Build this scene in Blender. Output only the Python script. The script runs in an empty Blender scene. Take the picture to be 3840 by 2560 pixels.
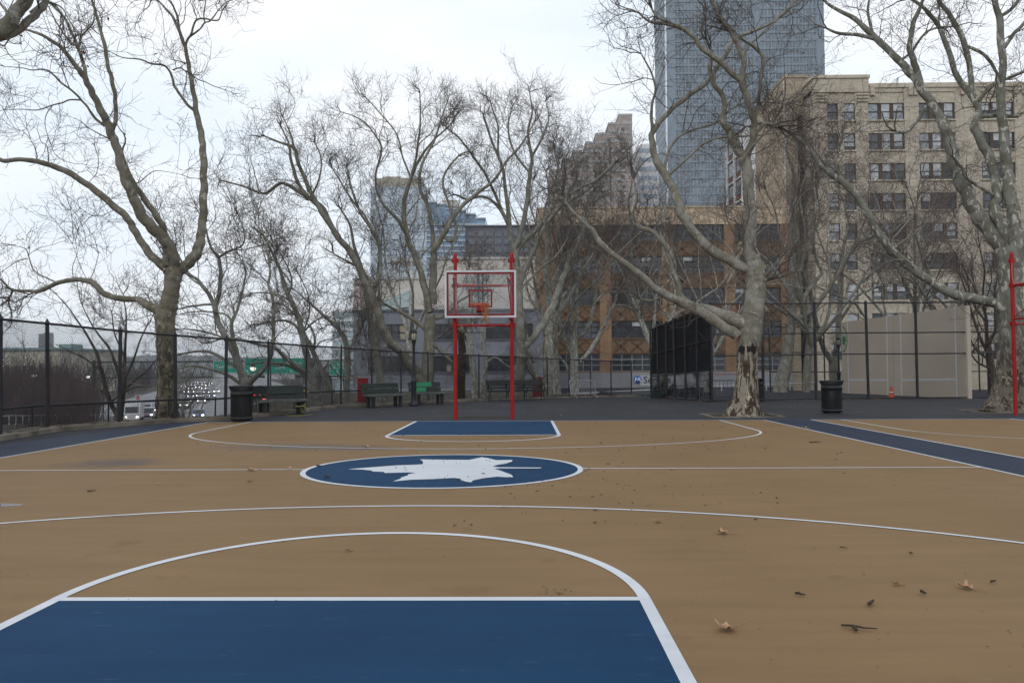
import bpy, bmesh, math, random
import numpy as np
from mathutils import Matrix, Vector, Euler
random.seed(7); rng = np.random.default_rng(11)
R = math.radians
scene = bpy.context.scene
COL = scene.collection

# ---------------------------------------------------------------- camera
F_PX = 28.0 / 36.0 * 3840
CAM_H = 1.44
cam_rot = Matrix.Rotation(R(0.863), 3, 'Z') @ Matrix.Rotation(R(90 + 1.90), 3, 'X') @ Matrix.Rotation(R(-0.30), 3, 'Z')
cd = bpy.data.cameras.new('camera'); cam = bpy.data.objects.new('camera', cd); COL.objects.link(cam)
cam.matrix_world = Matrix.Translation((0, 0, CAM_H)) @ cam_rot.to_4x4()
cd.sensor_width = 36; cd.lens = 28; cd.clip_start = 0.05; cd.clip_end = 12000
scene.camera = cam

# ---------------------------------------------------------------- sky, sun, exposure
SUN_EL, SUN_AZ = 32.0, 200.0          # azimuth: degrees clockwise from +Y, so the sun stands behind the camera
w = bpy.data.worlds.new("World"); scene.world = w; w.use_nodes = True
nt = w.node_tree; N = nt.nodes; L = nt.links; N.clear()
out = N.new('ShaderNodeOutputWorld'); bg = N.new('ShaderNodeBackground'); bg.inputs[1].default_value = 0.1
sky = N.new('ShaderNodeTexSky'); sky.sky_type = 'NISHITA'; sky.sun_disc = False
sky.sun_elevation = R(SUN_EL); sky.sun_rotation = R(SUN_AZ)
tc = N.new('ShaderNodeTexCoord'); mp = N.new('ShaderNodeMapping'); mp.inputs['Scale'].default_value = (1.3, 1.3, 4.2)
mp.inputs['Rotation'].default_value = (0.1, 0.2, 0.7); mp.inputs['Location'].default_value = (0.35, 0.1, 0.2)
L.new(tc.outputs['Generated'], mp.inputs[0])
nz = N.new('ShaderNodeTexNoise'); nz.inputs['Scale'].default_value = 1.7; nz.inputs['Detail'].default_value = 7; nz.inputs['Roughness'].default_value = 0.5
L.new(mp.outputs[0], nz.inputs['Vector'])
rp = N.new('ShaderNodeValToRGB'); rp.color_ramp.elements[0].position = 0.34; rp.color_ramp.elements[1].position = 0.66
rp.color_ramp.elements[0].color = (8.7, 9.9, 11.2, 1); rp.color_ramp.elements[1].color = (11.6, 11.7, 11.9, 1)
L.new(nz.outputs[0], rp.inputs[0])
mx = N.new('ShaderNodeMix'); mx.data_type = 'RGBA'; mx.inputs['Factor'].default_value = 0.93
L.new(sky.outputs[0], mx.inputs['A']); L.new(rp.outputs[0], mx.inputs['B']); L.new(mx.outputs['Result'], bg.inputs[0]); L.new(bg.outputs[0], out.inputs[0])
sd = bpy.data.lights.new('sun', 'SUN'); sd.energy = 0.7; sd.angle = R(25); sd.color = (1.0, 0.95, 0.88)
so = bpy.data.objects.new('sun', sd); COL.objects.link(so)
az = R(SUN_AZ); to_sun = Vector((math.sin(az) * math.cos(R(SUN_EL)), math.cos(az) * math.cos(R(SUN_EL)), math.sin(R(SUN_EL))))
so.rotation_euler = to_sun.to_track_quat('Z', 'Y').to_euler(); so.location = to_sun * 60
scene.view_settings.view_transform = 'Standard'; scene.view_settings.look = 'None'
scene.view_settings.exposure = 0.0; scene.view_settings.gamma = 1.0
scene.cycles.max_bounces = 6; scene.cycles.diffuse_bounces = 3; scene.cycles.transparent_max_bounces = 16

# ---------------------------------------------------------------- pixel (3840 x 2560 photograph) to place
def ray(px, py):
    return cam_rot @ Vector(((px - 1920) / F_PX, -(py - 1280) / F_PX, -1.0))
def P(px, py, Y):
    d = ray(px, py); s = Y / d.y
    return Vector((d.x * s, Y, CAM_H + d.z * s))
def G(px, py, z=0.0):
    d = ray(px, py); s = (z - CAM_H) / d.z
    return Vector((d.x * s, d.y * s, z))
def onplane(px, py, A, n):
    d = ray(px, py); o = Vector((0, 0, CAM_H)); s = (A - o).dot(n) / d.dot(n)
    return o + d * s

# ---------------------------------------------------------------- materials
MATS = {}
def mat(name, col, rough=0.7, col2=None, scale=3.0, amt=0.5, spec=0.3, metal=0.0, stretch=None, bump=0.0, bscale=None, lo=0.35, hi=0.65, detail=5, emit=None, estr=0.0):
    if name in MATS: return MATS[name]
    m = bpy.data.materials.new(name); m.use_nodes = True; MATS[name] = m
    nt = m.node_tree; b = nt.nodes['Principled BSDF']
    b.inputs['Roughness'].default_value = rough; b.inputs['Metallic'].default_value = metal
    b.inputs['Specular IOR Level'].default_value = spec
    tc = nt.nodes.new('ShaderNodeTexCoord'); mp = nt.nodes.new('ShaderNodeMapping')
    if stretch: mp.inputs['Scale'].default_value = stretch
    nt.links.new(tc.outputs['Object'], mp.inputs[0])
    nz = nt.nodes.new('ShaderNodeTexNoise'); nz.inputs['Scale'].default_value = scale; nz.inputs['Detail'].default_value = detail
    nt.links.new(mp.outputs[0], nz.inputs['Vector'])
    rp = nt.nodes.new('ShaderNodeValToRGB'); rp.color_ramp.elements[0].position = lo; rp.color_ramp.elements[1].position = hi
    if col2 is None:
        col2 = tuple(c * (1 - 0.35 * amt) for c in col[:3])
    rp.color_ramp.elements[0].color = (*col2[:3], 1); rp.color_ramp.elements[1].color = (*col[:3], 1)
    nt.links.new(nz.outputs[0], rp.inputs[0]); nt.links.new(rp.outputs[0], b.inputs['Base Color'])
    if bump:
        bn = nt.nodes.new('ShaderNodeTexNoise'); bn.inputs['Scale'].default_value = bscale or scale * 6; bn.inputs['Detail'].default_value = 4
        nt.links.new(mp.outputs[0], bn.inputs['Vector'])
        bp = nt.nodes.new('ShaderNodeBump'); bp.inputs['Strength'].default_value = bump; bp.inputs['Distance'].default_value = 0.02
        nt.links.new(bn.outputs[0], bp.inputs['Height']); nt.links.new(bp.outputs[0], b.inputs['Normal'])
    if emit:
        b.inputs['Emission Color'].default_value = (*emit, 1); b.inputs['Emission Strength'].default_value = estr
    return m
def nodes_of(m):
    nt = m.node_tree
    def nw(t, **k):
        n = nt.nodes.new('ShaderNode' + t)
        for a, v in k.items(): setattr(n, a, v)
        return n
    return nt, nw, nt.links.new, nt.nodes['Principled BSDF']
def mixrgb(nt, fac, a, b, mode='MIX'):
    n = nt.nodes.new('ShaderNodeMix'); n.data_type = 'RGBA'; n.blend_type = mode
    for key, v in (('Factor', fac), ('A', a), ('B', b)):
        if isinstance(v, (int, float)): n.inputs[key].default_value = v
        elif isinstance(v, tuple): n.inputs[key].default_value = (*v[:3], 1)
        else: nt.links.new(v, n.inputs[key])
    return n.outputs['Result']
def noise_mask(nt, vec, scale, lo, hi, detail=5, rough=0.55, dist=0.0):
    n = nt.nodes.new('ShaderNodeTexNoise'); n.inputs['Scale'].default_value = scale; n.inputs['Detail'].default_value = detail
    n.inputs['Roughness'].default_value = rough; n.inputs['Distortion'].default_value = dist
    nt.links.new(vec, n.inputs['Vector'])
    r = nt.nodes.new('ShaderNodeMapRange'); r.inputs['From Min'].default_value = lo; r.inputs['From Max'].default_value = hi
    nt.links.new(n.outputs[0], r.inputs['Value']); return r.outputs[0]

def wl(o):
    v = Vector(o.location)
    while o.parent is not None: o = o.parent; v = v + Vector(o.location)
    return v
# ---------------------------------------------------------------- mesh builder
class MB:
    def __init__(s): s.v = []; s.f = []; s.m = []; s.n = 0; s.sm = []
    def _add(s, v, f, mi=0, smooth=False):
        v = np.asarray(v, float).reshape(-1, 3); f = np.asarray(f, int)
        s.v.append(v); s.f.append(f + s.n); s.m.append(np.full(len(f), mi)); s.sm.append(np.full(len(f), smooth)); s.n += len(v)
    def box(s, x0, y0, z0, x1, y1, z1, mi=0):
        v = [(x0,y0,z0),(x1,y0,z0),(x1,y1,z0),(x0,y1,z0),(x0,y0,z1),(x1,y0,z1),(x1,y1,z1),(x0,y1,z1)]
        s._add(v, [(0,3,2,1),(4,5,6,7),(0,1,5,4),(1,2,6,5),(2,3,7,6),(3,0,4,7)], mi)
    def obox(s, o, ax, ay, az, mi=0):
        o, ax, ay, az = map(Vector, (o, ax, ay, az))
        v = [o, o+ax, o+ax+ay, o+ay, o+az, o+ax+az, o+ax+ay+az, o+ay+az]
        s._add([tuple(p) for p in v], [(0,3,2,1),(4,5,6,7),(0,1,5,4),(1,2,6,5),(2,3,7,6),(3,0,4,7)], mi)
    def quad(s, a, b, c, d, mi=0): s._add([tuple(a), tuple(b), tuple(c), tuple(d)], [(0,1,2,3)], mi)
    def tubes(s, pts, rad, sides=3, mi=0, smooth=True, caps=False, lump=0.0):
        """pts (M,N,3), rad (M,N)"""
        pts = np.asarray(pts, float); rad = np.asarray(rad, float)
        if pts.ndim == 2: pts = pts[None]; rad = np.broadcast_to(rad, pts.shape[:2]) if rad.ndim < 2 else rad
        M, Np, _ = pts.shape
        t = np.gradient(pts, axis=1); t /= np.linalg.norm(t, axis=2, keepdims=True) + 1e-9
        mean = pts[:, -1] - pts[:, 0]; mean /= np.linalg.norm(mean, axis=1, keepdims=True) + 1e-9
        ref = np.where((np.abs(mean[:, 2]) > 0.7)[:, None], np.array([1.0, 0.12, 0.05]), np.array([0.05, 0.1, 1.0]))
        ref = np.broadcast_to(ref[:, None, :], t.shape)
        u = np.cross(t, ref); u /= np.linalg.norm(u, axis=2, keepdims=True) + 1e-9
        vv = np.cross(t, u)
        a = np.arange(sides) * 2 * np.pi / sides
        rr_ = rad[:, :, None, None]
        if lump:
            q = np.arange(Np)[:, None]; rr_ = rr_ * (1 + lump * (np.sin(3 * a + q * .31 + pts[0, 0, 0]) + .7 * np.sin(5 * a - q * .47) + .5 * np.sin(2 * a + q * .83 + 1) + .5 * np.sin(7 * a + q * 1.1)))[None, :, :, None]
        ring = pts[:, :, None, :] + rr_ * (np.cos(a)[None, None, :, None] * u[:, :, None, :] + np.sin(a)[None, None, :, None] * vv[:, :, None, :])
        idx = np.arange(M * Np * sides).reshape(M, Np, sides)
        a0 = idx[:, :-1, :]; a1 = idx[:, 1:, :]
        f = np.stack([a0, np.roll(a0, -1, 2), np.roll(a1, -1, 2), a1], -1).reshape(-1, 4)
        s._add(ring.reshape(-1, 3), f, mi, smooth)
        if caps:
            for m_ in range(M):
                for e in (0, -1):
                    r_ = ring[m_, e]; c_ = pts[m_, e]
                    n_ = sides
                    fs = [(k, (k + 1) % n_, n_, n_) for k in range(n_)]
                    s.tri(np.vstack([r_, c_]), [(x[0], x[1], x[2]) for x in fs], mi)
    def tri(s, v, f, mi=0, smooth=False): s._add(v, np.asarray(f, int).reshape(-1, 3), mi, smooth)
    def rod(s, a, b, r, sides=8, mi=0, r2=None):
        s.tubes(np.array([[tuple(a), tuple(b)]]), np.array([[r, r if r2 is None else r2]]), sides, mi, caps=True)
    def poly(s, pts, mi=0):
        """flat n-gon by ear clipping through mathutils"""
        from mathutils.geometry import tessellate_polygon
        pv = [Vector(p) for p in pts]
        s.tri([tuple(p) for p in pv], tessellate_polygon([pv]), mi)
    def lathe(s, prof, c=(0,0,0), n=24, mi=0, smooth=True):
        prof = np.asarray(prof, float); a = np.arange(n) * 2 * np.pi / n
        v = np.stack([prof[:, None, 0] * np.cos(a), prof[:, None, 0] * np.sin(a), np.repeat(prof[:, None, 1], n, 1)], -1) + np.array(c)
        idx = np.arange(len(prof) * n).reshape(len(prof), n); a0 = idx[:-1]; a1 = idx[1:]
        f = np.stack([a0, np.roll(a0, -1, 1), np.roll(a1, -1, 1), a1], -1).reshape(-1, 4)
        s._add(v.reshape(-1, 3), f, mi, smooth)
    def ico(s, c, r, mi=0):
        c = np.array(c); o = np.array([(1,0,0),(-1,0,0),(0,1,0),(0,-1,0),(0,0,1),(0,0,-1)]) * r + c
        s.tri(o, [(0,2,4),(2,1,4),(1,3,4),(3,0,4),(2,0,5),(1,2,5),(3,1,5),(0,3,5)], mi, True)
    def build(s, name, mats, parent=None, origin=None):
        if origin is None: origin = wl(parent) if parent is not None else Vector((0, 0, 0))
        V = np.concatenate(s.v) - np.array(tuple(origin))
        me = bpy.data.meshes.new(name)
        nl = sum(f.size for f in s.f); npoly = sum(len(f) for f in s.f)
        me.vertices.add(len(V)); me.vertices.foreach_set('co', V.astype(np.float32).ravel())
        me.loops.add(nl); me.loops.foreach_set('vertex_index', np.concatenate([f.ravel() for f in s.f]).astype(np.int32))
        me.polygons.add(npoly)
        sizes = np.concatenate([np.full(len(f), f.shape[1]) for f in s.f])
        me.polygons.foreach_set('loop_start', np.concatenate([[0], np.cumsum(sizes)[:-1]]).astype(np.int32))
        me.polygons.foreach_set('material_index', np.concatenate(s.m).astype(np.int32))
        me.polygons.foreach_set('use_smooth', np.concatenate(s.sm).astype(bool))
        for m in (mats if isinstance(mats, (list, tuple)) else [mats]): me.materials.append(m)
        me.update(calc_edges=True); me.validate()
        o = bpy.data.objects.new(name, me); COL.objects.link(o)
        if parent is not None:
            o.parent = parent; o.location = Vector(origin) - wl(parent)
        else: o.location = origin
        return o
def tag(o, label=None, cat=None, group=None, kind=None):
    if label: o['label'] = label
    if cat: o['category'] = cat
    if group: o['group'] = group
    if kind: o['kind'] = kind
    return o
def thing(name, label, cat, loc, group=None):
    o = bpy.data.objects.new(name, None); COL.objects.link(o); o.empty_display_size = 0.2
    o.location = loc; o.matrix_world = Matrix.Translation(loc)
    return tag(o, label, cat, group)
def copy_tree(o, parent=None):
    c = o.copy(); COL.objects.link(c)
    if parent is not None: c.parent = parent
    for ch in list(o.children): copy_tree(ch, c)
    return c
def text_mb(txt, size):
    cu = bpy.data.curves.new('t', 'FONT'); cu.body = txt; cu.size = size; cu.align_x = 'CENTER'; cu.align_y = 'CENTER'; cu.resolution_u = 2; cu.offset = size * 0.012
    ob = bpy.data.objects.new('t', cu); COL.objects.link(ob)
    me = bpy.data.meshes.new_from_object(ob.evaluated_get(bpy.context.evaluated_depsgraph_get()))
    v = np.array([tuple(q.co) for q in me.vertices]); f = [tuple(p.vertices) for p in me.polygons]
    bpy.data.objects.remove(ob); bpy.data.curves.remove(cu); bpy.data.meshes.remove(me)
    return v, f
def add_text(mb, txt, c, size, ax=(1,0,0), az=(0,0,1), mi=0, width=None):
    v, f = text_mb(txt, size)
    if width: v = v * (width / (v[:, 0].max() - v[:, 0].min()))
    V = np.array(c)[None] + v[:, :1] * np.array(ax)[None] + v[:, 1:2] * np.array(az)[None]
    for n in set(len(p) for p in f):
        fs = [p for p in f if len(p) == n]
        if n in (3, 4): mb._add(V, fs, mi)
        else:
            mb._add(V, [(p[0], p[k], p[k + 1]) for p in fs for k in range(1, n - 1)], mi)
def catmull(p, n):
    """resample a polyline smoothly: p (K,D) -> n per span"""
    p = np.asarray(p, float)
    q = np.vstack([2 * p[0] - p[1], p, 2 * p[-1] - p[-2]]); o = []
    for i in range(1, len(q) - 2):
        t = np.linspace(0, 1, n, endpoint=False)[:, None]
        a, b, c, d = q[i - 1], q[i], q[i + 1], q[i + 2]
        o.append(0.5 * (2 * b + (c - a) * t + (2 * a - 5 * b + 4 * c - d) * t ** 2 + (3 * b - a - 3 * c + d) * t ** 3))
    o.append(p[-1:]); return np.vstack(o)
# ================================================================ SETTING: ground, court, road
def court_paint(name, col, col2, rough=0.6, stains=(), streak=0.0):
    m = mat(name, col, rough, col2, scale=0.5, lo=0.3, hi=0.7, spec=0.05)
    nt, nw, lk, b = nodes_of(m)
    base = b.inputs['Base Color'].links[0].from_socket
    tc = [n for n in nt.nodes if n.type == 'TEX_COORD'][0].outputs['Object']
    # long roller marks, fine grain, scuffs
    mp = nw('Mapping'); mp.inputs['Scale'].default_value = (0.35, 2.6, 1); lk(tc, mp.inputs[0])
    k = noise_mask(nt, mp.outputs[0], 2.0, 0.35, 0.7, 6)
    base = mixrgb(nt, k, base, mixrgb(nt, 1.0, base, (0.89, 0.885, 0.88), 'MULTIPLY'))
    g = noise_mask(nt, tc, 240.0, 0.3, 0.7, 2)
    base = mixrgb(nt, g, base, mixrgb(nt, 1.0, base, (0.87, 0.87, 0.87), 'MULTIPLY'))
    mp2 = nw('Mapping'); mp2.inputs['Scale'].default_value = (1.0, 7.0, 1); mp2.inputs['Rotation'].default_value = (0, 0, 0.6); lk(tc, mp2.inputs[0])
    s = noise_mask(nt, mp2.outputs[0], 3.1, 0.62, 0.78, 8, 0.7)
    base = mixrgb(nt, s, base, mixrgb(nt, 0.35, base, (0.42, 0.40, 0.38)))
    d = noise_mask(nt, tc, 1.3, 0.60, 0.82, 8, 0.65)
    base = mixrgb(nt, d, base, mixrgb(nt, 1.0, base, (0.66, 0.65, 0.66), 'MULTIPLY'))
    for (cx, cy, rx, ry, dk) in stains:     # old puddle marks left on the paint
        mp3 = nw('Mapping'); mp3.inputs['Location'].default_value = (-cx / rx, -cy / ry, 0); mp3.inputs['Scale'].default_value = (1 / rx, 1 / ry, 0); lk(tc, mp3.inputs[0])
        ln = nw('VectorMath', operation='LENGTH'); lk(mp3.outputs[0], ln.inputs[0])
        n2 = nw('TexNoise'); n2.inputs['Scale'].default_value = 2.2; n2.inputs['Detail'].default_value = 6; lk(tc, n2.inputs['Vector'])
        ad = nw('Math', operation='ADD'); lk(ln.outputs['Value'], ad.inputs[0]); lk(n2.outputs[0], ad.inputs[1])
        mr = nw('MapRange'); mr.inputs['From Min'].default_value = 1.5; mr.inputs['From Max'].default_value = 0.75; lk(ad.outputs[0], mr.inputs['Value'])
        ml = nw('Math', operation='MULTIPLY'); ml.inputs[1].default_value = 0.8; lk(mr.outputs[0], ml.inputs[0])
        base = mixrgb(nt, ml.outputs[0], base, dk)
    lk(base, b.inputs['Base Color'])
    bn = nw('TexNoise'); bn.inputs['Scale'].default_value = 160; bn.inputs['Detail'].default_value = 3; lk(tc, bn.inputs['Vector'])
    bp = nw('Bump'); bp.inputs['Strength'].default_value = 0.25; bp.inputs['Distance'].default_value = 0.004; lk(bn.outputs[0], bp.inputs['Height']); lk(bp.outputs[0], b.inputs['Normal'])
    return m
TAN = court_paint('court_tan', (0.252, 0.164, 0.087), (0.220, 0.142, 0.073), 0.62,
    [(-6.35, 12.3, 1.0, 0.75, (0.10, 0.085, 0.08)), (-4.3, 14.7, 1.7, 0.8, (0.13, 0.11, 0.10)), (-3.0, 14.4, 0.9, 0.5, (0.12, 0.10, 0.095))])
BLUE = court_paint('court_blue', (0.0135, 0.054, 0.124), (0.011, 0.044, 0.102), 0.62)
ASPH = court_paint('asphalt_coat', (0.060, 0.062, 0.068), (0.047, 0.048, 0.053), 0.72)
SLATE = court_paint('slate_coat', (0.042, 0.052, 0.080), (0.034, 0.043, 0.068), 0.6)
WHITE = court_paint('line_white', (0.66, 0.69, 0.73), (0.58, 0.61, 0.65), 0.55)
SOIL = mat('soil', (0.045, 0.033, 0.026), 0.95, (0.02, 0.015, 0.012), scale=5, bump=0.8, bscale=18)
CONC = mat('concrete', (0.30, 0.275, 0.23), 0.85, (0.14, 0.125, 0.105), scale=2.2, bump=0.3, bscale=30)
DIRTY_CONC = mat('dirty_concrete', (0.23, 0.20, 0.16), 0.9, (0.10, 0.085, 0.068), scale=1.7, bump=0.4, bscale=25)

# fence foot line, from the photograph's pixels, left to right
FENCE_PX = [(0,1645),(178,1617),(447,1596),(658,1581),(845,1574),(1005,1556),(1147,1540),(1278,1526),(1395,1521),(1504,1516),(1606,1511),(1796,1502),(1925,1496),(2054,1491),(2134,1490),(2215,1488),(2292,1486),(2368,1484)]
FPTS = [G(*p) for p in FENCE_PX]
d0 = (FPTS[1] - FPTS[0]).normalized()
FENCE = [FPTS[0] - d0 * 2.35 * k for k in (5, 4, 3, 2, 1)] + FPTS
FENCE[0].z = 0
def offset_line(pts, dist):
    o = []
    for i, p in enumerate(pts):
        a = pts[max(0, i - 1)]; b = pts[min(len(pts) - 1, i + 1)]
        t = (b - a).normalized(); n = Vector((-t.y, t.x, 0)); o.append(p + n * (dist[i] if isinstance(dist, list) else dist))
    return o
mb = MB()
edge = [Vector((p.x, p.y, 0)) for p in offset_line(FENCE, 0.45)]
ring = [(44, -12, 0)] + [(-14.5, -12, 0)] + [tuple(p) for p in edge] + [(4.5, 48, 0), (44, 48, 0)]
mb.poly(ring)
for a, b in zip(ring, ring[1:] + ring[:1]): mb.quad(a, b, (b[0], b[1], -6.2), (a[0], a[1], -6.2))
tag(mb.build('asphalt_ground', ASPH), 'dark grey asphalt ground of the playground', kind='structure')
mb = MB(); mb.quad((-5000, -3000, -6.0), (5000, -3000, -6.0), (5000, 7000, -6.0), (-5000, 7000, -6.0))
tag(mb.build('terrain', mat('far_ground', (0.075, 0.068, 0.055), 0.95, (0.04, 0.038, 0.03), scale=0.02)), 'low ground beyond the playground', kind='structure')
# embankment from the fence down to the highway; level behind the far fence
mb = MB()
prof = [(0.44, -0.03), (1.2, -0.35), (3.5, -2.2), (9.5, -5.7), (16, -6.02)]
def emb_k(p): return min(1.0, max(0.0, (-3.6 - p.x) / 2.8))
lines = []
for dist, z in prof:
    l_ = offset_line(FENCE, dist)
    for q, p in zip(l_, FENCE): q.z = z * emb_k(p) - 0.02 if emb_k(p) > 0 else -0.03
    lines.append(l_)
for a, b in zip(lines, lines[1:]):
    for i in range(len(a) - 1): mb.quad(a[i], a[i+1], b[i+1], b[i])
tag(mb.build('embankment', mat('bank_earth', (0.07, 0.058, 0.042), 0.95, (0.032, 0.028, 0.02), scale=1.2, bump=0.8, bscale=9)), 'bare earth bank dropping from the fence to the highway', kind='structure')
mb = MB(); mb.quad((-6, 48.1, -1.95), (160, 48.1, -1.95), (160, 400, -1.95), (-6, 400, -1.95))
tag(mb.build('street', mat('street_asphalt', (0.07, 0.07, 0.072), 0.85)), 'street in front of the buildings', kind='structure')
# curb along the left fence
mb = MB(); inn = offset_line(FENCE, -0.32); outl = offset_line(FENCE, 0.44)
for i in range(len(FENCE) - 1):
    h = 0.10 if FENCE[i].x < -3 else 0.05
    a, b, c, d = inn[i], inn[i+1], outl[i+1], outl[i]
    up = Vector((0, 0, h))
    mb.quad(a + up, b + up, c + up, d + up); mb.quad(a, b, b + up, a + up)
tag(mb.build('curb', DIRTY_CONC), 'stained concrete curb under the fence', kind='structure')

# ---- painted sheets
BASE_Y, NEAR_Y, CX, MID_Y = 21.62, 0.35, -1.1, 11.38
SL, SR = -8.62, 6.45
def sheet(name, pts, m, z, label):
    mb = MB(); mb.poly([(x, y, z) for x, y in pts]); return tag(mb.build(name, m), label, kind='structure')
sheet('border_strip', [(-12.9, -8), (SL, -8), (SL, BASE_Y), (60, BASE_Y), (60, BASE_Y + 0.42), (-9.35, BASE_Y + 0.42), (-9.6, 20.4)], SLATE, .0035, 'blue-grey border strip round the court')
sheet('aisle_strip', [(SR, -8), (7.72, -8), (7.72, BASE_Y), (SR, BASE_Y)], SLATE, .004, 'blue-grey strip between the two courts')
sheet('court_surface', [(SL, -8), (SR, -8), (SR, BASE_Y), (SL, BASE_Y)], TAN, .005, 'tan painted basketball court')
sheet('court_surface', [(7.72, -8), (23.0, -8), (23.0, BASE_Y), (7.72, BASE_Y)], TAN, .005, 'tan painted second court at the right edge')
KW = 1.81
sheet('court_key', [(CX - KW, NEAR_Y), (CX + KW, NEAR_Y), (CX + KW, 5.0), (CX - KW, 5.0)], BLUE, .0068, 'large blue key in the foreground')
sheet('court_key', [(CX - KW, 17.1), (CX + KW, 17.1), (CX + KW, BASE_Y), (CX - KW, BASE_Y)], BLUE, .0068, 'blue key under the far hoop')
C2 = 14.85
sheet('court_key', [(C2 - KW, 17.1), (C2 + KW, 17.1), (C2 + KW, BASE_Y), (C2 - KW, BASE_Y)], BLUE, .0068, 'blue key of the second court at the right edge')
ang = np.linspace(0, 2 * np.pi, 97)[:-1]
sheet('centre_circle', [(-1.16 + 1.93 * math.cos(a), 11.4 + 1.82 * math.sin(a)) for a in ang], BLUE, .0068, 'blue centre circle')
def ribbon(mb, pts, wd, z, closed=False):
    p = np.array(pts, float); n_ = len(p)
    t = np.array([(p[(i+1) % n_] - p[i-1]) if (closed or 0 < i < n_-1) else (p[1]-p[0] if i == 0 else p[-1]-p[-2]) for i in range(n_)])
    t /= np.linalg.norm(t, axis=1, keepdims=True); nn = np.stack([-t[:, 1], t[:, 0]], 1) * wd / 2
    a = np.c_[p + nn, np.full(n_, z)]; b = np.c_[p - nn, np.full(n_, z)]
    idx = range(n_ if closed else n_ - 1)
    mb._add(np.vstack([a, b]), [(i, i + n_, (i+1) % n_ + n_, (i+1) % n_) for i in idx])
def lines_obj(label, fn):
    mb = MB(); fn(mb); return tag(mb.build('court_line', WHITE), label, kind='structure')
Z1 = .0085
def arc(cx, y0, rx, ry, s=1, n=64): return [(cx + rx * math.cos(a), y0 + s * ry * math.sin(a)) for a in np.linspace(0, math.pi, n)]
def key_lines(mb, cx, base, ft, s, ry):
    ribbon(mb, [(cx - KW - .03, base)] + [(cx - KW - .03, ft)], .075, Z1); ribbon(mb, [(cx + KW + .03, base), (cx + KW + .03, ft)], .075, Z1)
    ribbon(mb, [(cx - KW - .06, ft)] + [(cx + KW + .06, ft)], .075, Z1 + .0005)
    ribbon(mb, arc(cx, ft, KW + .03, ry, s), .075, Z1 + .001)
lines_obj('white outline of the near key and its free-throw arc', lambda mb: key_lines(mb, CX, NEAR_Y, 5.0, 1, 1.98))
lines_obj('white outline of the far key and its free-throw arc', lambda mb: key_lines(mb, CX, BASE_Y, 17.1, -1, 1.5))
lines_obj('white outline of the second court key', lambda mb: key_lines(mb, C2, BASE_Y, 17.1, -1, 1.5))
def three(mb, cx, base, y0, s, ry): ribbon(mb, [(cx + 6.35, base), (cx + 6.35, y0 - s * 1.0)] + arc(cx, y0, 6.35, ry, s, 90) + [(cx - 6.35, y0 - s * 1.0), (cx - 6.35, base)], .055, Z1 + .0015)
lines_obj('long white three-point arc nearest the camera', lambda mb: three(mb, CX, -6, 3.9, 1, 4.45))
lines_obj('white three-point arc before the far hoop', lambda mb: three(mb, CX, BASE_Y, 18.2, -1, 4.0))
lines_obj('white three-point arc of the second court', lambda mb: three(mb, C2, BASE_Y, 18.2, -1, 4.0))
def frame_lines(mb):
    ribbon(mb, [(SL, -8), (SL, BASE_Y)], .05, Z1); ribbon(mb, [(SR, -8), (SR, BASE_Y)], .05, Z1)
    ribbon(mb, [(SL - .02, BASE_Y), (SR + .02, BASE_Y)], .05, Z1 + .0005)
    ribbon(mb, [(SL, MID_Y), (-1.16 - 1.93, MID_Y)], .05, Z1 + .001); ribbon(mb, [(-1.16 + 1.93, MID_Y), (SR, MID_Y)], .05, Z1 + .001)
lines_obj('white boundary and half-way lines of the court', frame_lines)
def frame2(mb):
    ribbon(mb, [(7.72, -8), (7.72, BASE_Y)], .05, Z1); ribbon(mb, [(7.70, BASE_Y), (23, BASE_Y)], .05, Z1 + .0005)
lines_obj('white boundary lines of the second court', frame2)
lines_obj('white ring round the blue centre circle', lambda mb: ribbon(mb, [(-1.16 + 1.95 * math.cos(a), 11.4 + 1.84 * math.sin(a)) for a in ang], .075, Z1 + .002, True))
LEAF = [(440,388),(640,372),(800,360),(900,357),(990,352),(993,335),(985,325),(968,316),(1080,318),(1330,320),(1425,300),(1470,307),(1530,322),(1650,320),(1648,332),(1600,348),(1540,356),(1503,368),(1550,374),(1868,376),(1850,382),(1560,382),(1515,384),(1560,398),(1640,428),(1655,442),(1648,447),(1600,447),(1540,443),(1440,454),(1360,470),(1345,484),(1310,480),(1268,467),(1270,458),(1220,452),(1080,460),(900,466),(770,478),(828,458),(830,450),(880,434),(885,425),(940,414),(880,412),(710,416),(705,408),(620,405),(615,398),(545,391)]
mb = MB(); mb.poly([tuple(G(1080 + x / 1.96, 1560 + y / 1.96, .0090)) for x, y in LEAF]); tag(mb.build('leaf_emblem', WHITE), 'white leaf emblem in the centre circle', kind='structure')
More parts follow.
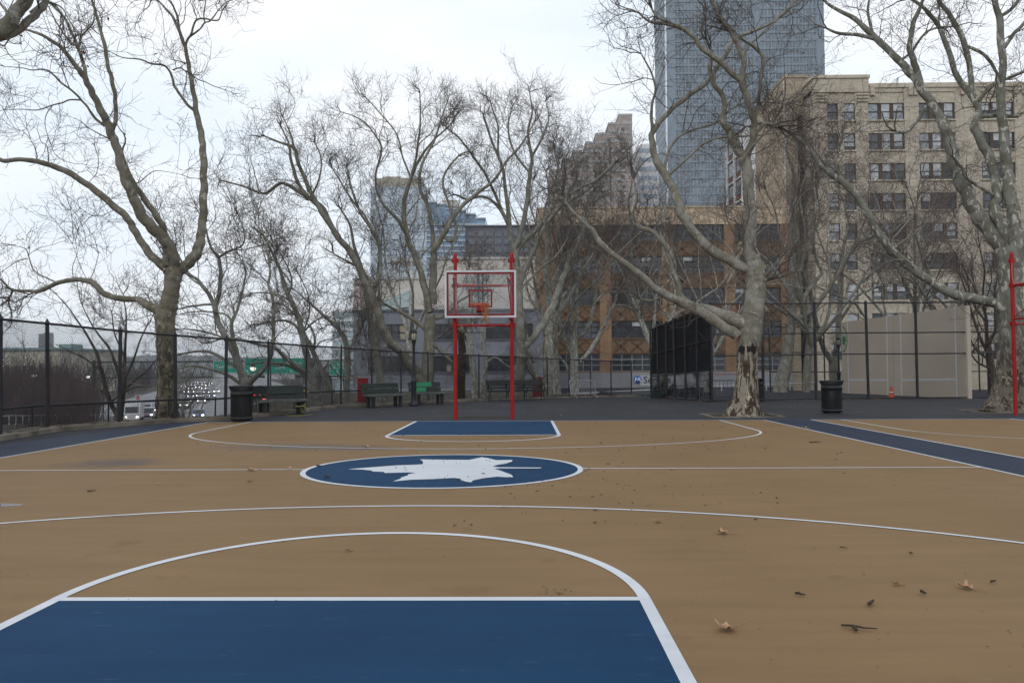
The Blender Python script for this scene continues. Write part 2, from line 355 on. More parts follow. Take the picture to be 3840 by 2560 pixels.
# worn patches on the asphalt: soil under the hoop, tree pits
def blob(cx, cy, rx, ry, n=26, k=.18, seed=0):
    r_ = random.Random(seed); return [(cx + rx * math.cos(a) * (1 + r_.uniform(-k, k)), cy + ry * math.sin(a) * (1 + r_.uniform(-k, k))) for a in np.linspace(0, 2 * np.pi, n, endpoint=False)]
sheet('soil_patch', blob(-1.12, 23.3, .78, .55, seed=3), SOIL, .006, 'dark soil patch between the hoop posts')
def tree_pit(c, w_, d_, lab):
    sheet('soil_patch', [(c.x - w_, c.y - d_), (c.x + w_, c.y - d_), (c.x + w_, c.y + d_), (c.x - w_, c.y + d_)], SOIL, .006, lab)
    mb = MB()
    for (x0, y0, x1, y1) in ((-w_-.1, -d_-.1, w_+.1, -d_), (-w_-.1, d_, w_+.1, d_+.1), (-w_-.1, -d_, -w_, d_), (w_, -d_, w_+.1, d_)): mb.box(c.x+x0, c.y+y0, -.02, c.x+x1, c.y+y1, .03)
    tag(mb.build('pit_edging', DIRTY_CONC), 'concrete edging of a tree pit', kind='structure')
T4B = G(2790, 1561); T5B = Vector((15.25, 24.9, 0))
tree_pit(T4B + Vector((0, .3, 0)), .95, .75, 'square soil pit round the flaking tree')
tree_pit(T5B + Vector((0, .2, 0)), 1.3, .75, 'soil pit round the right-hand tree')
mb = MB(); mb.poly([(x, y, .0075) for x, y in blob(-5.68, 8.45, .30, .14, seed=5)])
pud = bpy.data.materials.new('wet'); pud.use_nodes = True; pb = pud.node_tree.nodes['Principled BSDF']; pb.inputs['Base Color'].default_value = (.10, .085, .065, 1); pb.inputs['Roughness'].default_value = .06
tag(mb.build('puddle', pud), 'small rain puddle at the left edge of the court', kind='structure')
# ---- highway
HU = Vector((-.367, 1, 0)).normalized(); HN = Vector((HU.y, -HU.x, 0))
HC = Vector((-49, 136, -5.9))
ROAD = mat('highway_concrete', (0.15, 0.155, 0.165), 0.5, (0.10, 0.104, 0.112), scale=.15, spec=.5)
mb = MB(); a = HC - HU * 160 ; b = HC + HU * 700
mb.quad(a - HN * 26, a + HN * 22, b + HN * 22, b - HN * 26)
tag(mb.build('highway', ROAD), 'pale wet highway below the playground', kind='structure')
mb = MB()
for off in (-24, -17.8, -14.2, -10.6, -7, 7.6, 11.2, 14.8, 20.5):
    for k in range(-6, 60):
        if off in (-24, -7, 7.6, 20.5) or k % 2: 
            s_ = HC + HU * (k * 9) + HN * off + Vector((0, 0, .006)); l_ = 9 if off in (-24, -7, 7.6, 20.5) else 5
            mb.quad(s_ - HN * .08, s_ + HN * .08, s_ + HN * .08 + HU * l_, s_ - HN * .08 + HU * l_)
tag(mb.build('lane_lines', WHITE), 'white lane lines on the highway', kind='structure')
mb = MB(); c0 = HC - HU * 60 - HN * .25; mb.obox(c0, HN * .5, HU * 600, Vector((0, 0, .85)))
tag(mb.build('median_barrier', CONC), 'concrete barrier between the highway directions', 'barrier')
# far hills across the river
mb = MB()
for (x0, x1, Y, h0, sd_) in ((-1900, 300, 2900, 62, 1), (-4200, -1200, 3400, 50, 2)):
    r_ = random.Random(sd_); xs = np.linspace(x0, x1, 60); hz = [h0 * (.75 + .25 * math.sin(x * .004 + sd_) + .1 * r_.random()) for x in xs]
    for i in range(59):
        a, b = (xs[i], Y, -6), (xs[i+1], Y, -6); c, d = (xs[i+1], Y + 260, hz[i+1] - 6), (xs[i], Y + 260, hz[i] - 6)
        mb.quad(a, b, c, d); mb.quad(d, c, (xs[i+1], Y + 700, -6), (xs[i], Y + 700, -6))
tag(mb.build('hills', mat('far_hill', (0.085, 0.08, 0.072), .95, (0.055, 0.055, 0.05), scale=.004)), 'low hills across the river', kind='structure')
# ================================================================ TREES (bare planes)
def bark(name, base, cream, dark, cream_k=(.56, .62), dark_k=(.62, .72), sc=1.6, flaky=0.0, pal=((.24, .215, .17), (.055, .036, .027), (.42, .37, .28)), stretch=.16, soft=.3, band=None):
    m = mat(name, base, .85, (base[0] * .74, base[1] * .74, base[2] * .66), scale=2.0 + sc * .4, bump=.65, bscale=16, spec=.15, lo=.45, hi=.55)
    nt, nw, lk, b = nodes_of(m)
    c0 = b.inputs['Base Color'].links[0].from_socket
    tc = [n for n in nt.nodes if n.type == 'TEX_COORD'][0].outputs['Object']
    mp = nw('Mapping'); mp.inputs['Scale'].default_value = (1, 1, .5); lk(tc, mp.inputs[0])
    k = noise_mask(nt, mp.outputs[0], sc * 3.2, cream_k[0], cream_k[1], 4, .5, .6); c0 = mixrgb(nt, k, c0, cream)
    k2 = noise_mask(nt, mp.outputs[0], sc * 5.3, dark_k[0], dark_k[1], 5, .6, .4); c0 = mixrgb(nt, k2, c0, dark)
    if flaky:
        sx = nw('SeparateXYZ'); lk(tc, sx.inputs[0])
        lowm = nw('MapRange'); lowm.inputs['From Min'].default_value = flaky + soft; lowm.inputs['From Max'].default_value = flaky - soft; lk(sx.outputs[2], lowm.inputs['Value'])
        mp2 = nw('Mapping'); mp2.inputs['Scale'].default_value = (1, 1, stretch); lk(tc, mp2.inputs[0])
        s1 = noise_mask(nt, mp2.outputs[0], 6.5, .47, .53, 5, .6, .5)
        s2 = noise_mask(nt, mp2.outputs[0], 9.5, .56, .62, 5, .6, .5)
        fl = mixrgb(nt, s1, pal[0], pal[1]); fl = mixrgb(nt, s2, fl, pal[2])
        c0 = mixrgb(nt, lowm.outputs[0], c0, fl)
        if band:     # dark torn remains of a wrapping round the trunk
            ds = nw('Math', operation='SUBTRACT'); lk(sx.outputs[2], ds.inputs[0]); ds.inputs[1].default_value = band
            ab = nw('Math', operation='ABSOLUTE'); lk(ds.outputs[0], ab.inputs[0]); bm = nw('MapRange'); bm.inputs['From Min'].default_value = .30; bm.inputs['From Max'].default_value = .05; lk(ab.outputs[0], bm.inputs['Value'])
            nb_ = nw('TexNoise'); nb_.inputs['Scale'].default_value = 7; nb_.inputs['Detail'].default_value = 4; lk(mp2.outputs[0], nb_.inputs['Vector'])
            sm = nw('Math', operation='ADD'); hb = nw('Math', operation='MULTIPLY'); lk(bm.outputs[0], hb.inputs[0]); hb.inputs[1].default_value = .42; lk(hb.outputs[0], sm.inputs[0]); lk(nb_.outputs[0], sm.inputs[1]); th_ = nw('MapRange'); th_.inputs['From Min'].default_value = .84; th_.inputs['From Max'].default_value = .90; lk(sm.outputs[0], th_.inputs['Value'])
            c0 = mixrgb(nt, th_.outputs[0], c0, (.022, .019, .018))
        bp = [n for n in nt.nodes if n.type == 'BUMP'][0]; bp.inputs['Strength'].default_value = .7
    lk(c0, b.inputs['Base Color']); return m
BK_GREY = bark('bark_grey', (.235, .222, .19), (.30, .28, .225), (.07, .06, .048), (.60, .66), (.64, .74), 2.2)
BK_MID = bark('bark_olive', (.245, .238, .212), (.33, .32, .28), (.075, .065, .056), (.59, .64), (.64, .74), 2.6)
BK_PALE = bark('bark_pale', (.34, .335, .30), (.52, .51, .46), (.12, .105, .085), (.52, .60), (.60, .68), 3.2)
BK_T4 = bark('bark_flaking', (.255, .242, .212), (.37, .355, .31), (.075, .062, .052), (.62, .68), (.60, .66), 3.4, flaky=2.1, band=2.02, soft=.55)
BK_T1 = bark('bark_mottled_low', (.185, .170, .140), (.30, .28, .225), (.07, .06, .048), (.60, .66), (.64, .74), 2.2, flaky=2.9, pal=((.15, .128, .088), (.05, .042, .03), (.30, .265, .19)), stretch=.55, soft=1.1)
BK_T5 = bark('bark_right', (.19, .188, .165), (.40, .39, .34), (.075, .065, .056), (.57, .62), (.64, .74), 2.2, flaky=2.4, pal=((.15, .13, .10), (.055, .042, .034), (.27, .235, .18)), stretch=.5, soft=1.0)
BK_DARK = bark('bark_dark', (.085, .073, .062), (.22, .20, .17), (.03, .026, .022), (.63, .70), (.5, .7))
BK_ROT = bark('bark_rotten', (.060, .040, .030), (.20, .17, .13), (.02, .016, .014), (.62, .68), (.55, .7))
TWIG = mat('twig', (.16, .14, .128), .9, (.10, .086, .078), scale=1.0, spec=.1)
TWIG_RED = mat('twig_red', (.19, .15, .137), .9, (.125, .098, .09), scale=1.0, spec=.1)
DRY = mat('dry_leaf', (.20, .095, .05), .9, (.09, .05, .035), scale=4, spec=.1)
UP = np.array([0, 0, 1.0])

def grow(starts, dirs, lens, r0, r1, n, jit, up, rg):
    """vectorised crooked shoots -> pts (M,n,3), rad (M,n)"""
    M = len(starts); d = dirs / (np.linalg.norm(dirs, axis=1, keepdims=True) + 1e-9)
    pts = np.empty((M, n, 3)); pts[:, 0] = starts; step = (lens / (n - 1))[:, None]
    for k in range(1, n):
        d = d + rg.normal(0, jit, (M, 3)) + UP * up; d /= np.linalg.norm(d, axis=1, keepdims=True) + 1e-9
        pts[:, k] = pts[:, k - 1] + d * step
    t = np.linspace(0, 1, n)[None]
    rad = r0[:, None] * (1 - t) + r1[:, None] * t
    return pts, rad
def branch_off(pts, rad, per, f0, rg, spread):
    """per children from every shoot: start, direction, local radius"""
    M, n, _ = pts.shape
    f = f0 + (1 - f0) * rg.random((M, per)); x = f * (n - 1); i = np.minimum(x.astype(int), n - 2); fr = (x - i)[..., None]
    a = np.take_along_axis(pts, i[..., None], 1); b = np.take_along_axis(pts, (i + 1)[..., None], 1)
    s = a + (b - a) * fr; t = b - a; t /= np.linalg.norm(t, axis=2, keepdims=True) + 1e-9
    side = rg.normal(0, 1, s.shape); side -= (side * t).sum(2, keepdims=True) * t; side /= np.linalg.norm(side, axis=2, keepdims=True) + 1e-9
    d = t * (1 - spread) + side * spread
    rr = np.take_along_axis(rad, i, 1)
    return s.reshape(-1, 3), d.reshape(-1, 3), rr.reshape(-1)

def make_tree(name, label, limbs, org, sc, Y, bk=None, dens=1.0, tw=1.0, base_z=None, group='bare plane trees', depth=.35, seed=0, leafy=.05, up=.05, twmat=None, flare=0.0, l1len=1.0, minr=.009, trunk_i=0, sec=0.0, secl=(1.8, 4.2), tip=1.0, clear=None):
    """limbs: list of [(x, y, width_px), ...] read off an enlargement with origin org and scale sc; Y: distance of the trunk"""
    rg = np.random.default_rng(seed + 100); twmat = twmat or TWIG
    W = []       # world polylines (pts, rad)
    for li, lb in enumerate(limbs):
        px = np.array([(org[0] + q[0] / sc, org[1] + q[1] / sc) for q in lb], float)
        wd = [None if len(q) < 3 else q[2] / sc for q in lb]
        for k in range(len(wd)):
            if wd[k] is None:
                prv = wd[k - 1] if k else 20 / sc; nx = next((z for z in wd[k+1:] if z), prv * .8); wd[k] = (prv + nx) / 2
        pl = np.hypot(*np.diff(px, axis=0).T); acc = np.r_[0, np.cumsum(pl)] * Y / F_PX
        if li == trunk_i: yy = np.full(len(px), Y)
        else:
            best, y0 = 1e9, Y
            for (p3, pp, yv) in W_px(W):
                dd = np.hypot(pp[:, 0] - px[0, 0], pp[:, 1] - px[0, 1]); j = dd.argmin()
                if dd[j] < best: best, y0 = dd[j], yv[j]
            sl = rg.uniform(.25, 1.0) * depth * (1 if rg.random() < .5 else -1)
            yy = y0 + sl * acc * (1 - .25 * acc / (acc[-1] + 6)) + .12 * np.sin(acc * 1.3 + li) * (acc > .8)
        p3 = np.array([tuple(P(px[k, 0], px[k, 1], yy[k])) for k in range(len(px))]); rr = np.array([max(wd[k] * yy[k] / F_PX / 2, .006) for k in range(len(px))])
        if li == trunk_i and base_z is not None and p3[0, 2] > base_z:
            e = p3[0] + (p3[0] - p3[1]) / max(p3[1, 2] - p3[0, 2], .05) * (p3[0, 2] - base_z) * .35; e[2] = base_z - .15
            p3 = np.vstack([e, p3]); rr = np.r_[rr[0] * 1.15, rr]; px = np.vstack([px[:1], px]); yy = np.r_[yy[:1], yy]
        W.append((p3, rr, px, yy))
    base = W[trunk_i][0][0]
    root = thing(name, label, 'tree', (base[0], base[1], max(base[2], -6)), group)
    mb = MB(); samples = []
    for li, (p3, rr, px, yy) in enumerate(W):
        c = catmull(np.c_[p3, rr], 8); pts = c[:, :3]; rad = np.maximum(c[:, 3], .005)
        nseg = len(pts); th = np.linspace(0, nseg * .35, nseg)
        sway = np.stack([np.sin(th * 2.1 + li), np.cos(th * 1.7 + li * 2), .5 * np.sin(th * 1.3)], 1) * rad[:, None] * .14
        pts = pts + sway * (0 if li == trunk_i else 1); rad = rad * (1 + (0.02 * np.sin(th * 1.3 + li * 1.7) * (li != trunk_i)) + rg.normal(0, .025, nseg))
        if li == trunk_i and flare:
            h = pts[:, 2] - pts[0, 2]; rad = rad * (1 + flare * np.exp(-h / .45))
        big = rad.max() > .05
        mb.tubes(pts[None], rad[None], 22 if li == trunk_i else (12 if big else 6), caps=big, lump=.034 if li == trunk_i else (.026 if big else 0))
        samples.append((pts, rad))
    if sec:      # secondary limbs between the main ones
        S, D, LN, R0 = [], [], [], []
        for li, (pts, rad) in enumerate(samples):
            if li == trunk_i: continue
            seg = np.linalg.norm(np.diff(pts, axis=0), axis=1); tot = seg.sum(); cum = np.r_[0, np.cumsum(seg)]
            for _ in range(1 + rg.poisson(tot * sec)):
                f = .15 + (.75 if tip > .9 else .6) * rg.random(); i = min(np.searchsorted(cum, f * tot), len(pts) - 2); t = pts[i + 1] - pts[max(i - 1, 0)]; t /= np.linalg.norm(t) + 1e-9
                sd_ = rg.normal(0, 1, 3); sd_ -= sd_.dot(t) * t; sd_ /= np.linalg.norm(sd_) + 1e-9
                S.append(pts[i]); D.append(t * .6 + sd_ * .75 + UP * .35); LN.append(rg.uniform(*secl)); R0.append(min(rad[i] * .6, rg.uniform(.022, .038)))
            t = pts[-1] - pts[-4]; t /= np.linalg.norm(t) + 1e-9
            for _ in range(2 if tip > .9 else 0): S.append(pts[-1]); D.append(t + rg.normal(0, .3, 3)); LN.append(rg.uniform(*secl) * .8); R0.append(max(min(rad[-1], .03), .014))
        ps, rs = grow(np.array(S), np.array(D), np.array(LN), np.array(R0), np.full(len(S), .010), 12, .17, .045, rg)
        mb.tubes(ps, rs, 5)
        samples += [(ps[k], rs[k]) for k in range(len(ps))]
    mb_tr = mb.build('trunk', bk or BK_GREY, root)
    # shoots
    S, D, LN, R0 = [], [], [], []
    for li, (pts, rad) in enumerate(samples):
        seg = np.linalg.norm(np.diff(pts, axis=0), axis=1); tot = seg.sum(); cum = np.r_[0, np.cumsum(seg)]
        if li == trunk_i: f_lo = .55
        else: f_lo = .18
        nb = rg.poisson(max(tot, 1.0) * 1.25 * dens * (.35 if li == trunk_i else 1)) + (1 if li != trunk_i else 0)
        for _ in range(nb):
            f = f_lo + (1 - f_lo) * rg.random() ** .75; i = min(np.searchsorted(cum, f * tot), len(pts) - 1); i0 = max(0, i - 1)
            t = pts[min(i + 1, len(pts) - 1)] - pts[i0]; t /= np.linalg.norm(t) + 1e-9
            sd_ = rg.normal(0, 1, 3); sd_ -= sd_.dot(t) * t; sd_ /= np.linalg.norm(sd_) + 1e-9
            S.append(pts[i]); D.append(t * .55 + sd_ * .75 + UP * .28); LN.append(rg.uniform(.9, 2.5) * l1len * (1.15 - .4 * f)); R0.append(min(rad[i] * .5, rg.uniform(.010, .020)))
        t = pts[-1] - pts[-3]; t /= np.linalg.norm(t) + 1e-9        # the limb's own continuation
        for _ in range(3 if rad[-1] > .012 else 2):
            S.append(pts[-1]); D.append(t + rg.normal(0, .35, 3)); LN.append(rg.uniform(1.0, 2.0) * l1len * tip); R0.append(max(min(rad[-1], .03), .010))
    S, D, LN, R0 = map(np.array, (S, D, LN, R0))
    if clear is not None: k = (S[:, 2] > clear) | (rg.random(len(S)) < .12); S, D, LN, R0 = S[k], D[k], LN[k], R0[k]
    mb = MB()
    p1, r1 = grow(S, D, LN, R0, np.full(len(S), .006), 9, .26, up, rg); mb.tubes(p1, r1 * tw, 4)
    s, d, rr = branch_off(p1, r1, 6, .15, rg, .62)
    l2 = rg.uniform(.4, 1.25, len(s)) * l1len; p2, r2 = grow(s, d + UP * .12, l2, np.minimum(rr * .75, .009), np.full(len(s), .0042), 6, .28, up, rg); mb.tubes(p2, r2 * tw, 3)
    s, d, rr = branch_off(p2, r2, 4, .15, rg, .6)
    l3 = rg.uniform(.18, .6, len(s)) * l1len; p3_, r3 = grow(s, d + UP * .1, l3, np.full(len(s), .0048), np.full(len(s), .003), 4, .30, up, rg); mb.tubes(p3_, r3 * tw, 3)
    tips = p3_[:, -1]
    for q in tips[rg.random(len(tips)) < .012]: mb.ico(q - np.array([0, 0, .05]), rg.uniform(.014, .02), 1)
    for q in tips[rg.random(len(tips)) < leafy * .12]:
        a = rg.normal(0, 1, (2, 3)); a /= np.linalg.norm(a, axis=1, keepdims=True); s_ = rg.uniform(.03, .06)
        mb.quad(q, q + a[0] * s_, q + a[0] * s_ * 1.2 + a[1] * s_, q + a[1] * s_ * .8, 2)
    mb.build('crown', [twmat, BK_DARK, DRY], root)
    return root
def W_px(W):
    for p3, rr, px, yy in W:
        n = 5; t = np.linspace(0, len(px) - 1, (len(px) - 1) * n + 1)
        pp = np.stack([np.interp(t, range(len(px)), px[:, 0]), np.interp(t, range(len(px)), px[:, 1])], 1)
        yield p3, pp, np.interp(t, range(len(px)), yy)

ZB = ((0, 500), 1.8375); ZD = ((1280, 600), 1.8375); ZE = ((2400, 600), 1.6333); ZF = ((2440, 0), 1.68); ZC = ((800, 100), 1.8375)
def f2e(l): return [((q[0] / 1.68 + 2440 - 2400) * 1.6333, (q[1] / 1.68 - 600) * 1.6333) + tuple(x * 1.6333 / 1.68 for x in q[2:]) for q in l]
def c2d(l): return [(q[0] - 882, q[1] - 919) + tuple(q[2:]) for q in l]

T1 = [
 [(1154,1985,150),(1150,1880,140),(1147,1750,124),(1143,1600,118),(1140,1480,120),(1138,1380,124),(1136,1290,130),(1155,1210,126),(1172,1130,112),(1188,1040,106),(1196,970,118),(1196,930,110)],
 [(1200,975,75),(1240,940,78),(1290,905,74),(1335,850,72),(1370,785,70),(1386,700,62),(1396,600,58),(1403,450,54),(1405,300,50),(1400,150,48),(1393,50,44),(1380,-30,42),(1355,-130,38),(1340,-250,34),(1315,-380,32),(1298,-480,28),(1276,-590,25),(1240,-690,22),(1190,-800,18),(1130,-870,14),(1080,-925,10)],
 [(1276,-590,24),(1240,-690,20),(1222,-800,15),(1190,-880,12),(1150,-930,10)],
 [(1278,-600,20),(1290,-640,17),(1320,-690,16),(1345,-770,14),(1400,-790,12),(1500,-778,10),(1535,-850,8),(1590,-925,6)],
 [(1305,-660,14),(1380,-720,12),(1410,-760,11),(1450,-775,10),(1500,-840,8),(1560,-905,6)],
 [(1412,-760,10),(1405,-820,9),(1420,-925,7)],
 [(1345,-150,22),(1290,-200,19),(1225,-290,19),(1200,-330,18),(1185,-390,16),(1160,-440,14),(1120,-470,14),(1040,-480,12),(960,-510,10),(850,-520,7),(760,-560,5)],
 [(1190,-435,10),(1240,-450,9),(1275,-430,9)],
 [(1192,965,85),(1200,870,68),(1170,780,74),(1110,710,78),(1040,640,78),(970,550,72),(910,420,68),(865,320,64),(830,200,60),(800,80,58),(770,10,56),(740,-70,55),(700,-150,50),(650,-250,46),(615,-320,42),(580,-390,40),(540,-440,36),(480,-520,31),(410,-600,26),(300,-670,21),(180,-715,15),(60,-760,10),(-60,-780,8)],
 [(770,-10,32),(795,-80,28),(797,-180,28),(790,-280,28),(765,-390,28),(740,-480,26),(725,-590,26),(690,-720,22),(660,-830,18),(630,-930,15)],
 [(600,-360,28),(575,-480,24),(540,-580,22),(500,-680,20),(440,-800,16),(350,-890,12),(310,-935,10)],
 [(545,-590,13),(560,-660,12),(600,-710,12),(640,-760,11),(650,-830,10),(650,-930,8)],
 [(480,-630,14),(430,-700,12),(380,-780,10),(330,-880,8)],
 [(720,-50,20),(650,-110,18),(610,-170,16),(560,-230,16),(500,-290,14),(420,-350,14),(360,-410,12),(300,-440,10),(220,-435,8),(150,-450,6),(30,-460,4)],
 [(555,-228,12),(480,-230,10),(430,-210,10),(350,-190,9),(260,-160,8),(150,-165,6),(20,-160,4)],
 [(360,-190,7),(320,-130,6),(310,-60,5),(330,20,4)],
 [(1160,905,72),(1150,820,60),(1140,730,50),(1110,620,44),(1050,530,42),(980,430,38),(920,340,32),(870,230,26),(840,130,18)],
 [(910,350,9),(970,330,7),(1050,265,6),(1130,262,4),(1250,285,3)],
 [(1165,955,72),(1110,900,60),(1040,840,53),(970,740,50),(920,660,49),(890,600,50),(820,530,48),(700,430,46),(600,350,44),(470,270,42),(350,220,38),(230,190,34),(130,180,30),(30,190,30),(-60,150,28),(-200,120,22)],
 [(250,190,9),(255,160,8),(240,100,6),(210,40,4)],
 [(1140,1230,90),(1050,1200,66),(960,1150,46),(880,1140,42),(780,1130,40),(700,1090,42),(640,1030,40),(570,1010,34),(490,1010,32),(400,1030,30),(270,1085,28),(190,1085,20),(80,1075,18),(20,1020,12),(-40,970,8)],
 [(385,1025,12),(310,990,10),(240,950,9),(210,890,8),(180,800,7),(110,775,4)],
 [(190,862,7),(120,880,7),(60,920,5),(0,960,4)],[(90,1078,16),(65,1130,13)],[(255,1088,14),(205,1108,11)],
 [(620,1010,6),(650,940,5),(680,830,4)],[(505,1005,6),(500,920,5),(530,830,4),(520,740,3)],[(600,1005,5),(560,930,4),(500,760,3)],
]
T1o = make_tree('plane_tree', 'tall grey plane tree behind the fence at left with four upswept limbs', T1, *ZB, 22.9, BK_T1, dens=.3, base_z=-.1, seed=1, flare=.12, leafy=.03, l1len=1.0)
T0 = [[(-1150,620,150),(-800,560,140),(-500,480,125),(-200,340,115),(-40,250,105),(60,160,95),(130,60,90),(230,-60,80),(380,-220,60)],
      [(-60,270,60),(60,240,58),(150,190,54),(230,110,50),(290,60,44),(330,-20,38),(420,-160,28)],
      [(60,110,24),(30,60,20),(-20,0,18)],[(60,180,20),(0,140,18),(-60,130,14)],[(210,90,22),(300,20,18),(380,40,12),(420,90,8)],[(320,10,16),(420,50,10),(470,130,7),(500,180,5)]]
t0t = [[(-1150,1500,170),(-1150,620,150),(-1150,400,130)]] + T0
make_tree('plane_tree', 'thick plane tree limb reaching into the top left corner', t0t, (0, 0), 1.8375, 14.0, BK_MID, dens=0.8, base_z=0, seed=2, leafy=.5, l1len=.8)
T2A = [[(1700,1760,80),(1692,1720,70),(1646,1606,48),(1611,1510,46),(1547,1386,44),(1497,1286,38),(1482,1190,38)],
 [(1482,1190,30),(1440,1110,28),(1370,1020,24),(1290,950,18),(1220,820,13),(1130,640,8),(1100,560,5)],
 [(1482,1190,32),(1510,1100,29),(1520,960,26),(1505,860,24),(1450,780,16),(1420,660,12),(1380,560,7)],
 [(1505,860,16),(1560,820,14),(1670,770,12),(1680,680,9),(1640,560,6)],
 [(1650,1590,34),(1615,1450,30),(1595,1320,26),(1640,1200,20),(1680,1040,15),(1690,940,10),(1640,830,6)],
 [(1600,1310,16),(1560,1250,14),(1450,1230,11),(1330,1230,8),(1220,1250,6)],
 [(1470,1180,18),(1400,1180,16),(1300,1195,13),(1220,1215,9),(1150,1260,7)],
 [(1700,1740,40),(1790,1650,34),(1855,1560,28),(1878,1440,26),(1884,1286,25),(1882,1150,22),(1850,1040,18),(1862,950,16),(1840,800,13),(1830,720,10),(1760,620,6)],
 [(1850,1040,10),(1780,960,9),(1700,890,7),(1600,850,5)],
 [(1660,1640,26),(1600,1590,24),(1500,1530,22),(1420,1500,20),(1300,1510,14),(1180,1540,9)],
 [(1680,1740,24),(1560,1660,22),(1440,1620,20),(1320,1600,15),(1240,1620,10)],
 [(1640,1500,18),(1540,1410,16),(1420,1370,14),(1310,1350,10),(1230,1350,7)]]
T2Ao = make_tree('plane_tree', 'crooked many-stemmed plane tree behind the left litter bin', T2A, *ZB, 26.5, BK_MID, dens=0.85, base_z=-2.0, sec=0.1, secl=(1.0, 2.4), tip=.4, clear=2.3, seed=3, tw=1.0)
T2B = [[(2215,1900,62),(2198,1861,56),(2166,1737,52),(2122,1566,48),(2087,1411,42),(2062,1286,38),(2020,1180,32),(1960,1060,27),(1930,940,20),(1860,790,15),(1810,700,9)],
 [(2160,1740,30),(2100,1640,27),(1980,1560,25),(1900,1480,24),(1800,1460,20),(1700,1430,18),(1560,1410,14),(1450,1440,9)],
 [(2100,1460,20),(2040,1330,18),(1960,1290,16),(1860,1300,12),(1760,1320,8)],
 [(2170,1600,26),(2160,1500,20),(2170,1420,16),(2140,1330,12),(2060,1280,8)],
 [(2030,1190,18),(1960,1130,14),(1850,1100,11),(1740,1100,7)],
 [(1990,1110,16),(2010,1000,14),(1950,860,10),(1880,740,7)],
 [(2080,1380,14),(2160,1300,12),(2240,1260,9),(2340,1300,6)],
 [(2150,1690,24),(1990,1600,22),(1840,1580,17),(1700,1590,12)]]
make_tree('plane_tree', 'leaning plane tree behind the left bench, arching over the signs', T2B, *ZB, 31, BK_MID, dens=0.85, base_z=-2.4, sec=0.12, secl=(1.0, 2.6), tip=.4, clear=2.3, seed=4)
T2C = [[(2330,1920,44),(2280,1780,40),(2220,1640,36),(2170,1530,32),(2110,1410,28),(2050,1280,24),(2010,1150,18),(1950,990,13),(1900,850,8)],
 [(2210,1630,14),(2270,1600,12),(2330,1660,9)],[(2090,1370,14),(2130,1240,12),(2120,1100,9),(2050,960,6)],[(2040,1260,12),(1950,1180,10),(1860,1160,7)]]
make_tree('plane_tree', 'slim plane tree leaning left beside the red board', T2C, *ZB, 33, BK_MID, dens=0.8, base_z=-1.5, sec=0.12, secl=(1.0, 2.6), tip=.4, clear=2.3, seed=5)
ZZ2 = ((760, 1200), 3.672)
T2D = [[(2025,1210,84),(2010,1100,80),(1985,900,80),(2005,720,74),(1990,480,84),(1960,270,70),(1860,110,54),(1700,-30,44),(1560,-160,34),(1400,-300,24),(1260,-420,15)],
 [(1990,480,50),(2080,300,44),(2160,150,38),(2230,-20,30),(2260,-200,22),(2230,-380,14)],
 [(2050,260,30),(2140,290,26),(2200,340,20),(2330,390,16)],[(1850,100,24),(1740,60,20),(1660,110,14)]]
make_tree('plane_tree', 'plane tree just left of the red board, bending twice', T2D, *ZZ2, 33.5, BK_MID, dens=0.8, base_z=-1.0, sec=0.12, secl=(1.0, 2.6), tip=.4, clear=2.3, seed=6)
T3A = [[(305,1720,58),(285,1600,54),(258,1450,52),(240,1300,48),(215,1180,44),(195,1060,42),(170,900,36),(150,780,28),(90,600,22),(60,450,16),(-10,330,10)],
 [(215,1180,24),(265,1050,22),(260,900,20),(250,760,16),(270,600,12),(230,470,8)],
 [(225,1280,14),(170,1230,12),(150,1120,9)],[(250,1330,14),(320,1290,12),(360,1380,10),(430,1400,7)]]
make_tree('plane_tree', 'upright plane tree behind the second bench', T3A, *ZD, 34, BK_MID, dens=0.75, base_z=-.05, sec=0.12, secl=(1.0, 2.6), tip=.4, seed=7)
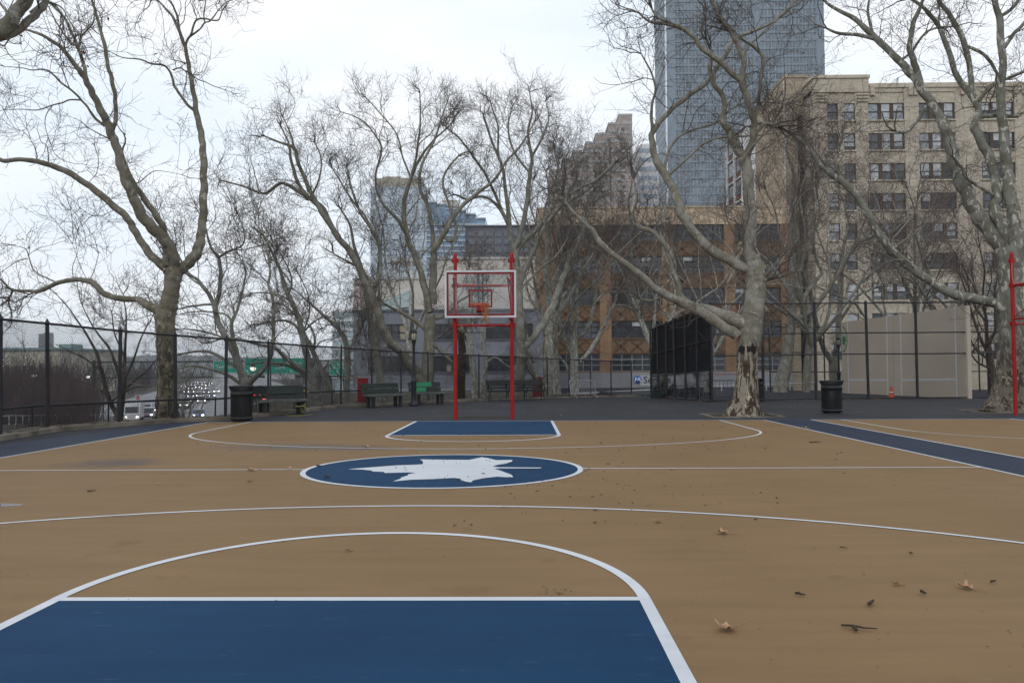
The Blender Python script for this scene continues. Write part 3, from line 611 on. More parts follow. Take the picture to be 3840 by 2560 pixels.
T3C = [[(590,1720,104),(588,1600,94),(592,1500,92),(598,1380,84),(605,1250,78),(610,1140,76),(612,1060,70)],
 [(560,1560,84),(500,1450,78),(420,1330,72),(330,1240,62),(270,1120,58),(220,960,54),(150,810,50),(80,660,46),(-10,545,42),(-110,400,34),(-200,240,30),(-290,40,26),(-325,-80,24),(-420,-120,16),(-520,-160,10)],
 [(-20,530,38),(-60,470,34),(-130,330,32),(-260,240,27),(-410,160,22),(-530,230,18),(-680,180,14),(-830,140,10)],
 [(-130,380,28),(-170,310,26),(-280,190,24),(-340,30,22),(-362,-110,14),(-410,-220,9)],
 [(-325,-80,18),(-350,-180,12),(-400,-290,7)],
 [(-200,240,16),(-150,120,14),(-140,-10,11),(-180,-120,8)],
 [(200,910,28),(260,800,26),(270,680,24),(240,530,22),(130,360,18),(60,160,14),(40,60,10)],
 [(240,530,16),(160,380,14),(90,300,14),(0,160,11),(-60,60,8)],
 [(220,850,20),(120,740,18),(40,700,14),(-60,640,10)],
 [(612,1050,54),(580,900,50),(545,770,42),(500,650,38),(450,510,36),(430,350,30),(440,250,28),(490,100,24),(530,10,20),(590,-80,17),(660,-160,13),(740,-230,10),(800,-320,7)],
 [(450,510,28),(380,400,24),(300,320,20),(250,230,17),(235,110,15),(270,-30,14),(270,-110,12),(180,-240,10),(90,-300,8),(0,-330,5)],
 [(445,230,18),(500,50,16),(530,-120,14),(545,-300,10),(540,-460,6)],
 [(480,130,14),(420,-30,13),(380,-180,11),(260,-330,9),(170,-430,7)],
 [(630,990,56),(632,820,50),(634,690,48),(645,610,44),(700,520,40),(760,410,32),(850,300,28),(950,220,24),(1060,130,20),(1130,20,17),(1250,-120,13),(1330,-260,9)],
 [(640,640,30),(625,480,28),(600,330,26),(540,180,22),(560,20,18),(640,-130,15),(690,-290,9),(730,-400,6)],
 [(700,520,22),(760,560,24),(790,460,20),(740,300,18),(700,130,15),(800,-20,12),(880,-60,9)],
 [(600,1180,40),(540,1130,34),(480,1090,28),(410,1050,24),(330,1010,18),(250,960,12)],
 [(610,1090,30),(690,1080,26),(740,1040,22),(800,980,20),(870,940,16)],
 [(650,1280,30),(690,1320,28),(740,1370,26),(790,1430,20)],[(650,1235,14),(700,1200,13),(740,1170,12)]]
make_tree('plane_tree', 'big forked plane tree with a hollow, left of the hoop', T3C, *ZD, 34.6, BK_GREY, dens=0.7, base_z=-.05, sec=0.12, secl=(1.0, 2.6), tip=.4, seed=8, flare=.1)
T3D = [[(1228,1700,66),(1232,1560,62),(1238,1300,60),(1230,1150,64),(1222,1000,64),(1216,830,58),(1195,640,48),(1165,520,38),(1150,350,30),(1130,200,25),(1110,50,20),(1040,-120,16),(980,-300,11)],
 [(1225,860,40),(1290,700,32),(1335,610,30),(1390,480,26),(1440,400,24),(1600,220,20),(1750,140,16),(1880,20,11)],
 [(1200,640,34),(1250,570,34),(1330,490,32),(1450,370,29),(1560,290,25),(1700,200,20),(1850,60,15),(1960,-60,10)],
 [(1225,1310,46),(1290,1260,46),(1340,1200,48),(1400,1110,50),(1460,1000,50),(1500,880,45),(1540,780,41),(1590,650,37),(1640,530,34),(1690,390,27),(1700,290,22),(1760,160,17),(1790,20,12)],
 [(1195,620,36),(1230,520,36),(1265,380,34),(1285,230,32),(1300,90,28),(1312,-20,24),(1285,-180,18),(1315,-330,13),(1295,-470,7)],
 [(1165,510,30),(1130,400,24),(1050,290,21),(960,250,19),(870,270,17),(790,240,13)],
 [(1160,480,26),(1100,330,22),(1010,130,19),(940,20,16),(830,-130,13),(730,-220,8)],
 [(1110,60,16),(1080,-60,15),(1080,-220,12),(1030,-390,8)],
 [(1240,880,16),(1310,810,15),(1370,750,14),(1480,660,11),(1560,540,8)],
 [(1300,90,18),(1200,-40,16),(1150,-200,13),(1170,-350,8)],
 [(1308,-10,18),(1380,-150,16),(1430,-290,10),(1410,-400,6)],
 [(1240,1300,24),(1270,1380,26),(1300,1450,26),(1350,1520,22)],
 [(1640,530,20),(1590,430,18),(1560,300,15),(1480,150,12),(1500,0,8)],
 [(1440,390,16),(1430,240,14),(1500,110,12),(1470,-60,9)]]
make_tree('plane_tree', 'tall plane tree right of the hoop with limbs sweeping right', T3D, *ZD, 37.5, BK_MID, dens=0.7, base_z=-.05, sec=0.16, secl=(1.2, 3.0), tip=.4, seed=9, l1len=1.05)
make_tree('dead_tree', 'dark rotten tree stump with a torn top behind the left hoop post', [[(818,1640,70),(822,1560,64),(826,1450,60),(832,1330,54),(828,1240,44),(815,1190,26),(800,1170,10)],[(830,1300,20),(836,1240,14),(840,1190,8)]], *ZD, 35.2, BK_ROT, dens=.3, base_z=-.05, seed=10)
make_tree('plane_tree', 'pale slender plane tree seen between the hoop posts', [[(928,1640,54),(922,1602,50),(908,1450,44),(896,1320,40),(882,1176,32),(876,1080,26),(900,980,20),(860,860,14),(880,740,8)],[(896,1300,20),(860,1200,16),(800,1130,12)],[(882,1170,16),(930,1060,14),(960,960,9)]], *ZD, 38.8, BK_PALE, dens=0.7, base_z=-.05, sec=0.2, tip=.6, twmat=TWIG_RED, seed=11)
make_tree('plane_tree', 'thin pale plane tree between the hoop posts, nearer the right post', [[(975,1640,46),(978,1578,44),(985,1470,34),(998,1380,32),(980,1290,28),(968,1200,22),(985,1080,16),(1010,960,11),(1000,840,7)],[(998,1400,14),(1050,1360,12),(1110,1380,8)],[(975,1240,14),(930,1160,10)]], *ZD, 39.2, BK_PALE, dens=0.7, base_z=-.05, sec=0.2, tip=.6, twmat=TWIG_RED, seed=12)
T3H = [[(1420,1660,78),(1420,1633,74),(1422,1540,68),(1424,1442,66),(1428,1340,60),(1430,1242,58),(1436,1150,48),(1436,1070,42),(1425,920,38),(1412,750,34),(1420,560,28),(1400,380,22),(1430,220,16),(1410,80,10)],
 [(1440,1140,40),(1500,1050,36),(1560,960,30),(1605,880,25),(1660,760,20),(1740,640,15),(1800,520,10)],
 [(1410,1570,34),(1370,1520,32),(1320,1440,28),(1295,1370,24),(1290,1300,18),(1280,1200,12)],
 [(1430,1240,26),(1380,1120,22),(1330,1010,18),(1290,930,16),(1270,800,11)],
 [(1425,920,24),(1480,800,22),(1520,640,19),(1500,480,15),(1540,300,12),(1590,120,8)],
 [(1412,760,22),(1360,620,19),(1350,470,15),(1300,300,11),(1320,140,7)],
 [(1410,560,18),(1460,420,15),(1460,260,11),(1500,60,8),(1480,-120,5)]]
make_tree('plane_tree', 'pale straight plane tree beside the row of park benches', T3H, *ZD, 40.5, BK_PALE, dens=0.62, base_z=-.05, sec=0.28, secl=(2.0, 4.6), tip=.6, twmat=TWIG_RED, seed=13, l1len=1.05)
T3I = [[(1608,1600,62),(1606,1530,58),(1606,1440,56),(1604,1350,54),(1602,1250,50),(1600,1200,46)],
 [(1594,1330,34),(1560,1280,34),(1530,1190,32),(1500,1100,26),(1478,1040,22),(1470,900,18),(1500,760,13),(1480,600,9)],
 [(1598,1210,34),(1596,1140,28),(1585,1050,26),(1575,960,24),(1590,800,19),(1560,640,14),(1580,440,9)],
 [(1610,1190,28),(1628,1090,24),(1620,990,22),(1640,820,18),(1690,620,14),(1740,480,10),(1730,320,6)],
 [(1622,1230,24),(1690,1170,27),(1720,1090,26),(1742,992,22),(1760,880,18),(1800,760,15),(1840,640,12),(1880,520,8)],
 [(1640,1390,30),(1690,1340,28),(1740,1270,28),(1780,1200,26),(1820,1120,22),(1850,1050,20),(1885,980,18),(1920,870,15),(2000,830,9)],
 [(1742,992,12),(1800,930,11),(1900,900,8)],[(1590,1480,22),(1550,1410,18),(1500,1350,14)],
 [(1850,1050,14),(1900,1000,12),(1980,1010,9),(2060,1060,6)]]
make_tree('plane_tree', 'pale plane tree fanning into many stems above the steel barrier', T3I, *ZD, 43.5, BK_PALE, dens=0.62, base_z=-.05, sec=0.26, secl=(1.6, 4.2), tip=.6, twmat=TWIG_RED, seed=14, l1len=1.05)
T3J = [[(2230,1620,56),(2200,1400,52),(2150,1250,46),(2110,1190,40),(2075,1130,34),(2040,1060,30),(2012,980,28),(2000,800,25),(1995,600,22),(2003,450,18),(1980,300,14),(2010,120,9)],
 [(2000,800,14),(1950,700,12),(1900,560,9)],[(1996,600,14),(2060,460,12),(2110,300,9)],[(2060,1100,18),(2100,960,16),(2120,800,14),(2170,640,11),(2150,480,7)],
 [(2200,1380,26),(2230,1230,22),(2260,1080,20),(2250,900,17),(2290,700,13),(2270,520,8)]]
make_tree('plane_tree', 'thin plane tree curving up in front of the brown brick building', T3J, *ZD, 45, BK_MID, dens=0.62, base_z=-.05, sec=0.3, secl=(2.0, 4.6), tip=.6, twmat=TWIG_RED, seed=15, l1len=1.05)
T4 = [[(637,1575,190),(642,1520,160),(648,1450,142),(654,1350,126),(659,1250,118),(664,1150,122),(678,1060,140),(690,960,132),(703,850,120),(710,760,115),(704,680,112),(690,600,92),(672,530,80),(674,430,76),(678,310,72),(664,200,68),(658,80,64),(650,0,60)] ,
 f2e([(601,1000,58),(540,930,54),(500,840,48),(455,760,42),(465,690,34),(460,620,32),(400,530,30),(372,420,26),(385,340,20),(350,250,14)]),
 f2e([(600,1000,52),(640,890,44),(650,780,42),(630,690,42),(600,600,40),(572,510,36),(588,400,34),(562,320,33),(520,220,34),(470,150,30),(420,80,28),(380,-10,24),(330,-120,18)]),
 f2e([(655,760,26),(680,640,24),(692,520,22),(708,370,24),(660,300,22),(580,250,18),(500,200,12)]),
 f2e([(565,505,38),(520,470,36),(430,385,34),(330,310,33),(270,235,28),(200,180,28),(100,150,24),(0,140,16),(-80,80,10)]),
 f2e([(210,190,18),(120,140,16),(40,110,14),(10,60,10)]),
 f2e([(600,600,18),(590,380,18),(620,290,17),(720,200,15),(800,120,13),(880,60,10),(940,-40,7)]),
 f2e([(640,870,20),(720,780,22),(800,800,18)]),
 [(712,720,64),(660,672,62),(560,620,61),(450,560,62),(380,500,59),(300,400,57),(250,320,55),(222,220,53),(172,120,51),(112,25,47)] + f2e([(20,960,42),(6,860,38),(40,790,36),(130,690,32),(230,610,31),(350,520,30),(420,420,30),(480,330,28),(540,240,26),(640,200,21),(750,150,17),(850,70,13),(930,-20,9)]),
 f2e([(14,850,24),(8,780,22),(5,680,18),(30,560,15),(0,450,12),(-60,340,8)]),
 f2e([(90,1060,20),(110,960,18),(170,870,17),(260,820,15),(400,780,14),(470,720,12),(560,660,11),(690,645,10),(850,655,7)]),
 f2e([(120,1100,16),(250,980,15),(330,910,14),(420,870,13),(560,860,12),(700,850,10),(850,830,7)]),
 [(600,1080,72),(530,1034,66),(440,972,63),(340,912,60),(280,882,58),(190,840,52),(100,790,47),(0,702,42),(-150,590,36),(-240,510,34),(-300,420,29),(-420,310,22),(-470,220,14)],
 [(640,1010,92),(540,960,78),(440,926,66),(350,900,56),(300,882,50),(250,830,44),(212,700,37),(192,600,35),(150,510,34),(80,440,30),(0,410,26),(-40,340,20),(-20,230,16),(-40,120,11)],
 [(730,690,44),(752,660,38),(764,640,34)],[(735,740,46),(756,738,40),(768,738,36)],[(740,900,40),(768,912,30),(782,928,24)],[(610,545,30),(612,520,26),(625,500,24)],
 f2e([(590,1060,40),(575,1010,30),(640,920,16),(700,860,14),(760,800,12)]),
 [(150,820,16),(80,860,13),(0,850,10)]]
make_tree('plane_tree', 'large plane tree with peeling lower bark standing on the asphalt', T4, *ZE, 23.8, BK_T4, dens=0.82, base_z=0, seed=16, flare=.42, up=.03)
T5 = [[(2262,1552,270),(2268,1480,215),(2272,1380,190),(2276,1280,168),(2278,1150,150),(2274,1020,140),(2270,900,136),(2268,780,130),(2268,680,128),(2272,600,124)],
 [(2285,660,100),(2220,545,88),(2150,450,86),(2072,340,84),(2012,230,82),(1962,120,76),(1922,20,70)] + f2e([(1890,920,66),(1860,820,62),(1800,700,58),(1720,580,54),(1650,480,48),(1580,400,44),(1480,300,40),(1380,205,36),(1270,110,27),(1150,50,20),(1090,0,15),(1010,-60,9)]),
 f2e([(1430,250,26),(1300,220,22),(1180,210,18),(1110,180,12)]),f2e([(1400,210,18),(1370,90,16),(1380,-40,12)]),
 [(2285,630,94),(2252,460,80),(2192,360,70),(2165,290,62)] + f2e([(2185,1250,54),(2165,1100,56),(2120,960,56),(2060,850,54),(2040,780,46),(2068,715,38),(2030,620,37),(1940,500,36),(1900,400,33),(1840,220,29),(1750,80,24),(1640,-10,18)]),
 f2e([(1700,530,42),(1660,390,38),(1632,300,34),(1655,150,28),(1705,30,22),(1740,-60,16)]),
 f2e([(2020,600,32),(2012,430,32),(1970,260,34),(1900,120,30),(1820,10,26),(1790,-80,20)]),
 f2e([(1980,290,20),(2080,330,20),(2140,390,20),(2180,460,17)]),
 f2e([(1560,390,16),(1640,330,15),(1730,210,14),(1820,170,12)]),
 f2e([(1735,670,22),(1680,760,20),(1610,830,22),(1545,825,16)]),
 [(2310,620,84),(2300,450,80),(2270,250,70),(2252,100,64),(2240,0,60)] + f2e([(2220,800,56),(2205,650,50),(2215,400,44),(2200,150,40),(2170,20,34),(2120,-70,24)]),
 f2e([(2230,300,24),(2290,210,22),(2352,150,20),(2420,60,16)]),f2e([(2210,100,22),(2270,60,22),(2350,-40,16)]),
 f2e([(2060,740,24),(2200,725,24),(2300,735,20),(2360,700,16)]),f2e([(2060,640,24),(2160,530,22),(2260,490,20),(2380,440,16)]),
 f2e([(2180,1240,20),(2000,1130,18),(1960,1060,14)]),
 [(2230,920,64),(2150,868,60),(2000,842,58),(1900,812,57),(1780,742,53),(1680,672,51),(1580,592,49),(1500,500,47),(1420,380,43),(1340,240,40),(1250,140,37),(1160,80,34),(1096,20,30)] + f2e([(1000,940,30),(900,850,26),(800,800,22),(690,780,16),(600,800,10)]),
 [(1240,130,14),(1200,30,12),(1220,-80,9)],[(1540,550,12),(1620,490,11),(1720,420,9),(1790,330,6)],[(1700,690,12),(1640,620,10),(1560,610,8)]]
make_tree('plane_tree', 'massive plane tree at the right edge behind the cropped hoop', T5, *ZE, 25.2, BK_T5, dens=0.9, base_z=0, seed=17, flare=.22, leafy=.25, up=.02)
T6A = [[(852,1440,92),(862,1400,86),(890,1250,76),(908,1130,64),(920,1040,56),(930,950,52),(934,850,42),(932,700,35),(940,520,30),(935,300,24),(940,100,18),(900,-60,13),(920,-200,8)],
 [(925,1000,34),(990,960,32),(1060,915,30),(1130,820,29),(1210,700,28),(1265,600,26),(1350,500,22),(1450,460,16),(1540,440,9)],
 [(985,880,30),(1050,770,27),(1110,690,20),(1082,610,18),(1060,480,15),(1100,330,11),(1080,180,7)],
 [(928,830,26),(860,720,23),(780,612,19),(715,560,14),(650,470,9)],
 [(1000,880,26),(960,760,24),(1000,600,20),(1010,420,16),(980,240,11),(1020,60,7)],[(936,620,16),(860,480,14),(830,320,10),(770,180,6)],
 [(936,420,14),(1000,280,12),(1080,120,8)]]
make_tree('plane_tree', 'plane tree behind the ball court fence at the tan building corner', T6A, *ZE, 45, BK_MID, dens=0.8, base_z=-.05, sec=0.34, secl=(2.0, 4.8), seed=18, l1len=1.05, twmat=TWIG_RED)
T6B = [[(1190,1350,62),(1188,1280,60),(1186,1210,58)],[(1180,1250,36),(1115,1130,30),(1080,1000,28),(1040,800,25),(985,640,21),(950,470,16),(960,300,10)],
 [(1196,1230,40),(1212,1100,35),(1222,900,30),(1232,700,25),(1242,550,20),(1275,400,14),(1250,260,8)],[(1218,1000,20),(1280,900,17),(1345,825,14),(1450,780,9)],
 [(1234,680,16),(1290,560,14),(1360,420,10),(1400,280,6)],[(1080,980,16),(1010,900,14),(960,880,10)]]
make_tree('plane_tree', 'plane tree forking low beside the distant lamp post', T6B, *ZE, 47, BK_MID, dens=0.8, base_z=-.05, sec=0.34, secl=(2.0, 4.8), seed=19, l1len=1.05, twmat=TWIG_RED)
T6C = [[(1690,1200,40),(1690,1000,38),(1690,920,38),(1684,860,34)],[(1684,900,26),(1640,800,24),(1600,700,20),(1530,580,15),(1500,440,10)],[(1690,880,26),(1730,800,22),(1765,690,19),(1720,560,15),(1680,400,12),(1700,240,8)],
 [(1686,860,20),(1690,700,18),(1680,520,14),(1690,340,11),(1640,180,7)],[(1755,700,14),(1820,560,12),(1880,420,9),(1950,300,6)]]
make_tree('plane_tree', 'plane tree rising behind the top of the ball court wall', T6C, *ZE, 48, BK_MID, dens=0.85, base_z=-.05, sec=0.4, secl=(2.0, 4.8), seed=20, l1len=1.05, twmat=TWIG_RED)
T6D = [[(2160,1380,50),(2155,1300,46),(2140,1200,40),(2130,1120,30)],[(2140,1200,20),(2080,1080,17),(2040,960,13),(2000,820,9),(1960,700,5)],[(2130,1120,20),(2120,980,17),(2100,830,13),(2110,680,9),(2080,540,5)],[(2135,1150,18),(2180,1010,15),(2170,850,11),(2190,700,7)],
 [(2145,1230,16),(2060,1160,13),(2000,1060,9)],[(2125,1000,12),(2040,880,9),(2010,760,6)],[(2150,1280,14),(2070,1240,11),(2030,1190,8)]]
make_tree('bare_tree', 'small reddish many-branched tree behind the fence right of the ball court wall', T6D, *ZE, 41, BK_DARK, dens=0.8, base_z=-.05, sec=0.25, seed=21, l1len=.9, twmat=TWIG_RED, group=None)
T7 = [[(815,2020,60),(818,1960,56),(830,1870,50),(845,1760,44),(850,1680,36)],[(850,1690,26),(860,1560,20),(865,1420,15),(870,1270,10),(850,1110,6)],[(845,1750,26),(800,1600,22),(750,1480,16),(640,1330,10),(560,1170,6)],
 [(800,1930,34),(740,1800,30),(700,1640,26),(660,1500,20),(580,1360,13),(470,1200,8),(400,1120,5)],[(855,1700,18),(920,1560,15),(960,1440,11),(1010,1330,7)],[(860,1540,12),(790,1380,9),(770,1230,6)],[(700,1640,14),(600,1560,12),(480,1500,8),(380,1450,5)],[(740,1800,16),(640,1740,12),(520,1700,8),(400,1690,5)],
 [(840,1790,14),(930,1700,12),(1010,1640,9),(1070,1560,6)],[(760,1850,14),(900,1760,11),(1000,1740,7)]]
make_tree('bare_tree', 'young bushy bare tree behind the fence left of the big plane tree', T7, *ZB, 25.5, BK_DARK, dens=0.55, base_z=-1.8, clear=2.3, seed=22, l1len=.62, twmat=TWIG_RED, group=None, minr=.005)

def auto_tree(label, px, Y, height, spread, seed, bk=None, twmat=None, nl=6, base_z=-.05, group='background plane trees'):
    """a background plane tree grown from rules: vase of limbs, side limbs, fine twigs"""
    rg = np.random.default_rng(seed); x = P(px, 1400, Y).x; root = thing('plane_tree', label, 'tree', (x, Y, base_z), group); mb = MB()
    th = height * rg.uniform(.20, .28); n = 8; t = np.linspace(0, 1, n); tp = np.stack([x + rg.normal(0, .5) * t ** 1.5, Y + rg.normal(0, .4) * t ** 1.5, base_z - .2 + (th + .2) * t], 1); r0 = .012 * height + .04
    mb.tubes(tp[None], (r0 * (1.15 - .3 * t))[None], 12, lump=.03)
    az = rg.uniform(0, 6.28) + np.arange(nl) * 2 * np.pi / nl + rg.normal(0, .3, nl); tilt = rg.uniform(.25, .75, nl) * spread
    D = np.stack([np.cos(az) * np.sin(tilt), np.sin(az) * np.sin(tilt), np.cos(tilt)], 1); p0, q0 = grow(np.repeat(tp[-1:], nl, 0) - UP * rg.uniform(0, th * .3, nl)[:, None], D, rg.uniform(.62, .85, nl) * height, np.full(nl, r0 * .55), np.full(nl, .014), 16, .13, .035, rg); mb.tubes(p0, q0, 8)
    s, d, rr = branch_off(p0, q0, 6, .25, rg, .55); p1, q1 = grow(s, d + UP * .25, rg.uniform(.18, .36, len(s)) * height, np.minimum(rr * .6, .04), np.full(len(s), .009), 11, .17, .05, rg); mb.tubes(p1, q1, 5); mb.build('trunk', bk or BK_PALE, root)
    mb = MB(); s, d, rr = branch_off(p1, q1, 6, .2, rg, .6); p2, q2 = grow(s, d + UP * .2, rg.uniform(.6, 1.9, len(s)), np.minimum(rr * .6, .014), np.full(len(s), .005), 7, .26, .05, rg); mb.tubes(p2, q2, 3)
    s, d, rr = branch_off(p2, q2, 4, .15, rg, .6); p3, q3 = grow(s, d + UP * .15, rg.uniform(.3, 1.1, len(s)), np.full(len(s), .0062), np.full(len(s), .0038), 5, .28, .05, rg); mb.tubes(p3, q3, 3)
    s, d, rr = branch_off(p3, q3, 2, .2, rg, .6); p4, q4 = grow(s, d + UP * .1, rg.uniform(.15, .5, len(s)), np.full(len(s), .0048), np.full(len(s), .003), 3, .3, .05, rg); mb.tubes(p4, q4, 3)
    for q in p3[:, -1][rg.random(len(p3)) < .02]: mb.ico(q, rg.uniform(.015, .024), 1)
    mb.build('crown', [twmat or TWIG, DRY], root)
auto_tree('background plane tree with a fine dense crown right of the stepped tower', 2492, 45.2, 12.5, 1.0, 301, twmat=TWIG_RED)
TW_PALE = mat('twig_pale', (.17, .15, .138), .9, (.11, .094, .086), scale=1.0, spec=.1)
auto_tree('tall background plane tree right of the hoop before the stepped tower', 2090, 44.0, 14.0, .85, 303, twmat=TW_PALE, nl=4)
auto_tree('background plane tree before the pale blue glass tower', 1560, 42.0, 11.5, 1.0, 305, BK_PALE, TW_PALE, nl=4)
auto_tree('background plane tree before the right end of the brown brick building', 2650, 45.0, 10.5, 1.1, 307, twmat=TWIG_RED)
auto_tree('background plane tree before the fire escape of the tan building', 3020, 45.0, 13.5, 1.0, 308, BK_MID, TWIG_RED)
auto_tree('background plane tree before the middle of the tan building', 3330, 46.5, 12.0, 1.1, 309, BK_MID, TWIG_RED)
auto_tree('background plane tree before the right part of the tan building', 3620, 46.0, 12.5, 1.0, 310, BK_MID, TWIG_RED)
auto_tree('low background tree beyond the signs, left of the round glass block', 1212, 50, 8.5, 1.0, 311, BK_MID, base_z=-4.5)
auto_tree('low background tree beyond the fence between the big left tree and the signs', 725, 60, 8.0, 1.1, 312, BK_MID, base_z=-5.5)
# ================================================================ BUILDINGS
def brickmat(name, c1, c2, mortar, scale=1.0, rough=.85, bw=.42, bh=.14):
    m = mat(name, c1, rough, c2, scale=.35, spec=.15)
    nt, nw, lk, b = nodes_of(m); c0 = b.inputs['Base Color'].links[0].from_socket
    tc = [n for n in nt.nodes if n.type == 'TEX_COORD'][0].outputs['Object']
    sx = nw('SeparateXYZ'); lk(tc, sx.inputs[0]); ad = nw('Math', operation='ADD'); lk(sx.outputs[0], ad.inputs[0]); lk(sx.outputs[1], ad.inputs[1])
    cb = nw('CombineXYZ'); lk(ad.outputs[0], cb.inputs[0]); lk(sx.outputs[2], cb.inputs[1])
    br = nw('TexBrick'); br.inputs['Scale'].default_value = scale; br.inputs['Brick Width'].default_value = bw; br.inputs['Row Height'].default_value = bh; br.inputs['Mortar Size'].default_value = .012
    br.inputs['Color1'].default_value = (1, 1, 1, 1); br.inputs['Color2'].default_value = (.72, .70, .68, 1); br.inputs['Mortar'].default_value = (*mortar, 1)
    lk(cb.outputs[0], br.inputs['Vector']); c0 = mixrgb(nt, .8, c0, br.outputs[0], 'MULTIPLY')
    mp = nw('Mapping'); mp.inputs['Scale'].default_value = (1.1, 1.1, .09); lk(tc, mp.inputs[0])
    st = noise_mask(nt, mp.outputs[0], 1.6, .55, .8, 6, .65); c0 = mixrgb(nt, st, c0, mixrgb(nt, 1.0, c0, (.62, .60, .58), 'MULTIPLY'))   # rain streaks, soot
    lk(c0, b.inputs['Base Color']); return m
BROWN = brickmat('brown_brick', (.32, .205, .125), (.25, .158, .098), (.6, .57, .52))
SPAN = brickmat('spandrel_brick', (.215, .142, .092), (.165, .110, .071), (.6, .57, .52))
ORN = brickmat('ornament_brick', (.10, .062, .038), (.14, .08, .045), (.6, .57, .52))
BUFF = brickmat('buff_parapet', (.60, .475, .34), (.53, .415, .295), (.8, .78, .75), bw=.8, bh=.3)
TANB = brickmat('tan_brick', (.57, .51, .415), (.49, .435, .35), (.8, .78, .75))
TAN_TRIM = mat('tan_stone', (.58, .51, .40), .8, (.46, .40, .31), scale=.6)
TAN_DARK = brickmat('tan_brick_dark', (.48, .41, .31), (.38, .32, .24), (.7, .7, .7))
GREYW = mat('grey_paint', (.185, .195, .225), .8, (.155, .163, .19), scale=.25)
GREYBASE = mat('grey_panel', (.25, .255, .275), .7, (.20, .205, .22), scale=.4)
DARKBASE = mat('dark_base', (.075, .08, .09), .8)
BEIGE = mat('beige_stucco', (.58, .54, .49), .85, (.48, .45, .41), scale=.12)
PALEW = mat('pale_wall', (.70, .71, .73), .8, (.60, .61, .63), scale=.2)
FRAME_D = mat('window_frame_dark', (.035, .036, .04), .5)
FRAME_W = mat('window_frame_pale', (.24, .25, .26), .5)
FRAME_B = mat('window_frame_brown', (.085, .06, .045), .6)
BLIND = mat('blind', (.50, .52, .54), .7, (.40, .42, .44), scale=1.3)
IRON = mat('black_iron', (.018, .018, .02), .55)
def glassmat(name, c1, c2, rough=.06, sc=.5, spec=.6):
    return mat(name, c1, rough, c2, scale=sc, spec=spec, lo=.3, hi=.7)
GLASS_D = glassmat('window_glass_dark', (.035, .042, .050), (.014, .017, .021))
GLASS_M = glassmat('window_glass_grey', (.12, .145, .165), (.05, .06, .07))
GLASS_P = glassmat('window_glass_pale', (.36, .40, .43), (.22, .25, .28))
rb = random.Random(5)
def zrow(px, py, Y): return P(px, py, Y).z
def xcol(px, py, Y): return P(px, py, Y).x

# ---- brown brick factory
YB = 90.0
bxs = [(2055, 2091), (2249, 2292), (2484, 2525), (2718, 2758), (2930, 2968)]     # pillars
rows = [(845, 906), (963, 1025), (1084, 1146), (1206, 1268), (1329, 1392)]
X0, X1 = xcol(2020, 1100, YB), xcol(2968, 1100, YB); ZT = zrow(2300, 782, YB); ZP = zrow(2300, 844, YB); ZBS = zrow(2300, 1396, YB); ZB0 = zrow(2300, 1454, YB)
bld = thing('brick_building', 'brown brick factory building with wide window bands and a pale parapet', 'building', ((X0 + X1) / 2, YB, -1.95))
mb = MB(); mb.box(X0, YB + .45, -1.95, X1, YB + 24, ZP)
pcols = [(X0, xcol(2091, 1100, YB))] + [(xcol(a, 1100, YB), xcol(b, 1100, YB)) for a, b in bxs[1:]]
for a, b in pcols: mb.box(a, YB, ZBS, b, YB + .45, ZP)
rz = [(zrow(2170, b, YB), zrow(2170, a, YB)) for a, b in rows]      # (sill, head)
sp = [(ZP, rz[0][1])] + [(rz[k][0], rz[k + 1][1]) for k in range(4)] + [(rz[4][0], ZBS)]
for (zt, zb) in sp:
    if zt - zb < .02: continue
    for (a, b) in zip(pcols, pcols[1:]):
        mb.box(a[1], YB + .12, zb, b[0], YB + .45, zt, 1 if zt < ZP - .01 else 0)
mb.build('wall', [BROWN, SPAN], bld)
mb = MB()        # raised brick ornament on the spandrels: border and crossed bands
for (zt, zb) in sp[1:5]:
    for (a, b) in zip(pcols, pcols[1:]):
        xa, xb = a[1] + .12, b[0] - .12; h_ = zt - zb
        mb.box(xa, YB + .07, zt - .22, xb, YB + .12, zt - .08); mb.box(xa, YB + .07, zb + .06, xb, YB + .12, zb + .16)
        n_ = 3; wd_ = (xb - xa) / n_
        for k in range(n_):
            c_ = xa + wd_ * (k + .5)
            for s_ in (-1, 1):
                A = Vector((c_ - .72 * s_, YB + .085, zb + .25)); B = Vector((c_ + .72 * s_, YB + .085, zt - .32)); d_ = (B - A).normalized(); nn = Vector((-d_.z, 0, d_.x)) * .09
                mb.obox(A - nn, B - A, Vector((0, .035 + .004 * s_, 0)), nn * 2)
mb.build('brick_ornament', ORN, bld)
mb = MB(); mb.box(X0 - .1, YB - .06, ZP, X1 + .1, YB + 24, ZT); mb.box(X0 - .2, YB - .16, ZT, X1 + .2, YB + 24.1, ZT + .18); mb.build('parapet', BUFF, bld)
mb = MB(); mb.box(X0, YB - .1, ZB0, X1, YB + .45, ZBS); 
for k in range(1, 12):
    x = X0 + (X1 - X0) * k / 12; mb.box(x - .02, YB - .115, ZB0, x + .02, YB - .1, ZBS)
for z in (.33, .66): mb.box(X0, YB - .112, ZB0 + (ZBS - ZB0) * z - .02, X1, YB - .1, ZB0 + (ZBS - ZB0) * z + .02)
mb.build('base_panel', GREYBASE, bld)
mb = MB(); mb.box(X0, YB + .02, -1.95, X1, YB + .45, ZB0)
for k in range(7): mb.box(X0 + 3 + k * 4.1, YB - .05, -1.95, X0 + 3.4 + k * 4.1, YB + .02, ZB0)
mb.build('plinth', DARKBASE, bld)
mb = MB(); mb.box(xcol(2600, 1403, YB), YB - .14, zrow(2650, 1404, YB), xcol(2765, 1403, YB), YB - .105, zrow(2650, 1402, YB)); mb.build('red_stripe', mat('red_stripe', (.25, .03, .03)), bld)
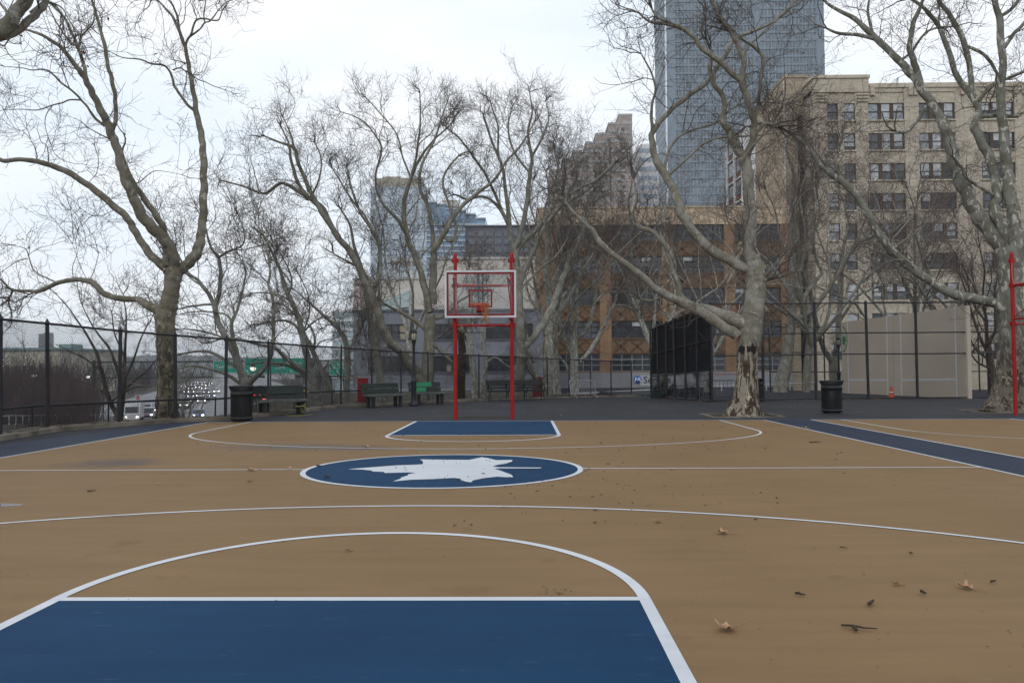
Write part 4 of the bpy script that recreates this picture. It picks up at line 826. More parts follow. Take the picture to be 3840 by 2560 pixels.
for ri, (zb, zt) in enumerate(rz):
    for bi, (a, b) in enumerate(zip(pcols, pcols[1:])):
        xa, xb = a[1], b[0]
        mb = MB(); mb.box(xa, YB + .32, zb, xb, YB + .44, zt)
        g = GLASS_D if rb.random() < .75 or ri == 4 else GLASS_M
        wn = mb.build('window', g, bld)
        mb = MB(); n_ = 5; yf = YB + .24
        for k in range(n_ + 1):
            x = xa + (xb - xa) * k / n_; t_ = .07 if k in (0, n_) else .045; mb.box(max(xa, x - t_), yf, zb, min(xb, x + t_), YB + .32, zt)
        for f in (0, .36, .70, 1):
            z = zb + (zt - zb) * f; mb.box(xa + .07, yf + .01, max(zb, z - .05), xb - .07, YB + .318, min(zt, z + .05))
        mb.build('frame', FRAME_W if ri == 4 else FRAME_D, wn)
        if rb.random() < .35 and ri < 4:
            mb = MB(); k = rb.randrange(n_); x = xa + (xb - xa) * k / n_; mb.box(x + .06, YB + .29, zt - (zt - zb) * rb.choice([.3, .6]), x + (xb - xa) / n_ - .06, YB + .31, zt - .06); mb.build('blind', BLIND, wn)
for (px, py) in ((2427, 1016), (2583, 1015)):
    c = P(px, py, YB); mb = MB(); mb.box(c.x - .38, YB - .05, c.z - .26, c.x + .38, YB + .30, c.z + .26)
    ac = mb.build('air_conditioner', FRAME_W, bld); mb = MB(); mb.box(c.x - .28, YB - .07, c.z - .18, c.x + .28, YB - .052, c.z + .18); mb.build('grille', FRAME_D, ac)
# the service board: grey panel with a blue disc emblem and the word, partly behind the windscreen
c = P(2500, 1425, YB - .3); sg = thing('wall_sign', 'white wall sign reading Service beside a blue round emblem', 'sign', (c.x, YB - .16, c.z))
mb = MB(); xs0, xs1 = xcol(2400, 1424, YB), xcol(2600, 1424, YB); mb.box(xs0, YB - .17, zrow(2450, 1446, YB), xs1, YB - .13, zrow(2450, 1407, YB)); mb.build('board', mat('sign_board', (.36, .37, .385), .5), sg)
mb = MB(); e = P(2390, 1424, YB); r_ = .43
mb.lathe([(0, 0), (r_, 0), (r_, .04), (0, .04)], (0, 0, 0), 28); V = np.concatenate(mb.v); mb.v = [np.c_[V[:, 0] + e.x, YB - .17 - V[:, 2], V[:, 1] + e.z + .05]]; em = mb.build('emblem', mat('emblem_blue', (.04, .13, .42), .5), sg)
mb = MB(); 
for s_ in (-1, 1):
    mb.obox(Vector((e.x + s_ * .30 - .05, YB - .23, e.z - .2)), (.1, 0, 0), (0, .012, 0), (-s_ * .10, 0, .45)); mb.obox(Vector((e.x - .045, YB - .235, e.z - .08)), (.09, 0, 0), (0, .012, 0), (s_ * .2, 0, .33))
mb.build('emblem_mark', mat('sign_white', (.62, .64, .67)), em)
mb = MB(); add_text(mb, 'Service', (xcol(2463, 1424, YB) , YB - .182, zrow(2465, 1425, YB)), .95, width=3.05); mb.build('lettering', mat('sign_black', (.02, .02, .025)), sg)

# ---- tan loft building on the right
YT = 88.0
ZR = zrow(3300, 300, YT); ZPY = zrow(3160, 296, YT); TX0 = xcol(3056, 800, YT); TX1 = TX0 + 38
tb = thing('loft_building', 'tan brick loft building of nine window rows with stepped parapet', 'building', (TX0 + 19, YT, -1.95))
ZR2 = zrow(3420, 312, YT)
colsT = [(3107, 3148), (3169, 3212), (3261, 3398), (3452, 3589), (3684, 3812), (3880, 4015), (4070, 4205)]
cx = [(xcol(a, 700, YT), xcol(b, 700, YT)) for a, b in colsT]
pit = 112.55; wr = [(zrow(3300, 449 + pit * k, YT), zrow(3300, 386 + pit * k, YT)) for k in range(10)]
mb = MB(); mb.box(TX0, YT + .4, -1.95, TX1, YT + 26, ZR2 - .5)
prev = TX0
for (a, b) in cx + [(TX1, TX1)]:
    if a - prev > .02: mb.box(prev, YT, -1.95, a, YT + .4, wr[0][1] + 1.2)
    prev = b
for (a, b) in cx:
    zz = wr[0][1] + 1.2
    for (zb, zt) in wr:
        mb.box(a, YT + .1, zt, b, YT + .4, zz); zz = zb
    mb.box(a, YT + .1, -1.95, b, YT + .4, zz)
zf = wr[0][1] + 1.2
mb.box(TX0, YT - .15, zf, xcol(3257, 400, YT), YT + 8, ZPY)                         # corner pylon
mb.box(xcol(3257, 400, YT), YT, zf, TX1, YT + 26, ZR2 - .5)
for px in (3262, 3405, 3425, 3600, 3640, 3830): mb.box(xcol(px, 350, YT), YT - .22, zf - .4, xcol(px + 16, 350, YT), YT, ZR2 - .3)
mb.build('wall', TANB, tb)
mb = MB()
mb.box(TX0 - .12, YT - .28, ZPY, xcol(3257, 400, YT) + .12, YT + 8.1, ZPY + .35); mb.box(xcol(3257, 400, YT) + .12, YT - .12, ZR2 - .5, TX1, YT + 26.1, ZR2)
for f in (.52, .62, .72):
    z = ZPY - 3.6 * f
    for (a, b) in ((3056, 3105), (3212, 3256)): m2 = MB(); m2.box(xcol(a, 340, YT) - .03, YT - .24, z, xcol(b, 340, YT), YT - .15, z + .14); m2.build('stone_band', TAN_TRIM, tb)
mb.build('cornice', TAN_TRIM, tb)
for ci, (a, b) in enumerate(cx):
    if ci > 5: continue
    tri = (b - a) > 2
    for ri, (zb, zt) in enumerate(wr):
        mb = MB(); mb.box(a, YT + .27, zb, b, YT + .395, zt); wn = mb.build('window', rb.choice([GLASS_M, GLASS_P, GLASS_M, GLASS_D]), tb)
        mb = MB(); mb.box(a - .06, YT - .08, zb - .16, b + .06, YT + .1, zb); mb.build('sill', TAN_TRIM, wn); mb = MB(); n_ = 3 if tri else 1
        for k in range(n_ + 1):
            x = a + (b - a) * k / n_; t_ = (.19 if 0 < k < n_ else .07) if tri else .06; mb.box(max(a, x - t_), YT + .16, zb, min(b, x + t_), YT + .27, zt)
        for f in (0, .5, 1): z = zb + (zt - zb) * f; mb.box(a + .07, YT + .18, max(zb, z - .045), b - .07, YT + .268, min(zt, z + .045))
        mb.build('frame', FRAME_B if tri else FRAME_D, wn)
        for k in range(n_):
            if rb.random() < .55:
                x = a + (b - a) * k / n_ + .2 * tri; x2 = a + (b - a) * (k + 1) / n_ - .2 * tri; f = rb.choice([.45, .5, .75, .96]); mb = MB(); mb.box(x + .03, YT + .235, zt - (zt - zb) * f, x2 - .03, YT + .262, zt - .05); mb.build('blind', BLIND, wn)
# set-back wing with the fire-escape shaft
YW = 91.0; WX0, WX1 = xcol(2950, 700, YW), TX0 + .6; ZW = zrow(3000, 292, YW)
sx0, sx1 = xcol(2994, 700, YW), xcol(3052, 700, YW)
mb = MB(); mb.box(WX0, YW, -1.95, sx0, YW + 12, ZW); mb.box(sx1, YW, -1.95, WX1 + 1, YW + 12, ZW); mb.box(sx0, YW + 2.2, -1.95, sx1, YW + 12, ZW); mb.box(sx0, YW + .05, zrow(3000, 432, YW), sx1, YW + 2.2, ZW)
mb.box(WX0 - .1, YW - .1, ZW, WX1, YW + 12.1, ZW + .35); mb.build('wing_wall', TAN_DARK, tb)
mb = MB(); bev = xcol(2893, 700, 98)
mb.quad((WX0 - .02, YW + .3, -1.95), (bev, YW + 7, -1.95), (bev, YW + 7, ZW - 2.4), (WX0 - .02, YW + .3, ZW - .2)); mb.quad((bev, YW + 7, -1.95), (bev, YW + 20, -1.95), (bev, YW + 20, ZW - 2.4), (bev, YW + 7, ZW - 2.4)); mb.quad((bev, YW + 7, ZW - 2.4), (bev, YW + 20, ZW - 2.4), (WX0, YW + 20, ZW - .2), (WX0 - .02, YW + .3, ZW - .2))
mb.build('side_wall', PALEW, tb)
for k in range(9):
    zt = zrow(3000, 470 + 112.5 * k, YW); mb = MB()
    mb.box(sx0, YW - .75, zt - 1.9, sx1, YW + 2.1, zt - 1.78)
    for j in range(12): x = sx0 + (sx1 - sx0) * j / 11; mb.box(x - .018, YW - .75, zt - 1.78, x + .018, YW - .715, zt - .85)
    mb.box(sx0, YW - .76, zt - .85, sx1, YW - .70, zt - .79); mb.obox((sx0 + .2, YW + .3, zt - 1.85), (.5, 0, 0), (0, .1, 0), (sx1 - sx0 - 1.0, 0, 3.6))
    mb.box(sx0 + .35, YW + 2.12, zt - 1.75, sx1 - .35, YW + 2.19, zt + .55)
    mb.build('fire_escape', IRON, tb)

# ---- grey painted building with two window bands
YG = 75.0; GX0, GX1 = xcol(1325, 1300, YG), xcol(2036, 1300, YG); GZ = zrow(1700, 1168, YG)
gb = thing('grey_building', 'low grey painted building with two long window rows behind the trees', 'building', ((GX0 + GX1) / 2, YG, -1.95))
gcols = [(1380, 1552), (1626, 1762), (1822, 1998)]; gr = [(1214, 1272), (1334, 1393)]
gx = [(xcol(a, 1300, YG), xcol(b, 1300, YG)) for a, b in gcols]; gz = [(zrow(1700, b, YG), zrow(1700, a, YG)) for a, b in gr]
mb = MB(); mb.box(GX0, YG + .35, -1.95, GX1, YG + 14, GZ); prev = GX0
for (a, b) in gx + [(GX1, GX1)]: mb.box(prev, YG, -1.95, a, YG + .35, GZ); prev = b
for (a, b) in gx:
    mb.box(a, YG + .004, gz[0][1], b, YG + .35, GZ); mb.box(a, YG + .004, gz[1][1], b, YG + .35, gz[0][0]); mb.box(a, YG + .004, -1.95, b, YG + .35, gz[1][0])
mb.build('wall', GREYW, gb)
mb = MB(); mb.box(GX0 - .08, YG - .12, GZ, GX1 + .08, YG + 14, GZ + .22)
for (a, b) in gx:
    for (z0, z1) in gz: mb.box(a - .1, YG - .1, z0 - .14, b + .1, YG + .004, z0)
for z in (zrow(1700, 1404, YG), zrow(1700, 1420, YG), zrow(1700, 1437, YG)): mb.box(GX0, YG - .015, z - .02, GX1, YG - .001, z + .02)
mb.build('wall_trim', mat('grey_trim', (.10, .105, .125)), gb)
mb = MB(); mb.box(GX0, YG - .06, -1.95, GX1, YG - .016, zrow(1700, 1456, YG)); mb.build('plinth', mat('grey_plinth', (.26, .28, .30), .8), gb)
for (a, b) in gx:
    for ri, (z0, z1) in enumerate(gz):
        mb = MB(); mb.box(a, YG + .24, z0, b, YG + .345, z1); wn = mb.build('window', [GLASS_D, GLASS_D][ri], gb); mb = MB()
        for k in range(7): x = a + (b - a) * k / 6; mb.box(max(a, x - .05), YG + .15, z0, min(b, x + .05), YG + .24, z1)
        for f in (0, .45, 1): z = z0 + (z1 - z0) * f; mb.box(a + .05, YG + .16, max(z0, z - .045), b - .05, YG + .238, min(z1, z + .045))
        mb.build('frame', FRAME_D, wn)
        if ri == 0 or a > gx[0][0]:
            mb = MB(); k = rb.randrange(1, 5); x = a + (b - a) * k / 6; mb.box(x + .06, YG + .21, z0 + .05, x + (b - a) / 6 - .06, YG + .236, z0 + (z1 - z0) * rb.choice([.5, .95])); mb.build('blind', mat('tan_blind', (.30, .27, .20)), wn)
# ---- beige block behind it
YE = 130.0; mb = MB()
be = thing('beige_building', 'plain windowless beige block behind the grey building', 'building', (xcol(1800, 1100, YE), YE, -2))
mb.box(xcol(1640, 1100, YE), YE, -2, xcol(2050, 1100, YE), YE + 20, zrow(1850, 972, YE)); mb.box(xcol(1325, 1100, YE), YE + .6, -2, xcol(1640, 1100, YE), YE + 20, zrow(1500, 1046, YE)); mb.build('wall', BEIGE, be)
mb = MB(); mb.box(xcol(1640, 1100, YE) - .15, YE - .2, zrow(1850, 972, YE), xcol(2050, 1100, YE), YE + 20, zrow(1850, 972, YE) + .35); mb.box(xcol(1325, 1100, YE) - .15, YE + .4, zrow(1500, 1046, YE), xcol(1640, 1100, YE) - .16, YE + 20, zrow(1500, 1046, YE) + .3); mb.build('coping', mat('coping', (.50, .49, .47)), be)
mb = MB(); a, b = P(1345, 1166, YE - 2), P(1535, 1088, YE + .3); c = P(1535, 1150, YE + .3); d_ = P(1345, 1172, YE - 2)
mb.quad(d_, c, b, a); mb.quad(d_ + Vector((0, .3, 0)), a + Vector((0, .3, 0)), b + Vector((0, .3, 0)), c + Vector((0, .3, 0))); mb.quad(a, b, b + Vector((0, .3, 0)), a + Vector((0, .3, 0))); mb.build('glass_canopy', glassmat('canopy_glass', (.40, .50, .51), (.34, .43, .44), .2), be)
mb = MB(); xa, xb = xcol(1465, 1030, YE), xcol(1560, 1030, YE); zq = zrow(1500, 1046, YE)
for k in range(5): mb.box(xa + (xb - xa) * k / 4 - .12, YE + 2, zq + .3, xa + (xb - xa) * k / 4 + .12, YE + 2.3, zq + 3.2)
mb.box(xa - .3, YE + 1.9, zq + 3.2, xb + .3, YE + 8, zq + 3.6); mb.build('roof_pergola', BEIGE, be)

# ---- towers
def curtain(name, label, x0, x1, Y, z1, depth, floor_h, mull, glass, band, bar, z0=-2, band_h=.7, side=None, cat='tower', proud=.25, edge=0):
    t = thing(name, label, cat, ((x0 + x1) / 2, Y, z0)); mb = MB(); mb.box(x0, Y, z0, x1, Y + depth, z1); mb.build('glass_wall', glass, t)
    mb = MB(); nf = int((z1 - max(z0, 0)) / floor_h)
    for k in range(nf + 1): z = z1 - k * floor_h; mb.box(x0 - proud * .5, Y - proud, z - band_h, x1 + proud * .5, Y + depth, z)
    mb.build('floor_bands', band, t); mb = MB(); nm = int((x1 - x0) / mull)
    for k in range(nm + 1): x = x0 + (x1 - x0) * k / nm; mb.box(x - .07, Y - proud * .8, z0, x + .07, Y, z1)
    for k in range(int(depth / mull) + 1): y = Y + k * mull; mb.box(x0 - proud * .4, y - .07, z0, x0, y + .07, z1)
    mb.build('mullions', bar, t)
    if edge:
        mb = MB(); mb.box(x0 - .3, Y - proud - .1, z0, x0 + edge, Y + 1, z1); mb.box(x1 - edge, Y - proud - .1, z0, x1 + .3, Y + 1, z1); xm = x0 + (x1 - x0) * .57; mb.box(xm - edge * .6, Y - proud - .1, z0, xm + edge * .6, Y + 1, z1); mb.build('metal_strip', band, t)
    return t
def cellglass(name, c1, c2, cw, ch, rough=.12):
    m = mat(name, c1, rough, c2, scale=.03, spec=.6); nt, nw, lk, b = nodes_of(m); c0 = b.inputs['Base Color'].links[0].from_socket
    tc = [n for n in nt.nodes if n.type == 'TEX_COORD'][0].outputs['Object']; mp = nw('Mapping'); mp.inputs['Scale'].default_value = (1 / cw, 1 / cw, 1 / ch); lk(tc, mp.inputs[0])
    fl = nw('VectorMath', operation='FLOOR'); lk(mp.outputs[0], fl.inputs[0]); wn = nw('TexWhiteNoise'); lk(fl.outputs[0], wn.inputs['Vector'])
    mr = nw('MapRange'); mr.inputs['To Min'].default_value = .72; mr.inputs['To Max'].default_value = 1.25; lk(wn.outputs['Value'], mr.inputs['Value'])
    cb = nw('CombineXYZ'); [lk(mr.outputs[0], cb.inputs[k]) for k in range(3)]
    lk(mixrgb(nt, 1.0, c0, cb.outputs[0], 'MULTIPLY'), b.inputs['Base Color']); return m
YTW = 310.0
tw_ = curtain('glass_tower', 'tall blue-grey glass tower rising out of the top of the picture', xcol(2505, 300, YTW), xcol(3090, 300, YTW), YTW, 190, 30, 3.18, 1.35,
    cellglass('tower_glass', (.18, .215, .25), (.135, .165, .195), 2.7, 3.18), mat('tower_band', (.23, .285, .34), .4), mat('tower_bar', (.40, .46, .52), .4), band_h=.75, edge=2.6)
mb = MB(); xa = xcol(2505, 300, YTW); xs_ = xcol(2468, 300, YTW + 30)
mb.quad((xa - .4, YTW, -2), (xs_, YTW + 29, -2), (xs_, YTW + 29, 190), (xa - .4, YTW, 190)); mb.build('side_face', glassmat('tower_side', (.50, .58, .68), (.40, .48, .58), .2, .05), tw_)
curtain('glass_tower', 'pale blue glass tower left of centre, half hidden by branches', xcol(1391, 850, 350), xcol(1600, 850, 350), 350, zrow(1480, 700, 350), 30, 3.3, 1.7, cellglass('pale_hazed_glass', (.50, .565, .63), (.43, .50, .57), 1.7, 3.3), mat('pale_band', (.50, .57, .64), .4), mat('pale_bar', (.42, .49, .57), .4), band_h=.5)  # glass colour lightened and greyed: distance haze is put into it
mb = MB(); mb.box(xcol(1408, 690, 352), 352, zrow(1480, 700, 350) + .02, xcol(1580, 690, 352), 372, zrow(1480, 664, 350)); mb.box(xcol(1430, 690, 352), 355, zrow(1480, 664, 350), xcol(1500, 690, 352), 365, zrow(1480, 652, 350))
o = mb.build('crown_wall', mat('crown_tan', (.40, .36, .30), .8), [q for q in bpy.data.objects if q.name.startswith('glass_tower')][-1])
sl = thing('glass_building', 'blue glass block with stepped sloping top behind the hoop', 'building', (xcol(1740, 900, 300), 300, -2))
mb = MB(); xL, xR = xcol(1600, 850, 300), xcol(1820, 850, 300); n_ = 6
for k in range(n_):
    a = xL + (xR - xL) * k / n_; b = xL + (xR - xL) * (k + 1) / n_; mb.box(a, 300 + k * .02, -2, b, 325, zrow(1700, [760, 768, 785, 792, 806, 822][k], 300))
mb.build('glass_wall', cellglass('blue_glass', (.19, .285, .40), (.14, .22, .33), 2.4, 3.4, .1), sl); mb = MB()  # blue glass toned down, with some distance haze put into its colour
for k in range(14):
    z = zrow(1700, 842 + k * 20, 300)
    if z > 0: mb.box(xL - .2, 299.6, z - .3, xR + .2, 300, z + .25)
for k in range(n_): a = xL + (xR - xL) * k / n_; b = xL + (xR - xL) * (k + 1) / n_; z = zrow(1700, [760, 768, 785, 792, 806, 822][k], 300); mb.box(a, 299.5, z, b + .1, 326, z + .5)
mb.build('floor_bands', mat('blue_band', (.48, .54, .60), .4), sl)
mb = MB(); mb.box(xcol(1660, 760, 304), 304, zrow(1700, 766, 300), xcol(1715, 760, 304), 315, zrow(1700, 748, 300)); mb.box(xcol(1655, 745, 304), 306, zrow(1700, 741, 300), xcol(1712, 745, 304), 309, zrow(1700, 738, 300)); mb.box(xcol(1680, 745, 304), 307, zrow(1700, 750, 300), xcol(1684, 745, 304), 308, zrow(1700, 740, 300)); mb.build('roof_plant', BEIGE, sl)
dk = thing('dark_building', 'dark grey apartment block with paired windows above the beige block', 'building', (xcol(1880, 900, 200), 200, -2))
DX0, DX1 = xcol(1745, 900, 200), xcol(2045, 900, 200); mb = MB(); mb.box(DX0, 200, -2, DX1, 220, zrow(1880, 850, 200)); mb.box(DX0 - .2, 199.7, zrow(1880, 850, 200), DX1 + .2, 220, zrow(1880, 850, 200) + .4); mb.build('wall', mat('dark_cladding', (.125, .125, .14), .7, (.095, .095, .11), scale=.1), dk)
for r_, py in enumerate((868, 898, 929, 957)):
    for k in range(9):
        xa = DX0 + 1.0 + k * 2.2; z = zrow(1880, py + 18, 200)
        mb = MB(); mb.box(xa, 199.86, z, xa + 1.5, 199.96, z + 1.25); wn = mb.build('window', GLASS_M, dk); mb = MB()
        for x in (xa - .05, xa + .70, xa + 1.45): mb.box(x, 199.78, z - .05, x + .08, 199.86, z + 1.3)
        mb.box(xa + .03, 199.79, z + .55, xa + 1.45, 199.855, z + .62); mb.build('frame', FRAME_W, wn)
st = thing('apartment_tower', 'brownish stepped apartment tower climbing to the right behind branches', 'building', (xcol(2260, 700, 250), 250, -2))
steps = [(2062, 2150, 640), (2110, 2200, 598), (2150, 2235, 566), (2200, 2290, 530), (2240, 2330, 494), (2290, 2380, 452), (2330, 2382, 416)]
mb = MB()
for k, (a, b, y) in enumerate(steps):
    mc = MB(); z = zrow(2250, y, 250); mb.box(xcol(a, 700, 250), 250 + k * .9, -2, xcol(b, 700, 250), 275 + k * .1, z); mc.box(xcol(a, 700, 250) - .1, 249.9 + k * .9, z, xcol(b, 700, 250) + .1, 275.2 + k * .1, z + .7)
    mc.build('parapet', mat('balcony', (.42, .41, .41), .7), st)
    for j in range(13):
        zz = z - 3 - j * 3.1
        if zz > 2: mc = MB(); mc.box(xcol(a, 700, 250) + .6, 248.9 + k * .9, zz, xcol(a, 700, 250) + 3.6, 250 + k * .9, zz + .9); mc.build('balcony', mat('balcony', (.42, .41, .41), .7), st)
mb.build('wall', brickmat('tower_brick', (.45, .40, .37), (.38, .33, .30), (.7, .7, .7), bw=1.4, bh=.5), st)
for k, (a, b, y) in enumerate(steps):
    z = zrow(2250, y, 250); xa, xb = xcol(a, 700, 250) + 4.0, xcol(b, 700, 250) - .5
    if xb - xa < 1: continue
    mb = MB()
    for j in range(18):
        zz = z - 2.6 - j * 3.1
        if zz > 2:
            for q in range(max(1, int((xb - xa) / 1.8))): mb.box(xa + q * 1.8, 249.92 + k * .9, zz, xa + q * 1.8 + 1.1, 249.99 + k * .9, zz + 1.6)
    mb.build('windows', GLASS_M, st)['kind'] = 'stuff'
for (nm, lb, a, b, Y, y, mt) in (('pale_tower', 'slim pale tower between the brown tower and the big glass tower', 2392, 2470, 275, 545, PALEW),):
    t = thing(nm, lb, 'building', (xcol((a + b) / 2, 700, Y), Y, -2)); mb = MB(); mb.box(xcol(a, 700, Y), Y, -2, xcol(b, 700, Y), Y + 18, zrow(2430, y, Y)); mb.box(xcol(a + 18, 700, Y), Y + 3, zrow(2430, y, Y), xcol(b - 12, 700, Y), Y + 14, zrow(2430, y - 14, Y)); mb.build('wall', mt, t)
    mb = MB()
    for j in range(16): z = zrow(2430, y, Y) - 2.6 - j * 3.2; mb.box(xcol(a, 700, Y) + .4, Y - .1, z, xcol(b, 700, Y) - .4, Y - .02, z + 1.5)
    mb.build('window_bands', glassmat('pale_bandglass', (.35, .42, .50), (.28, .34, .42)), t)
# red and white framed building seen at an angle
rw = thing('corner_building', 'white framed building with red brick panels seen at an angle behind the flaking tree', 'building', (xcol(2810, 700, 160), 160, -2))
A = Vector((xcol(2731, 700, 150), 150, 0)); B = Vector((xcol(2890, 700, 128), 128, 0)); u_ = (B - A); Ln = u_.length; u_.normalize(); nn = Vector((u_.y, -u_.x, 0))
zt_, zl = zrow(2800, 470, 140), -2; hgt = zt_ - zl
mb = MB(); mb.obox(A + Vector((0, 0, zl)), u_ * Ln, -nn * 18, Vector((0, 0, hgt))); mb.build('wall', mat('red_brick', (.17, .075, .055), .85, (.12, .055, .042), scale=.5), rw)
mb = MB(); nc = 5
for k in range(nc + 1): mb.obox(A + u_ * (Ln * k / nc - .28) + Vector((0, 0, zl)), u_ * .56, nn * .35, Vector((0, 0, hgt)))
for j in range(8): mb.obox(A + Vector((0, 0, zt_ - j * 4.2 - .35)), u_ * Ln, nn * .22, Vector((0, 0, .35)))
mb.build('white_frame', mat('white_stone', (.62, .62, .63), .7), rw)
for j in range(5):
    for k in range(nc):
        mb = MB(); mb.obox(A + u_ * (Ln * k / nc + .4) + Vector((0, 0, zt_ - j * 4.2 - 3.1)), u_ * (Ln / nc - .8), nn * .1, Vector((0, 0, 2.4))); mb.build('window', GLASS_D, rw)
# round glass block left of the grey building
rg_ = thing('round_building', 'curved pale glass block at the left end of the grey building', 'building', (xcol(1310, 1250, 112), 116, -2))
c_ = P(1322, 1250, 116); zt_ = zrow(1290, 1160, 112); mb = MB(); mb.lathe([(2.9, -2 - 0), (2.9, zt_)], (c_.x, c_.y, 0), 40); mb.lathe([(2.9, zt_), (0, zt_)], (c_.x, c_.y, 0), 40); mb.build('glass_wall', cellglass('round_glass', (.36, .45, .47), (.28, .36, .38), 1.0, 1.2), rg_)
mb = MB()
for k in range(12):
    z = zt_ - .1 - k * 1.35
    if z > -1: mb.lathe([(2.9, z - .16), (3.05, z - .16), (3.05, z + .16), (2.9, z + .16)], (c_.x, c_.y, 0), 40, smooth=False)
mb.build('floor_bands', PALEW, rg_)
mb = MB(); xa, xb = xcol(1326, 1250, 100), xcol(1350, 1250, 100); mb.box(xa, 100, -2, xb, 106, zrow(1340, 1062, 100)); tag(mb.build('stair_tower', mat('pink_stone', (.50, .43, .39), .8)), 'narrow pinkish masonry strip between the round block and the grey building', 'building')
# pier shed and a lone tower over the river
pb_ = thing('pier_building', 'long low cream pier shed with a teal roof beyond the highway', 'building', (P(60, 1350, 250).x, 250, -6)); mb = MB(); x0, x1 = P(-560, 1340, 250).x, P(232, 1340, 250).x
mb.box(x0, 250, -6, x1, 285, zrow(60, 1313, 250)); mb.build('wall', mat('cream_wall', (.60, .57, .48), .8, (.50, .47, .40), scale=.1), pb_)
mb = MB(); mb.box(x0 - .5, 249.2, zrow(60, 1313, 250), x1 + .5, 286, zrow(60, 1304, 250)); mb.box(x1 - 4, 255, zrow(60, 1304, 250), x1, 262, zrow(60, 1303, 250) + 1.2); mb.build('roof', mat('teal_roof', (.22, .33, .33), .6), pb_)
mb = MB()
for k in range(26): x = x0 + (x1 - x0) * k / 26; mb.box(x + .6, 249.9, 0.2, x + 1.6, 249.98, 3.0)
mb.build('windows', GLASS_M, pb_)
cw = thing('far_tower', 'hazy blue tower standing alone far across the river', 'tower', (P(160, 1300, 1500).x, 1500, -6)); mb = MB(); x0, x1 = P(144, 1300, 1500).x, P(178, 1300, 1500).x; mb.box(x0, 1500, -6, x1, 1520, zrow(160, 1251, 1500)); mb.box(x0 + 9, 1502, zrow(160, 1251, 1500), x1, 1518, zrow(160, 1246, 1500)); mb.build('wall', mat('far_tower_wall', (.20, .215, .235), .6, (.17, .185, .205), scale=.02), cw)
mb = MB()
for k in range(12): mb.box(x0 + .5, 1499.5, 6 + k * 5, x1 - .5, 1499.9, 8 + k * 5)
mb.build('window_bands', mat('far_bands', (.13, .15, .175), .4), cw)
# ================================================================ FENCES
BLACK = mat('black_vinyl', (.016, .017, .022), .5, (.03, .03, .035), scale=4)
WIRE = mat('fence_wire', (.012, .013, .016), .6)
def diag_wires(mb, a0, a1, h0, h1, pitch=.058, rise=.067, r=.0028):
    """two families of crossing wires in one bay: a0, a1 foot points, h0, h1 heights"""
    a0, a1 = np.array(tuple(a0)), np.array(tuple(a1)); Ln = np.linalg.norm(a1 - a0); u = (a1 - a0) / Ln; k = pitch / rise
    H = max(h0, h1); segs = []
    for sgn in (1, -1):
        s0 = np.arange(-H * k if sgn > 0 else 0, Ln if sgn > 0 else Ln + H * k, pitch)
        for s in s0:
            t0, t1 = 0.0, (h0 + h1) / 2
            # clip along s in [0, Ln]
            if sgn > 0: t0 = max(t0, -s / k); t1 = min(t1, (Ln - s) / k)
            else: t0 = max(t0, (s - Ln) / k); t1 = min(t1, s / k)
            hm = h0 + (h1 - h0) * min(max((s + sgn * k * t1) / Ln, 0), 1); t1 = min(t1, hm)
            if t1 - t0 < .02: continue
            A = a0 + u * (s + sgn * k * t0) + UP * t0; B = a0 + u * (s + sgn * k * t1) + UP * t1; segs.append((A, B))
    n_ = np.array([-u[1], u[0], 0]) * .003
    S = np.array(segs); mb.tubes(S, np.full(S.shape[:2], r), 3, smooth=False)
def chain_fence(label, pts, hts, rails, post_r=.03, cap=True, posts=None, group=None, pitch=.058, rise=.067, wr=.0038, bottom=.05, mesh=True, cat='fence', name='chain_link_fence', skip_top=()):
    t = thing(name, label, cat, pts[len(pts) // 2], group)
    for i, (p, h) in enumerate(zip(pts, hts)):
        if posts and i not in posts: continue
        mb = MB(); lean = Vector((random.uniform(-.012, .012), random.uniform(-.012, .012), 0)) * h
        mb.rod(p - Vector((0, 0, .05)), p + lean + Vector((0, 0, h)), post_r, 10)
        if cap: mb.lathe([(post_r * 1.15, h), (post_r * 1.2, h + .03), (post_r * .5, h + .065), (post_r * .55, h + .09), (0, h + .11)], p + lean, 10)
        mb.build('post', BLACK, t)
    for f in rails:
        mb = MB()
        for i in range(len(pts) - 1):
            if f > .9 and i in skip_top: continue
            q0 = pts[i] + Vector((0, 0, bottom if f == 0 else hts[i] * f - .01)); q1 = pts[i + 1] + Vector((0, 0, bottom if f == 0 else hts[i + 1] * f - .01))
            mb.rod(q0, q1, .028, 8)
        mb.build('top_rail' if f > .9 else ('bottom_rail' if f == 0 else 'middle_rail'), BLACK, t)
    if mesh:
        mb = MB()
        for i in range(len(pts) - 1): diag_wires(mb, pts[i] + Vector((0, 0, bottom)), pts[i + 1] + Vector((0, 0, bottom)), hts[i] - bottom, hts[i + 1] - bottom, pitch, rise, wr)
        mb.build('wire_mesh', WIRE, t)
    return t
def top_h(p, px, py): return P(px, py, p.y).z
TOP_PX = {0:(0,1195),1:(177,1212),2:(447,1239),3:(645,1256),4:(845,1270),5:(1005,1284),6:(1149,1295),7:(1283,1302),8:(1396,1310),9:(1504,1318),10:(1606,1323),11:(1796,1332),12:(1925,1337),13:(2054,1343),14:(2134,1346),15:(2215,1350),16:(2292,1354),17:(2368,1357)}
hts = [top_h(FPTS[i], *TOP_PX[i]) for i in range(len(FPTS))]
left_pts = FENCE[1:5] + FPTS
left_h = [hts[0]] * 4 + hts
FZ = [Vector((p.x, p.y, .0)) for p in left_pts]
n1 = 4 + 5
chain_fence('black chain-link fence along the left side of the court', FZ[:n1], left_h[:n1], (1.0, 0), post_r=.045)
chain_fence('black chain-link fence behind the benches, running back to the right', FZ[n1 - 1:], left_h[n1 - 1:], (1.0, 0), post_r=.032, posts=list(range(1, 30)))
